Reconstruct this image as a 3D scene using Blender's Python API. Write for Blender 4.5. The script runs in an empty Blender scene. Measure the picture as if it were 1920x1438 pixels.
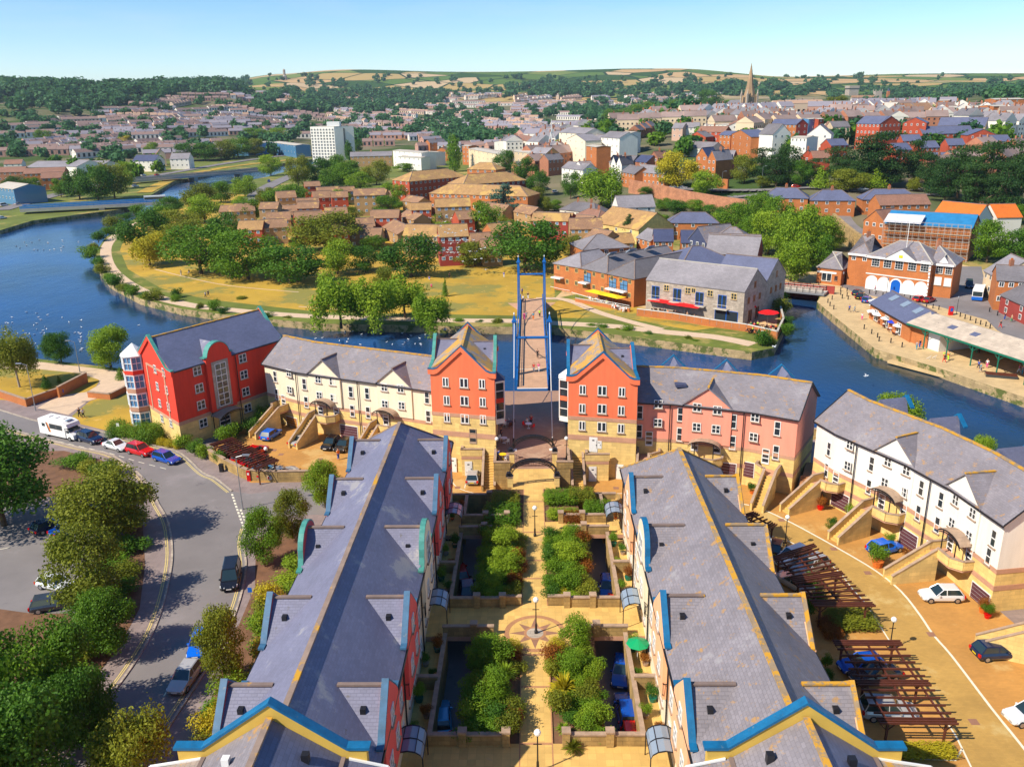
import bpy, bmesh, math, random
from mathutils import Vector, Matrix
from mathutils.geometry import tessellate_polygon
R=math.radians
rnd=random.Random(7)
C=bpy.context.scene.collection
# ------------------------------------------------ camera, world, sun, exposure
CAM_H=48.0; FPX=1598.6; CX,CY=960.0,719.0
def _n(v): return Vector(v).normalized()
AY=_n((993-CX,186-CY,FPX)); AZ=-_n((87,4800,FPX)); AX=AY.cross(AZ)*1.0
AX=Vector((abs(AX.x),AX.y*(1 if AX.x>0 else -1),AX.z*(1 if AX.x>0 else -1)))
cam=bpy.data.cameras.new('camera'); co=bpy.data.objects.new('camera',cam); C.objects.link(co)
cam.sensor_fit='HORIZONTAL'; cam.sensor_width=36; cam.lens=36*FPX/1920
cam.clip_start=1; cam.clip_end=30000
right=Vector((AX.x,AY.x,AZ.x)); up=-Vector((AX.y,AY.y,AZ.y)); fw=Vector((AX.z,AY.z,AZ.z))
M3=Matrix((right,up,-fw)).transposed()
co.matrix_world=Matrix.Translation((0,0,CAM_H))@M3.to_4x4()
bpy.context.scene.camera=co
SUN_AZ=Vector((-0.86,-0.51,0)).normalized(); SUN_EL=R(44)
w=bpy.data.worlds.new("World"); bpy.context.scene.world=w; w.use_nodes=True
nt=w.node_tree; bg=nt.nodes['Background']
sky=nt.nodes.new('ShaderNodeTexSky'); sky.sky_type='NISHITA'; sky.sun_disc=False
sky.sun_elevation=SUN_EL; sky.sun_rotation=math.atan2(SUN_AZ.x,SUN_AZ.y)
sky.altitude=50; sky.air_density=0.8; sky.dust_density=0.0; sky.ozone_density=3.0
hsn=nt.nodes.new('ShaderNodeHueSaturation'); hsn.inputs['Saturation'].default_value=1.25; nt.links.new(sky.outputs[0],hsn.inputs['Color'])
tcd=nt.nodes.new('ShaderNodeTexCoord'); mpg=nt.nodes.new('ShaderNodeMapping'); mpg.inputs['Scale'].default_value=(2,2,14); nt.links.new(tcd.outputs['Generated'],mpg.inputs[0])
cln=nt.nodes.new('ShaderNodeTexNoise'); cln.inputs['Scale'].default_value=2.2; cln.inputs['Detail'].default_value=8; cln.inputs['Roughness'].default_value=.62; nt.links.new(mpg.outputs[0],cln.inputs['Vector'])
clr=nt.nodes.new('ShaderNodeMapRange'); nt.links.new(cln.outputs['Fac'],clr.inputs[0]); clr.inputs[1].default_value=.5; clr.inputs[2].default_value=.85; clr.inputs[4].default_value=.22
clm=nt.nodes.new('ShaderNodeMix'); clm.data_type='RGBA'; nt.links.new(clr.outputs[0],clm.inputs[0]); nt.links.new(hsn.outputs[0],clm.inputs[6]); clm.inputs[7].default_value=(5.5,5.8,6.2,1)
nt.links.new(clm.outputs[2],bg.inputs[0]); bg.inputs[1].default_value=0.10
sl=bpy.data.lights.new('sun','SUN'); sl.energy=4.0; sl.angle=R(0.6); sl.color=(1,0.91,0.76)
so=bpy.data.objects.new('sun',sl); C.objects.link(so)
sd=Vector((SUN_AZ.x*math.cos(SUN_EL),SUN_AZ.y*math.cos(SUN_EL),math.sin(SUN_EL)))
so.rotation_euler=sd.to_track_quat('Z','Y').to_euler()
sc=bpy.context.scene
sc.view_settings.view_transform='Standard'; sc.view_settings.look='None'
sc.view_settings.exposure=0.74; sc.view_settings.gamma=1
sc.cycles.max_bounces=5; sc.cycles.diffuse_bounces=2; sc.cycles.glossy_bounces=2; sc.cycles.transmission_bounces=3
sc.cycles.transparent_max_bounces=6; sc.cycles.caustics_reflective=False; sc.cycles.caustics_refractive=False
sc.cycles.volume_bounces=0
# ------------------------------------------------ projection helpers (where things measured in the photo stand in the world)
def ray(px,py):
    v=Vector((px-CX,py-CY,FPX)); return Vector((v.dot(AX),v.dot(AY),v.dot(AZ)))
def at(px,py,z=0.0):
    r=ray(px,py); t=(z-CAM_H)/r.z; return Vector((r.x*t,r.y*t,z))
def proj(p):
    v=AX*p[0]+AY*p[1]+AZ*(p[2]-CAM_H); return CX+FPX*v.x/v.z, CY+FPX*v.y/v.z
def zat(p,py):
    lo,hi=-20.,min(500.,CAM_H+p[1]*1.4)
    for _ in range(40):
        m=(lo+hi)/2
        if proj((p[0],p[1],m))[1]>py: lo=m
        else: hi=m
    return m
# ------------------------------------------------ terrain heights
TC=[-700,0,200,400,530,640,850,1050,1150,1250,1500,1700,1900,2600]
TD=[240,300,350,420,500,600,750,900,1100,1400,1800,2300,2900,4000,5200,8000]
TZ=[[0,0,0,0,0,0,1,6,20,50,92,95,60,80,90,60],
[0,0,0,0,0,0,1,6,20,50,90,92,60,80,90,60],
[0,0,0,0,0,0,0,4,14,40,82,92,60,90,100,60],
[0,0,0,0,0,0,0,3,10,28,66,100,90,138,170,80],
[0,0,0,0,0,0,0,0,5,16,40,70,100,168,210,90],
[0,0,0,0,0,0,0,0,2,8,22,40,80,178,190,90],
[0,0,0,0,0,0,0,0,0,4,14,32,70,168,170,90],
[0,0,0,2,6,12,14,8,3,4,14,32,72,166,170,90],
[0,0,1,6,12,19,22,18,10,8,16,34,72,166,170,90],
[0,0,3,9,15,21,27,27,22,12,18,36,72,163,160,90],
[0,1,8,12,17,22,29,30,30,24,20,34,76,118,132,80],
[0,2,8,12,16,22,29,31,31,30,28,34,70,118,140,80],
[0,2,6,11,17,23,32,37,38,38,40,48,70,118,138,80],
[0,2,6,11,17,23,33,40,44,50,55,60,70,118,138,80]]
def _ix(t,x):
    if x<=t[0]: return 0,0.
    for i in range(len(t)-1):
        if x<t[i+1]:
            k=(x-t[i])/(t[i+1]-t[i]); return i,k*k*(3-2*k)
    return len(t)-2,1.
def height(x,y):
    if y<240: return 0.
    u=993+x/y*1685
    i,a=_ix(TC,u); j,b=_ix(TD,y)
    return (TZ[i][j]*(1-a)+TZ[i+1][j]*a)*(1-b)+(TZ[i][j+1]*(1-a)+TZ[i+1][j+1]*a)*b
def T(px,py,default=2000):
    r=ray(px,py); y=180.; prev=None
    while y<7500:
        x=r.x/r.y*y; z=CAM_H+r.z/r.y*y; h=height(x,y)
        if z<=h:
            lo,hi=prev or y,y
            for _ in range(12):
                m=(lo+hi)/2
                if CAM_H+r.z/r.y*m<=height(r.x/r.y*m,m): hi=m
                else: lo=m
            return Vector((r.x/r.y*hi,hi,height(r.x/r.y*hi,hi)))
        prev=y; y*=1.01
    return Vector((r.x/r.y*default,default,height(r.x/r.y*default,default)))
# ------------------------------------------------ materials
MATS={}
def lin(c):
    return tuple(((v/255)/12.92 if v/255<=.04045 else ((v/255+.055)/1.055)**2.4) for v in c)
def mat(name,col,rough=.8,var=None,brick=None,spots=None,bump=0,metal=0,spec=None,alpha=None,emit=None,trans=0,objvar=0,streak=None):
    """col linear rgb; var=(scale,amount); brick=(w,h,mortar,darken,offset); spots=(rgb,scale,threshold)"""
    if name in MATS: return MATS[name]
    m=bpy.data.materials.new(name); MATS[name]=m; m.use_nodes=True
    lum=.3*col[0]+.6*col[1]+.1*col[2]; col=tuple(max(.003,min(.9,lum+(c-lum)*1.14)) for c in col)
    n=m.node_tree.nodes; l=m.node_tree.links; b=n['Principled BSDF']
    b.inputs['Base Color'].default_value=(*col,1); b.inputs['Roughness'].default_value=rough
    b.inputs['Metallic'].default_value=metal
    if spec is not None: b.inputs['Specular IOR Level'].default_value=spec
    cur=None
    def val():
        nonlocal cur
        if cur is None:
            r=n.new('ShaderNodeRGB'); r.outputs[0].default_value=(*col,1); cur=r.outputs[0]
        return cur
    geo=n.new('ShaderNodeNewGeometry')
    hsrc=None
    if brick:
        uv=n.new('ShaderNodeUVMap'); uv.uv_map='uv'
        br=n.new('ShaderNodeTexBrick'); l.new(uv.outputs[0],br.inputs['Vector'])
        br.inputs['Scale'].default_value=1; br.inputs['Brick Width'].default_value=brick[0]; br.inputs['Row Height'].default_value=brick[1]
        br.inputs['Mortar Size'].default_value=brick[2]; br.inputs['Mortar Smooth'].default_value=.2
        br.offset=brick[4] if len(brick)>4 else .5
        br.inputs['Bias'].default_value=0
        k=brick[3]
        br.inputs['Color1'].default_value=(*[c*(1+k*.5) for c in col],1)
        br.inputs['Color2'].default_value=(*[c*(1-k*.5) for c in col],1)
        br.inputs['Mortar'].default_value=(*[c*(1-k) for c in col],1)
        cur=br.outputs['Color']; hsrc=br.outputs['Fac']
    if var:
        no=n.new('ShaderNodeTexNoise'); l.new(geo.outputs['Position'],no.inputs['Vector']); no.inputs['Scale'].default_value=var[0]; no.inputs['Detail'].default_value=6; no.inputs['Roughness'].default_value=.65
        mr=n.new('ShaderNodeMapRange'); l.new(no.outputs['Fac'],mr.inputs[0]); mr.inputs[1].default_value=.3; mr.inputs[2].default_value=.7; mr.inputs[3].default_value=1-var[1]; mr.inputs[4].default_value=1+var[1]
        hs=n.new('ShaderNodeVectorMath'); hs.operation='SCALE'; l.new(val(),hs.inputs[0]); l.new(mr.outputs[0],hs.inputs['Scale']); cur=hs.outputs[0]
        if hsrc is None: hsrc=no.outputs['Fac']
    if objvar:
        oi=n.new('ShaderNodeObjectInfo'); mr=n.new('ShaderNodeMapRange'); l.new(oi.outputs['Random'],mr.inputs[0]); mr.inputs[3].default_value=1-objvar; mr.inputs[4].default_value=1+objvar
        hs=n.new('ShaderNodeVectorMath'); hs.operation='SCALE'; l.new(val(),hs.inputs[0]); l.new(mr.outputs[0],hs.inputs['Scale']); cur=hs.outputs[0]
    for sp in (spots or []):
        no=n.new('ShaderNodeTexNoise'); l.new(geo.outputs['Position'],no.inputs['Vector']); no.inputs['Scale'].default_value=sp[1]; no.inputs['Detail'].default_value=8; no.inputs['Roughness'].default_value=.7
        mr=n.new('ShaderNodeMapRange'); l.new(no.outputs['Fac'],mr.inputs[0]); mr.inputs[1].default_value=sp[2]; mr.inputs[2].default_value=sp[2]+.06
        mx=n.new('ShaderNodeMix'); mx.data_type='RGBA'; l.new(mr.outputs[0],mx.inputs[0]); l.new(val(),mx.inputs[6]); mx.inputs[7].default_value=(*sp[0],1); cur=mx.outputs[2]
    if streak:
        uv=n.new('ShaderNodeUVMap'); uv.uv_map='uv'; mp=n.new('ShaderNodeMapping'); mp.inputs['Scale'].default_value=(streak[0],streak[0]*.12,1); l.new(uv.outputs[0],mp.inputs[0])
        no=n.new('ShaderNodeTexNoise'); l.new(mp.outputs[0],no.inputs['Vector']); no.inputs['Scale'].default_value=1; no.inputs['Detail'].default_value=4
        mr=n.new('ShaderNodeMapRange'); l.new(no.outputs['Fac'],mr.inputs[0]); mr.inputs[1].default_value=.35; mr.inputs[2].default_value=.7; mr.inputs[3].default_value=1; mr.inputs[4].default_value=1-streak[1]
        hs=n.new('ShaderNodeVectorMath'); hs.operation='SCALE'; l.new(val(),hs.inputs[0]); l.new(mr.outputs[0],hs.inputs['Scale']); cur=hs.outputs[0]
    if cur is not None: l.new(cur,b.inputs['Base Color'])
    if bump and hsrc is not None:
        bp=n.new('ShaderNodeBump'); bp.inputs['Strength'].default_value=bump; bp.inputs['Distance'].default_value=.05; l.new(hsrc,bp.inputs['Height']); 
        if brick: bp.invert=True
        l.new(bp.outputs[0],b.inputs['Normal'])
    if alpha is not None: b.inputs['Alpha'].default_value=alpha
    if emit: b.inputs['Emission Color'].default_value=(*emit,1); b.inputs['Emission Strength'].default_value=1
    return m
LICH=(.50,.24,.03)
def mk():
    mat('slate',(.175,.175,.245),.6,(.25,.14),(.4,.22,.015,.17),[((.30,.29,.31),.25,.58),((.12,.11,.12),.9,.63)],bump=.5)
    mat('slate_lichen',(.22,.20,.215),.65,(.3,.16),(.42,.24,.015,.2),[((.29,.27,.28),.3,.6),((.38,.22,.09),1.1,.58),(LICH,2.6,.64),((.09,.08,.09),3.1,.66)],bump=.5)
    mat('slate_gold',(.30,.25,.22),.6,(.3,.16),(.55,.32,.02,.2),[((.55,.30,.05),.5,.46)],bump=.4)
    mat('slate_dark',(.06,.07,.13),.5,(.25,.12),(.5,.3,.02,.2),bump=.3)
    mat('slate_blue',(.12,.13,.20),.5,(.25,.12),(.5,.3,.02,.2),bump=.3)
    mat('ridge_lichen',(.30,.22,.14),.8,(1,.2),None,[((.60,.30,.02),1.3,.46)])
    mat('ridge_tile',(.20,.15,.13),.8,(1,.2),None,[((.50,.26,.03),1.0,.62)]); mat('ridge_brown',(.27,.20,.16),.8,(1,.25),None,[((.58,.30,.02),.45,.55)])
    mat('render_orange',(.80,.205,.11),.85,(.15,.06),None,streak=(2,.12))
    mat('render_red',(.68,.075,.05),.85,(.15,.06),None,streak=(2,.12))
    mat('render_pink',(.84,.34,.25),.85,(.15,.05),None,streak=(2,.1))
    mat('render_rose',(.72,.13,.12),.85,(.15,.05),None,streak=(2,.1))
    mat('render_peach',(.85,.50,.30),.85,(.15,.05),None,streak=(2,.1))
    mat('render_cream',(.82,.72,.55),.85,(.15,.05),None,streak=(2,.1))
    mat('render_white',(.84,.80,.72),.85,(.15,.05),None,streak=(2,.1))
    mat('render_yellow',(.62,.42,.12),.85,(.4,.12))
    mat('stone_yellow',(.76,.56,.25),.9,(.8,.12),(1.2,.42,.015,.2),bump=.4,streak=(1.5,.14))
    mat('stone_band',(.50,.29,.20),.9,(.8,.1),(.9,.3,.015,.15))
    mat('stone_grey',(.40,.34,.28),.9,(.8,.2),(.8,.4,.02,.3),bump=.4)
    mat('stone_wall',(.42,.29,.13),.9,(.8,.25),(.9,.35,.02,.3),bump=.5,streak=(1,.35))
    mat('coping_stone',(.36,.26,.19),.9,(1.5,.25))
    mat('coping_blue',(.012,.12,.25),.55,(1.5,.25),None,[((.10,.17,.22),2.2,.62)])
    mat('coping_steel',(.05,.125,.215),.55,(1.5,.25),None,[((.14,.18,.22),2.2,.6)])
    mat('coping_green',(.08,.26,.22),.55,(1.5,.25),None,[((.20,.28,.25),2.2,.62)])
    mat('white_paint',(.80,.79,.76),.5)
    mat('glass_dark',(.025,.035,.045),.08,spec=.8)
    mat('glass_sky',(.10,.22,.38),.08,spec=.8)
    mat('glass_roof',(.25,.30,.36),.1,spec=.8)
    mat('black_metal',(.012,.012,.015),.45)
    mat('grey_metal',(.35,.36,.38),.4,metal=.5)
    mat('bridge_blue',(.012,.115,.36),.45,(.6,.12))
    mat('deck',(.50,.31,.20),.9,(1.0,.14),(3.0,2.4,.02,.12,0))
    mat('tarmac',(.20,.182,.178),.9,(.12,.16),None,[((.25,.22,.22),.06,.56),((.14,.125,.13),.22,.62),((.27,.24,.22),1.7,.7)])
    mat('pavement',(.25,.20,.19),.9,(.5,.15),(.6,.6,.02,.15,0))
    mat('yard_paving',(.46,.245,.085),.9,(.22,.16),(.4,.2,.01,.12),[((.54,.33,.11),.12,.56),((.30,.18,.09),.5,.66)])
    mat('yard_road',(.43,.27,.095),.9,(.2,.16),(.4,.2,.01,.12),[((.52,.36,.13),.10,.56),((.30,.20,.10),.6,.67)])
    mat('path_slabs',(.62,.41,.16),.85,(.5,.14),(.62,.62,.012,.2,0),[((.55,.36,.16),.35,.62)])
    mat('path_brick',(.42,.22,.12),.85,(.6,.14),(.22,.1,.01,.2))
    mat('plaza_brick',(.34,.21,.15),.85,(.25,.14),(.22,.1,.01,.2),[((.42,.27,.18),.15,.55)])
    mat('brown_tile',(.28,.15,.10),.85,(.6,.14))
    mat('road_line',(.72,.68,.55),.8,(2,.1))
    mat('road_yellow',(.62,.50,.22),.8,(2,.1))
    mat('grass_dry',(.43,.28,.06),1,(.05,.25),None,[((.24,.21,.04),.06,.51),((.58,.36,.08),.35,.6),((.16,.17,.03),.25,.64)])
    mat('grass_green',(.13,.155,.03),1,(.1,.3),None,[((.34,.25,.07),.05,.55)])
    mat('soil',(.16,.085,.05),1,(.8,.3))
    mat('gravel_path',(.60,.45,.32),.95,(.8,.1))
    mat('quay_stone',(.56,.41,.23),.9,(.3,.14),(.9,.6,.015,.15))
    mat('quay_wall',(.42,.29,.14),.9,(.5,.3),(1.1,.45,.03,.35),bump=.6)
    mat('bank_stone',(.40,.30,.17),.95,(.8,.3),(1.2,.5,.03,.3),[((.10,.12,.025),.35,.5)])
    mat('brick_orange',(.45,.17,.07),.9,(.5,.14),(.22,.075,.01,.18))
    mat('brick_red',(.42,.09,.05),.9,(.3,.16),(.22,.075,.01,.18))
    mat('brick_dark',(.30,.055,.045),.9,(.3,.16),(.22,.075,.01,.18))
    mat('brick_tan',(.42,.27,.14),.9,(.3,.12),(.22,.075,.01,.15))
    mat('brick_mix',(.38,.17,.105),.9,(.3,.16),(.22,.075,.01,.18),objvar=.25)
    mat('tile_tan',(.29,.17,.105),.85,(.4,.16),(.35,.3,.02,.25),[((.48,.29,.10),.3,.56)])
    mat('tile_gold',(.38,.23,.11),.85,(.4,.16),(.35,.3,.02,.25),[((.50,.31,.09),.16,.52)])
    mat('tile_brown',(.26,.14,.10),.85,(.4,.14),(.35,.3,.02,.25))
    mat('tile_mix',(.25,.185,.165),.85,(.1,.2),objvar=.35)
    mat('slate_mix',(.20,.185,.195),.7,(.1,.2),(.6,.4,.02,.2),objvar=.35)
    mat('wall_white_mix',(.72,.68,.60),.85,(.1,.1),objvar=.14)
    mat('wall_cream_mix',(.66,.52,.36),.85,(.1,.1),objvar=.14)
    mat('wall_pink_mix',(.50,.34,.26),.85,(.1,.1),objvar=.2)
    mat('concrete',(.48,.44,.38),.9,(.3,.1))
    mat('wood_brown',(.10,.03,.018),.6,(2,.25))
    mat('wood_door',(.34,.14,.03),.6,(2,.25))
    mat('garage_purple',(.10,.04,.05),.6,(2,.1))
    mat('lamp_globe',(.86,.86,.82),.3)
    mat('red_paint',(.55,.012,.015),.35)
    mat('blue_paint',(.01,.11,.45),.4)
    mat('green_paint',(.01,.14,.09),.45)
    mat('green_plastic',(.01,.30,.12),.4)
    mat('canvas_red',(.75,.015,.03),.7)
    mat('canvas_yellow',(.90,.55,.02),.7)
    mat('canvas_white',(.85,.84,.82),.7)
    mat('canvas_blue',(.02,.05,.50),.7)
    mat('terracotta',(.58,.16,.045),.8,(.4,.1),(.3,.3,.02,.2))
    mat('spire_stone',(.34,.23,.14),.9,(.1,.2)); mat('rail_blue',(.04,.22,.52),.5); mat('tarpaulin',(.04,.19,.38),.5,(.6,.15))
    mat('tarpaulin_grey',(.60,.60,.62),.5,(.6,.15))
    mat('scaffold_pole',(.45,.40,.36),.5,metal=.4)
    mat('scaffold_board',(.60,.42,.22),.9)
    mat('bark',(.12,.08,.05),.95,(3,.3))
    mat('bark_pale',(.35,.30,.24),.95,(3,.3))
    mat('black_rubber',(.02,.02,.02),.8)
    mat('alloy',(.5,.5,.52),.35,metal=.8)
    mat('skin',(.55,.30,.20),.6)
    mat('hair_dark',(.04,.025,.015),.7)
    mat('gull_white',(.85,.85,.85),.7)
    mat('gull_grey',(.40,.42,.45),.7)
mk()
def leafmat(name,c1,c2,trans=.38):
    m=bpy.data.materials.new(name); MATS[name]=m; m.use_nodes=True
    n=m.node_tree.nodes; l=m.node_tree.links; b=n['Principled BSDF']; b.inputs['Roughness'].default_value=.6; b.inputs['Specular IOR Level'].default_value=.25
    geo=n.new('ShaderNodeNewGeometry'); no=n.new('ShaderNodeTexNoise'); no.inputs['Scale'].default_value=.35; no.inputs['Detail'].default_value=5; l.new(geo.outputs['Position'],no.inputs['Vector'])
    oi=n.new('ShaderNodeObjectInfo'); ad=n.new('ShaderNodeMath'); ad.operation='MULTIPLY_ADD'; l.new(oi.outputs['Random'],ad.inputs[0]); ad.inputs[1].default_value=.4; l.new(no.outputs['Fac'],ad.inputs[2])
    ri=n.new('ShaderNodeMath'); ri.operation='MULTIPLY_ADD'; l.new(geo.outputs['Random Per Island'],ri.inputs[0]); ri.inputs[1].default_value=.35; l.new(ad.outputs[0],ri.inputs[2])
    mr=n.new('ShaderNodeMapRange'); l.new(ri.outputs[0],mr.inputs[0]); mr.inputs[1].default_value=.5; mr.inputs[2].default_value=1.25
    mx=n.new('ShaderNodeMix'); mx.data_type='RGBA'; l.new(mr.outputs[0],mx.inputs[0]); mx.inputs[6].default_value=(*c1,1); mx.inputs[7].default_value=(*c2,1)
    l.new(mx.outputs[2],b.inputs['Base Color'])
    tr=n.new('ShaderNodeBsdfTranslucent'); l.new(mx.outputs[2],tr.inputs[0]); ms=n.new('ShaderNodeMixShader'); ms.inputs[0].default_value=trans
    l.new(b.outputs[0],ms.inputs[1]); l.new(tr.outputs[0],ms.inputs[2]); l.new(ms.outputs[0],n['Material Output'].inputs[0]); return m
leafmat('leaf_deep',(.04,.125,.012),(.11,.24,.018))
leafmat('leaf_mid',(.075,.18,.010),(.20,.34,.018))
leafmat('leaf_bright',(.14,.26,.012),(.32,.44,.025))
leafmat('leaf_olive',(.12,.16,.012),(.30,.32,.025))
leafmat('leaf_pine',(.018,.065,.014),(.065,.14,.025))
leafmat('leaf_cedar',(.05,.13,.09),(.11,.22,.15))
leafmat('leaf_gold',(.38,.34,.015),(.62,.52,.03))
leafmat('leaf_rust',(.20,.06,.01),(.42,.16,.02))
leafmat('leaf_far',(.022,.095,.045),(.08,.20,.06))
# water
m=bpy.data.materials.new('water'); MATS['water']=m; m.use_nodes=True
n=m.node_tree.nodes; l=m.node_tree.links; b=n['Principled BSDF']
b.inputs['Base Color'].default_value=(.008,.055,.16,1); b.inputs['Roughness'].default_value=.08; b.inputs['IOR'].default_value=1.33
geo=n.new('ShaderNodeNewGeometry'); mp=n.new('ShaderNodeMapping'); mp.inputs['Scale'].default_value=(1,.6,1); l.new(geo.outputs['Position'],mp.inputs[0])
no=n.new('ShaderNodeTexNoise'); no.inputs['Scale'].default_value=1.3; no.inputs['Detail'].default_value=5; l.new(mp.outputs[0],no.inputs['Vector'])
n3=n.new('ShaderNodeTexNoise'); n3.inputs['Scale'].default_value=.22; n3.inputs['Detail'].default_value=3; l.new(mp.outputs[0],n3.inputs['Vector']); b3=n.new('ShaderNodeBump'); b3.inputs['Strength'].default_value=.15; b3.inputs['Distance'].default_value=.5; l.new(n3.outputs['Fac'],b3.inputs['Height'])
bp=n.new('ShaderNodeBump'); bp.inputs['Strength'].default_value=.4; bp.inputs['Distance'].default_value=.12; l.new(no.outputs['Fac'],bp.inputs['Height']); l.new(b3.outputs[0],bp.inputs['Normal']); l.new(bp.outputs[0],b.inputs['Normal'])
n2=n.new('ShaderNodeTexNoise'); n2.inputs['Scale'].default_value=.02; n2.inputs['Detail'].default_value=4; l.new(geo.outputs['Position'],n2.inputs['Vector'])
cr=n.new('ShaderNodeValToRGB'); l.new(n2.outputs['Fac'],cr.inputs[0]); cr.color_ramp.elements[0].position=.35; cr.color_ramp.elements[0].color=(.004,.055,.20,1); cr.color_ramp.elements[1].position=.68; cr.color_ramp.elements[1].color=(.02,.03,.022,1)
l.new(cr.outputs[0],b.inputs['Base Color'])
# terrain
m=bpy.data.materials.new('terrain'); MATS['terrain']=m; m.use_nodes=True
n=m.node_tree.nodes; l=m.node_tree.links; b=n['Principled BSDF']; b.inputs['Roughness'].default_value=1; b.inputs['Specular IOR Level'].default_value=0
geo=n.new('ShaderNodeNewGeometry')
vo=n.new('ShaderNodeTexVoronoi'); vo.inputs['Scale'].default_value=.0055; l.new(geo.outputs['Position'],vo.inputs['Vector'])
cr=n.new('ShaderNodeValToRGB'); sp=n.new('ShaderNodeSeparateColor'); l.new(vo.outputs['Color'],sp.inputs[0]); l.new(sp.outputs[0],cr.inputs[0]); cr.color_ramp.interpolation='CONSTANT'
e=cr.color_ramp.elements; e[0].color=(.10,.17,.04,1); e[1].position=.25; e[1].color=(.50,.33,.16,1)
for p_,c_ in ((.45,(.04,.09,.025,1)),(.58,(.42,.30,.12,1)),(.72,(.17,.22,.06,1)),(.85,(.52,.38,.22,1))):
    x=e.new(p_); x.color=c_
ve=n.new('ShaderNodeTexVoronoi'); ve.feature='DISTANCE_TO_EDGE'; ve.inputs['Scale'].default_value=.0055; l.new(geo.outputs['Position'],ve.inputs['Vector'])
mr=n.new('ShaderNodeMapRange'); l.new(ve.outputs['Distance'],mr.inputs[0]); mr.inputs[1].default_value=.02; mr.inputs[2].default_value=.035
mx=n.new('ShaderNodeMix'); mx.data_type='RGBA'; l.new(mr.outputs[0],mx.inputs[0]); mx.inputs[6].default_value=(.02,.05,.02,1); l.new(cr.outputs[0],mx.inputs[7])
no=n.new('ShaderNodeTexNoise'); no.inputs['Scale'].default_value=.02; no.inputs['Detail'].default_value=8; l.new(geo.outputs['Position'],no.inputs['Vector'])
c2=n.new('ShaderNodeValToRGB'); l.new(no.outputs['Fac'],c2.inputs[0]); c2.color_ramp.elements[0].position=.4; c2.color_ramp.elements[0].color=(.06,.10,.03,1); c2.color_ramp.elements[1].position=.62; c2.color_ramp.elements[1].color=(.20,.17,.11,1)
sx=n.new('ShaderNodeSeparateXYZ'); l.new(geo.outputs['Position'],sx.inputs[0]); m2=n.new('ShaderNodeMapRange'); l.new(sx.outputs[1],m2.inputs[0]); m2.inputs[1].default_value=2300; m2.inputs[2].default_value=2500
mf=n.new('ShaderNodeMix'); mf.data_type='RGBA'; l.new(m2.outputs[0],mf.inputs[0]); l.new(c2.outputs[0],mf.inputs[6]); l.new(mx.outputs[2],mf.inputs[7]); l.new(mf.outputs[2],b.inputs['Base Color'])
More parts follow.
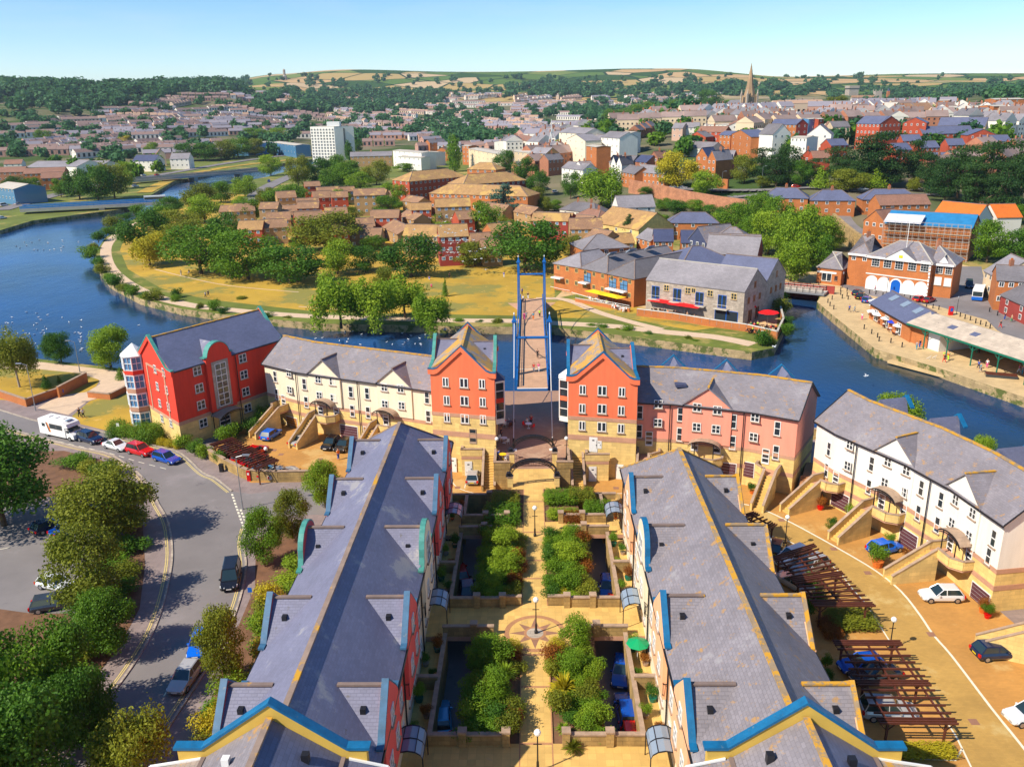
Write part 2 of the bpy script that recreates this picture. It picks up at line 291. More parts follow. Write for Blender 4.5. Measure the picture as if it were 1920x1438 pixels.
# ------------------------------------------------ mesh builder
class MB:
    def __init__(s): s.v=[]; s.f=[]; s.m=[]; s.mn=[]
    def mi(s,m):
        if m not in s.mn: s.mn.append(m)
        return s.mn.index(m)
    def face(s,pts,m):
        i=len(s.v); s.v+= [tuple(p) for p in pts]; s.f.append(tuple(range(i,i+len(pts)))); s.m.append(s.mi(m))
    def box(s,x0,x1,y0,y1,z0,z1,m,top=None):
        if x0>x1: x0,x1=x1,x0
        if y0>y1: y0,y1=y1,y0
        i=len(s.v); s.v+=[(x0,y0,z0),(x1,y0,z0),(x1,y1,z0),(x0,y1,z0),(x0,y0,z1),(x1,y0,z1),(x1,y1,z1),(x0,y1,z1)]
        for q in ((0,3,2,1),(4,5,6,7),(0,1,5,4),(1,2,6,5),(2,3,7,6),(3,0,4,7)):
            s.f.append(tuple(i+k for k in q)); s.m.append(s.mi(top if top and q==(4,5,6,7) else m))
    def pris(s,a,b,m,cap=None):
        """loft between two equal-length rings of 3-D points"""
        k=len(a); i=len(s.v); s.v+=[tuple(p) for p in a]+[tuple(p) for p in b]; mm=s.mi(m); mc=s.mi(cap or m)
        for j in range(k):
            j2=(j+1)%k; s.f.append((i+j,i+j2,i+k+j2,i+k+j)); s.m.append(mm)
        s.f.append(tuple(i+j for j in reversed(range(k)))); s.m.append(mc)
        s.f.append(tuple(i+k+j for j in range(k))); s.m.append(mc)
    def ex(s,poly,ax,a0,a1,m,cap=None):
        f={'x':lambda p,a:(a,p[0],p[1]),'y':lambda p,a:(p[0],a,p[1]),'z':lambda p,a:(p[0],p[1],a)}[ax]
        s.pris([f(p,a0) for p in poly],[f(p,a1) for p in poly],m,cap)
    def tube(s,p,q,r,m,n=6,r2=None):
        p=Vector(p); q=Vector(q); d=(q-p).normalized(); u=d.cross(Vector((0,0,1)))
        if u.length<.01: u=Vector((1,0,0))
        u.normalize(); v=d.cross(u); r2=r if r2 is None else r2
        A=[p+(u*math.cos(t)+v*math.sin(t))*r for t in [2*math.pi*k/n for k in range(n)]]
        Bq=[q+(u*math.cos(t)+v*math.sin(t))*r2 for t in [2*math.pi*k/n for k in range(n)]]
        s.pris(A,Bq,m)
    def bar(s,p,q,w,h,m):
        """box beam between p and q, w wide (horizontal), h high, top at p/q z"""
        p=Vector(p); q=Vector(q); d=q-p; u=Vector((-d.y,d.x,0)); 
        if u.length<1e-4: u=Vector((1,0,0))
        u=u.normalized()*w/2; z=Vector((0,0,h))
        s.pris([p-u,p+u,p+u-z,p-u-z],[q-u,q+u,q+u-z,q-u-z],m)
    def lathe(s,c,prof,m,n=10):
        for (r0,z0),(r1,z1) in zip(prof,prof[1:]):
            for k in range(n):
                t0=2*math.pi*k/n; t1=2*math.pi*(k+1)/n
                P=[(c[0]+r0*math.cos(t0),c[1]+r0*math.sin(t0),c[2]+z0),(c[0]+r0*math.cos(t1),c[1]+r0*math.sin(t1),c[2]+z0),(c[0]+r1*math.cos(t1),c[1]+r1*math.sin(t1),c[2]+z1),(c[0]+r1*math.cos(t0),c[1]+r1*math.sin(t0),c[2]+z1)]
                if r0<1e-6: P=[P[0],P[2],P[3]]
                elif r1<1e-6: P=P[:3]
                s.face(P,m)
    def tri(s,pts,m):
        """flat polygon in world points, tessellated"""
        pts=[Vector(p) for p in pts]; i=len(s.v); s.v+=[tuple(p) for p in pts]
        for t in tessellate_polygon([pts]):
            a,b_,c=[pts[k] for k in t]
            if (b_-a).cross(c-a).z<0: t=(t[0],t[2],t[1])
            s.f.append(tuple(i+k for k in t)); s.m.append(s.mi(m))
    def build(s,name,parent=None,loc=None,rot=0,smooth=False,uv=True):
        me=bpy.data.meshes.new(name); me.from_pydata(s.v,[],s.f)
        for k in s.mn: me.materials.append(MATS[k])
        if len(s.mn)>1: me.polygons.foreach_set('material_index',s.m)
        if uv:
            L=me.uv_layers.new(name='uv'); buf=[0.]*(2*len(me.loops)); li=0; V=s.v
            for f in s.f:
                a,b_,c=V[f[0]],V[f[1]],V[f[2]]
                ux,uy,uz=b_[0]-a[0],b_[1]-a[1],b_[2]-a[2]; vx,vy,vz=c[0]-a[0],c[1]-a[1],c[2]-a[2]
                nx,ny,nz=uy*vz-uz*vy,uz*vx-ux*vz,ux*vy-uy*vx
                h=math.hypot(nx,ny); q=math.sqrt(nx*nx+ny*ny+nz*nz) or 1
                if h<1e-3*q: e1=(1,0,0); e2=(0,1,0)
                else:
                    e1=(-ny/h,nx/h,0); nx/=q;ny/=q;nz/=q
                    e2=(ny*e1[2]-nz*e1[1],nz*e1[0]-nx*e1[2],nx*e1[1]-ny*e1[0])
                for k in f:
                    p=V[k]; buf[li]=p[0]*e1[0]+p[1]*e1[1]; buf[li+1]=p[0]*e2[0]+p[1]*e2[1]+p[2]*e2[2]; li+=2
            L.data.foreach_set('uv',buf)
        if smooth: me.polygons.foreach_set('use_smooth',[True]*len(me.polygons))
        o=bpy.data.objects.new(name,me); C.objects.link(o)
        if parent is not None: o.parent=parent
        if loc is not None: o.location=loc
        o.rotation_euler.z=rot
        return o
def fix_normals(o):
    bm=bmesh.new(); bm.from_mesh(o.data); bmesh.ops.recalc_face_normals(bm,faces=bm.faces); bm.to_mesh(o.data); bm.free(); return o
def tag(o,label,cat,group=None):
    o['label']=label; o['category']=cat
    if group: o['group']=group
    return o
def st(o): o['kind']='structure'; return o
def stuff(o,label,cat): o['kind']='stuff'; o['label']=label; o['category']=cat; return o
def empty(name,loc,rz,label,cat,group=None):
    o=bpy.data.objects.new(name,None); C.objects.link(o); o.location=loc; o.rotation_euler.z=rz; o.empty_display_size=.3
    return tag(o,label,cat,group)
def inst(me,name,parent,loc,rz=0,scale=None):
    o=bpy.data.objects.new(name,me); C.objects.link(o); o.parent=parent; o.location=loc; o.rotation_euler.z=rz
    if scale: o.scale=scale
    return o
def copy_tree(src,loc,rz,label=None,group=None,scale=None):
    r=src.copy(); C.objects.link(r); r.location=loc; r.rotation_euler.z=rz
    if scale is not None: r.scale=(scale,)*3 if not hasattr(scale,'__len__') else scale
    if label: r['label']=label
    if group: r['group']=group
    for ch in src.children:
        c=ch.copy(); C.objects.link(c); c.parent=r
        for g in ch.children:
            d=g.copy(); C.objects.link(d); d.parent=c
    return r
def poly_sheet(name,pts,m,z,thick=None,side=None):
    mb=MB(); P=[Vector((p[0],p[1],z)) for p in pts]
    mb.tri(P,m)
    if thick:
        for a,b_ in zip(P,P[1:]+P[:1]):
            d=Vector((0,0,thick)); mb.face([a-d,b_-d,b_,a],side or m)
    return mb.build(name)
def px(lst,z=0): return [at(a,b,z) for a,b in lst]
def smooth_line(pts,k=6):
    out=[]; n_=len(pts)
    for i in range(n_-1):
        p0=pts[max(i-1,0)];p1=pts[i];p2=pts[i+1];p3=pts[min(i+2,n_-1)]
        for j in range(k):
            t=j/k
            out.append(0.5*((2*p1)+(p2-p0)*t+(2*p0-5*p1+4*p2-p3)*t*t+(3*p1-p0-3*p2+p3)*t**3))
    out.append(pts[-1]); return out
def ribbon(mb,pts,w,z,m,off=0):
    """flat strip of width w along world pts"""
    L=[];Rr=[]
    for i,p in enumerate(pts):
        a=pts[max(i-1,0)]; b_=pts[min(i+1,len(pts)-1)]; d=(b_-a); n_=Vector((-d.y,d.x,0)).normalized()
        L.append(p+n_*(off+w/2)); Rr.append(p+n_*(off-w/2))
    for i in range(len(pts)-1):
        mb.face([(Rr[i].x,Rr[i].y,z),(Rr[i+1].x,Rr[i+1].y,z),(L[i+1].x,L[i+1].y,z),(L[i].x,L[i].y,z)],m)
def wall_line(mb,pts,w,z0,z1,m,cop=None,coph=.12,copw=.12):
    for a,b_ in zip(pts,pts[1:]):
        a=Vector((a[0],a[1],0)); b_=Vector((b_[0],b_[1],0)); d=(b_-a).normalized()*w/2; a2=a-d*.98; b2=b_+d*.98
        mb.bar((a2.x,a2.y,z1),(b2.x,b2.y,z1),w,z1-z0,m)
        if cop: mb.bar((a2.x,a2.y,z1+coph),(b2.x,b2.y,z1+coph),w+copw,coph,cop)
# ================================================ SETTING: ground, water, terrain
FAR_W=px([(-900,500),(-300,455),(0,432),(60,414),(150,402),(232,392),(285,365),(325,341),(400,325),(480,314),(585,299),(612,297)])
FAR_I=px([(600,304),(500,332),(420,347),(345,369),(300,388),(252,410),(198,445),(178,475),(186,505),(205,530),(262,560),(340,579),(420,590),(600,607),(720,609),(860,612),(960,613),(1030,613),(1120,623),(1220,636),(1330,650),(1410,660),(1452,652),(1473,610),(1466,575),(1462,545),(1460,528),(1545,528),(1540,549),(1532,566),(1560,590),(1600,622),(1642,655),(1760,690),(1920,745),(2300,860)])
far_pts=FAR_W+FAR_I+[Vector((700,210,0)),Vector((700,300,0)),Vector((330,300,0)),Vector((250,245,0)),Vector((120,262,0)),Vector((30,330,0)),Vector((0,500,0)),Vector((-60,860,0)),Vector((-900,860,0)),Vector((-900,300,0))]
o=st(poly_sheet('ground',far_pts,'grass_green',0,6,'bank_stone'))
near_pts=px([(-900,650),(0,664),(130,680),(250,694),(400,715),(540,735),(700,748),(935,738),(1062,742),(1200,765),(1400,792),(1515,812),(1545,818),(1700,885),(1920,990),(2400,1230)])+[Vector((250,-60,0)),Vector((-300,-60,0))]
st(poly_sheet('near_ground',near_pts,'pavement',0,6,'bank_stone'))
# water: one sheet
mb=MB(); mb.face([(-1500,60,-1.7),(800,60,-1.7),(800,1100,-1.7),(-1500,1100,-1.7)],'water'); st(mb.build('water'))
# terrain grid in fans reaching the horizon
def terrain():
    us=[-2600+40*i for i in range(0,46)]+[-760+20*i for i in range(0,175)]+[2740+60*i for i in range(0,30)]
    ds=[]; d=236.
    while d<8200: ds.append(d); d*=1.028
    V=[];F=[]
    import mathutils
    fp=[(p.x,p.y) for p in far_pts]
    def inside(x,y):
        c=False;j=len(fp)-1
        for i in range(len(fp)):
            xi,yi=fp[i];xj,yj=fp[j]
            if (yi>y)!=(yj>y) and x<(xj-xi)*(y-yi)/(yj-yi)+xi: c=not c
            j=i
        return c
    for d in ds:
        for u in us:
            x=(u-993)/1685*d
            h=height(x,d)
            h+=0 if d<2400 else 6*math.sin(x*.004+d*.002)*math.sin(d*.003+x*.0011)
            river = (d<870 and h<.35)
            V.append((x,d,-6 if river else h-.08))
    nu=len(us)
    for j in range(len(ds)-1):
        for i in range(nu-1):
            a=j*nu+i; F.append((a,a+1,a+nu+1,a+nu))
    me=bpy.data.meshes.new('terrain'); me.from_pydata(V,[],F); me.materials.append(MATS['terrain'])
    me.polygons.foreach_set('use_smooth',[True]*len(F))
    o=bpy.data.objects.new('terrain',me); C.objects.link(o); return st(o)
terrain()
# --- near roads and paving
road_r=smooth_line(px([(-60,752),(0,769),(75,791),(155,803),(200,812),(240,824),(300,838),(340,851),(380,886),(404,897),(435,921)]),4)
road_r2=smooth_line(px([(462,990),(457,1020),(461,1070),(443,1145),(404,1227),(322,1354),(262,1445),(150,1640)]),4)
road_l=smooth_line(px([(-60,786),(0,800),(130,835),(200,850),(230,866),(258,886),(283,916),(297,945),(316,981),(323,1036),(316,1091),(297,1160),(270,1215),(220,1288),(160,1357),(103,1440),(0,1580)]),4)
mouth=px([(470,926),(512,921),(640,905),(640,965),(520,965),(480,975)])
rp=road_r+mouth+road_r2+road_l[::-1]
st(poly_sheet('road',rp,'tarmac',.008))
st(poly_sheet('car_park',px([(-120,955),(60,945),(160,965),(230,1000),(215,1120),(150,1190),(-150,1200)]),'tarmac',.006))
mb=MB()
for ln,off in ((road_r,.12),(road_r2,.12),(road_l,-.12)):
    pts=[p for p in ln]
    for a,b_ in zip(pts,pts[1:]):
        mb.bar((a.x,a.y,.12),(b_.x,b_.y,.12),.22,.12,'stone_grey')
st(mb.build('kerb'))
mb=MB()
for k in (.45,.65): ribbon(mb,road_l,.1,.016,'road_yellow',-k)
for k in (.45,.65): ribbon(mb,road_r2,.1,.016,'road_yellow',-k); 
for k in (.45,.65): ribbon(mb,road_r[18:],.1,.016,'road_yellow',-k)
def dashes(mb,pts,w,z,m,on,offl,start=0):
    L=[0]
    for a,b_ in zip(pts,pts[1:]): L.append(L[-1]+(b_-a).length)
    def pt(s_):
        for i in range(len(L)-1):
            if L[i+1]>=s_: k=(s_-L[i])/(L[i+1]-L[i] or 1); return pts[i].lerp(pts[i+1],k)
        return pts[-1]
    s_=start
    while s_+on<L[-1]: ribbon(mb,[pt(s_),pt(s_+on)],w,z,m); s_+=on+offl
dashes(mb,px([(435,926),(443,950),(452,975),(462,1002)]),.25,.016,'road_line',.6,.35)
dashes(mb,px([(451,955),(463,985),(466,1000)]),.25,.016,'road_line',.6,.35)
dashes(mb,px([(110,828),(200,848),(260,866),(330,884)]),.12,.016,'road_line',1.2,1.0)
dashes(mb,px([(320,1285),(270,1360),(230,1438)]),.12,.016,'road_line',1.4,1.6)
dashes(mb,px([(435,1240),(350,1345),(300,1438)]),.12,.016,'road_line',30,3)
for a,b_ in (((0,1030),(18,1026)),((90,1008),(108,1012)),((90,1115),(150,1112))): ribbon(mb,px([a,b_]),.12,.014,'road_line')
mb.build('road_markings')['kind']='structure'
bpy.data.objects['road_markings']['kind']='structure'
# yard paving under and round the estate
yard=px([(395,848),(430,792),(505,762),(560,770),(800,800),(930,800),(1075,800),(1200,830),(1480,860),(1530,880),(1560,900),(1880,1150),(2200,1420),(2300,1900)])+[Vector((10,20,0)),Vector((-19,20,0)),Vector((-22.3,60,0)),Vector((-22.8,88,0))]+px([(600,903),(470,905)])
st(poly_sheet('yard_paving',yard,'yard_paving',.006))
line_a=smooth_line(px([(1340,935),(1387,944),(1420,951),(1472,974),(1525,1002),(1582,1034),(1642,1070),(1689,1108),(1725,1153),(1750,1190),(1785,1230),(1858,1326),(1920,1403),(2000,1510)]),3)
line_b=smooth_line(px([(1330,960),(1395,985),(1436,1002),(1480,1015),(1560,1060),(1600,1106),(1628,1138),(1667,1200),(1717,1270),(1781,1362),(1804,1403),(1860,1520)]),3)
st(poly_sheet('yard_road',line_a+line_b[::-1],'yard_road',.011))
mb=MB(); ribbon(mb,line_a,.22,.016,'road_line'); ribbon(mb,line_b,.14,.016,'road_line')
ribbon(mb,px([(1804,1403),(1792,1425),(1700,1422)]),.14,.016,'road_line')
ribbon(mb,px([(835,915),(850,878)]),.12,.012,'road_line'); ribbon(mb,px([(850,880),(880,882)]),.12,.012,'road_line'); ribbon(mb,px([(880,882),(871,915)]),.12,.012,'road_line')
ribbon(mb,smooth_line(px([(846,900),(855,912),(872,920),(900,927)]),4),.12,.012,'road_line'); ribbon(mb,px([(1118,925),(1180,925)]),.12,.012,'road_line')
st(mb.build('yard_markings'))
mb=MB()
for q in ((1410,947),(1465,975),(1563,1029),(1627,1074),(1746,1189),(1680,1208),(1826,1353),(514,844),(527,852),(600,861),(1155,915),(858,914)):
    p=at(*q); mb.box(p.x-.35,p.x+.35,p.y-.35,p.y+.35,.012,.022,'brown_tile')
st(mb.build('yard_drains'))
# grass, beds and paths on the near bank
st(poly_sheet('grass',px([(-200,690),(70,692),(150,700),(188,712),(180,725),(163,735),(110,742),(50,752),(-100,745)]),'grass_dry',.012))
st(poly_sheet('lawn',px([(168,752),(200,742),(262,722),(300,745),(330,820),(300,832),(230,815),(150,795),(135,780)]),'grass_dry',.012))
st(poly_sheet('river_path',px([(-300,668),(60,676),(250,697),(262,722),(165,752),(128,778),(70,765),(110,742),(163,735),(188,720),(185,712),(150,700),(70,692),(-300,684)]),'gravel_path',.018))
st(poly_sheet('bank_grass',px([(-600,655),(0,664),(130,680),(250,694),(250,699),(60,677),(-600,668)]),'grass_green',.02))
for nm,pl in (('quay_grass',[(938,738),(967,737),(967,760),(940,760)]),('quay_grass',[(1030,738),(1062,741),(1062,762),(1030,760)])):
    st(poly_sheet(nm,px(pl,3),'grass_green',2.75))
st(poly_sheet('planting_bed',[Vector((-20.4,41,0)),Vector((-20.4,88,0)),Vector((-24.5,90,0))]+px([(520,1000),(480,1010),(478,1100),(440,1190),(400,1300),(340,1438)]),'soil',.014))
st(poly_sheet('woodland_floor',px([(120,845),(190,862),(245,915),(268,985),(272,1060),(262,1140),(225,1210),(120,1345),(45,1438),(-200,1600),(-300,1100),(60,1150),(170,1150),(230,1100),(235,1000),(200,950),(110,930),(-100,950),(-100,850)]),'soil',.014))
# --- far bank
st(poly_sheet('park_grass',px([(300,400),(262,420),(235,440),(225,470),(240,505),(300,540),(380,560),(480,572),(600,585),(860,590),(965,592),(1040,596),(1180,598),(1300,620),(1380,610),(1300,560),(1040,560),(1040,500),(1200,440),(1000,400),(600,380),(400,360)]),'grass_dry',.01))
rp=smooth_line(px([(250,418),(222,438),(200,462),(203,495),(230,525),(280,552),(350,571),(440,582),(560,592),(700,597),(860,601),(965,602),(1040,606),(1150,612),(1240,622),(1340,632),(1412,646)]),4)
mb=MB(); ribbon(mb,rp,3.6,.022,'gravel_path'); ribbon(mb,smooth_line(px([(1005,560),(1060,562),(1120,585),(1180,603),(1240,618)]),5),2.4,.026,'gravel_path')
ribbon(mb,smooth_line(px([(290,505),(350,520),(430,536),(560,548)]),4),.5,.024,'gravel_path'); ribbon(mb,px([(560,575),(700,585)]),.5,.024,'gravel_path')
st(mb.build('riverside_path'))
st(poly_sheet('quay_paving',px([(1440,520),(1545,548),(1532,566),(1560,590),(1600,622),(1642,655),(1760,690),(1920,745),(2300,860),(2300,640),(1900,520),(1780,490),(1560,505)]),'quay_stone',.012))
st(poly_sheet('quay_road',px([(1545,522),(1600,548),(1660,560),(1760,575),(1850,600),(1870,620),(1960,665),(2000,600),(1850,545),(1840,500),(1800,500),(1790,540),(1700,545),(1600,535)]),'tarmac',.02))
st(poly_sheet('warehouse_terrace',px([(1040,560),(1080,552),(1180,572),(1330,605),(1455,625),(1462,560),(1300,520),(1100,500)]),'quay_stone',.022))
# roads beyond
def tsheet(name,pts,m,w):
    P=[Vector(p) for p in smooth_line([T(a,b) for a,b in pts],8)]
    mb=MB()
    for i in range(len(P)-1):
        a,b_=P[i],P[i+1]; d=(b_-a); n_=Vector((-d.y,d.x,0)).normalized()*w/2
        mb.face([a-n_+Vector((0,0,.25)),b_-n_+Vector((0,0,.25)),b_+n_+Vector((0,0,.25)),a+n_+Vector((0,0,.25))],m)
    return st(mb.build(name))
tsheet('upper_road',[(1240,352),(1320,356),(1420,357),(1520,352),(1640,360),(1760,366)],'tarmac',11)
tsheet('hill_road',[(1420,380),(1370,372),(1420,366)],'tarmac',9)
tsheet('quay_hill',[(1575,405),(1590,425),(1625,445),(1660,470)],'tarmac',7)
tsheet('embankment_road',[(620,303),(560,325),(500,352),(470,375),(440,400)],'tarmac',9)
tsheet('embankment_road',[(0,395),(120,362),(200,345),(320,325),(450,303),(590,285)],'tarmac',9)
tsheet('embankment',[(270,362),(330,335),(420,315),(520,303),(590,294)],'grass_dry',9)
tsheet('flood_meadow',[(700,262),(760,262),(860,255),(940,250),(1000,246)],'grass_dry',40)
# ================================================ building kit
_W={}
def win_mesh(w,h,style,fm='white_paint',gm='glass_dark',sm='coping_stone'):
    k=(round(w,2),round(h,2),style,fm,gm,sm)
    if k in _W: return _W[k]
    f=MB(); g=MB(); d=.07
    def bx(x0,x1,z0,z1,dd=d): f.box(x0,x1,-dd,.0,z0,z1,fm)
    t=.09 if w>.7 else .07
    bx(-w/2,-w/2+t,0,h); bx(w/2-t,w/2,0,h); bx(-w/2+t,w/2-t,0,t); bx(-w/2+t,w/2-t,h-t,h)
    if style=='22':
        bx(-t*.6,t*.6,t,h-t); bx(-w/2+t,-t*.6,h*.48,h*.48+t*.7,.06); bx(t*.6,w/2-t,h*.48,h*.48+t*.7,.06)
    elif style=='2v': bx(-t*.9,t*.9,t,h-t)
    elif style=='2h': bx(-w/2+t,w/2-t,h*.5-t*.5,h*.5+t*.5)
    elif style=='door':
        bx(-w/2+t,w/2-t,0+t,h*.12); bx(-w/2+t,w/2-t,h*.36,h*.42); bx(-w/2+t,w/2-t,h*.64,h*.70)
    elif style=='grid':
        bx(-t*.5,t*.5,t,h-t); n_=max(2,int(h/.85))
        for i in range(1,n_): bx(-w/2+t,w/2-t,h*i/n_-.05,h*i/n_+.05,.06)
    elif style=='sash':
        for i in (1,2): bx(-w/2+w*i/3-.02,-w/2+w*i/3+.02,t,h-t,.05)
        for i in (1,2,3): bx(-w/2+t,w/2-t,h*i/4-.02,h*i/4+.02,.055)
    if style not in('door','garage','blank'): f.box(-w/2-.12,w/2+.12,-.16,-.0,-.12,-.002,sm)
    g.box(-w/2+t*.9,w/2-t*.9,-.025,-.003,t*.9,h-t*.9,gm)
    fo=f.build('window'); go=g.build('pane'); C.objects.unlink(fo); C.objects.unlink(go)
    _W[k]=(fo.data,go.data); bpy.data.objects.remove(fo); bpy.data.objects.remove(go); return _W[k]
def plain_mesh(kind,w,h,m):
    k=(kind,w,h,m)
    if k in _W: return _W[k]
    f=MB()
    if kind=='garage':
        f.box(-w/2,w/2,-.05,0,0,h,'white_paint')
        n_=5
        for i in range(n_): f.box(-w/2+.1,w/2-.1,-.075,-.052,h*i/n_+.02,h*(i+1)/n_-.02 if i<n_-1 else h-.1,m)
    elif kind=='louvre':
        f.box(-w/2,w/2,-.05,0,0,h,m); f.box(-w/2+.15,w/2-.15,-.06,-.052,.15,h-.15,'white_paint'); f.box(-.15,.15,-.065,-.061,h*.75,h*.83,'black_metal'); f.box(w/2-.2,w/2-.12,-.11,-.061,h*.45,h*.52,'black_metal')
    o=f.build(kind); C.objects.unlink(o); _W[k]=o.data; bpy.data.objects.remove(o); return _W[k]
class Bld:
    """building with wall segments (world coordinates) under one Empty"""
    def __init__(s,name,label,cat,origin,group=None):
        s.o=Vector(origin); s.root=empty(name,s.o,0,label,cat,group); s.seg={}
    def part(s,mb,name,parent=None,smooth=False):
        o=mb.build(name,parent or s.root,smooth=smooth)
        o.data.transform(Matrix.Translation(-s.o)); return o
    def hit(s,seg,px_,py_):
        a,b_=s.seg[seg]; r=ray(px_,py_); d=Vector((b_[0]-a[0],b_[1]-a[1],0)); n_=Vector((d.y,-d.x,0))
        t=(Vector((a[0],a[1],0))-Vector((0,0,CAM_H))).dot(n_)/r.dot(n_); p=r*t+Vector((0,0,CAM_H))
        return (p-Vector((a[0],a[1],p.z))).dot(d)/d.length_squared,p.z
    def put(s,seg,t,z,kind,w,h,*a,off=.0,**k):
        A,B_=s.seg[seg]; d=Vector((B_[0]-A[0],B_[1]-A[1],0)); n_=Vector((d.y,-d.x,0)).normalized()
        p=Vector((A[0],A[1],0))+d*t+n_*(.003+off); loc=Vector((p.x,p.y,z))-s.o; rz=math.atan2(d.y,d.x)
        if kind in('garage','louvre'): return inst(plain_mesh(kind,w,h,a[0]),'garage_door' if kind=='garage' else 'door',s.root,loc,rz)
        f,g=win_mesh(w,h,kind,*a,**k)
        fo=inst(f,'door' if kind=='door' else 'window',s.root,loc,rz); inst(g,'pane',fo,(0,0,0)); return fo
    def wpx(s,seg,pts,kind,w,h,*a,off=.0,**k):
        for q in pts:
            t,z=s.hit(seg,*q); s.put(seg,t,z,kind,w,h,*a,off=off,**k)
def zoomed(lst,ox,oy,sc_): return [(ox+x/sc_,oy+y/sc_) for x,y in lst]
def lerp2(a,b_,t): return Vector((a[0]+(b_[0]-a[0])*t,a[1]+(b_[1]-a[1])*t,0))
def out(a,b_):
    return Vector((b_[1]-a[1],a[0]-b_[0],0)).normalized()
def wall_bands(mb,a,b_,bands):
    for z0,z1,m,pr in bands:
        n_=out(a,b_)*pr; A=Vector((a[0],a[1],0))+n_; Bq=Vector((b_[0],b_[1],0))+n_
        mb.face([(A.x,A.y,z0),(Bq.x,Bq.y,z0),(Bq.x,Bq.y,z1),(A.x,A.y,z1)],m)
        if pr: 
            a_=Vector((a[0],a[1],0)); b2=Vector((b_[0],b_[1],0))
            mb.face([(A.x,A.y,z1),(Bq.x,Bq.y,z1),(b2.x,b2.y,z1),(a_.x,a_.y,z1)],m); mb.face([(a_.x,a_.y,z0),(b2.x,b2.y,z0),(Bq.x,Bq.y,z0),(A.x,A.y,z0)],m)
            mb.face([(a_.x,a_.y,z0),(A.x,A.y,z0),(A.x,A.y,z1),(a_.x,a_.y,z1)],m); mb.face([(b2.x,b2.y,z1),(Bq.x,Bq.y,z1),(Bq.x,Bq.y,z0),(b2.x,b2.y,z0)],m)
def coping(mb,pts,w,th,m,n_):
    """strip following 3-D profile pts; n_ horizontal unit vector of its width"""
    for a,b_ in zip(pts,pts[1:]):
        a=Vector(a);b_=Vector(b_); u=n_*w/2; z=Vector((0,0,th))
        mb.pris([a-u,a+u,a+u+z,a-u+z],[b_-u,b_+u,b_+u+z,b_-u+z],m)
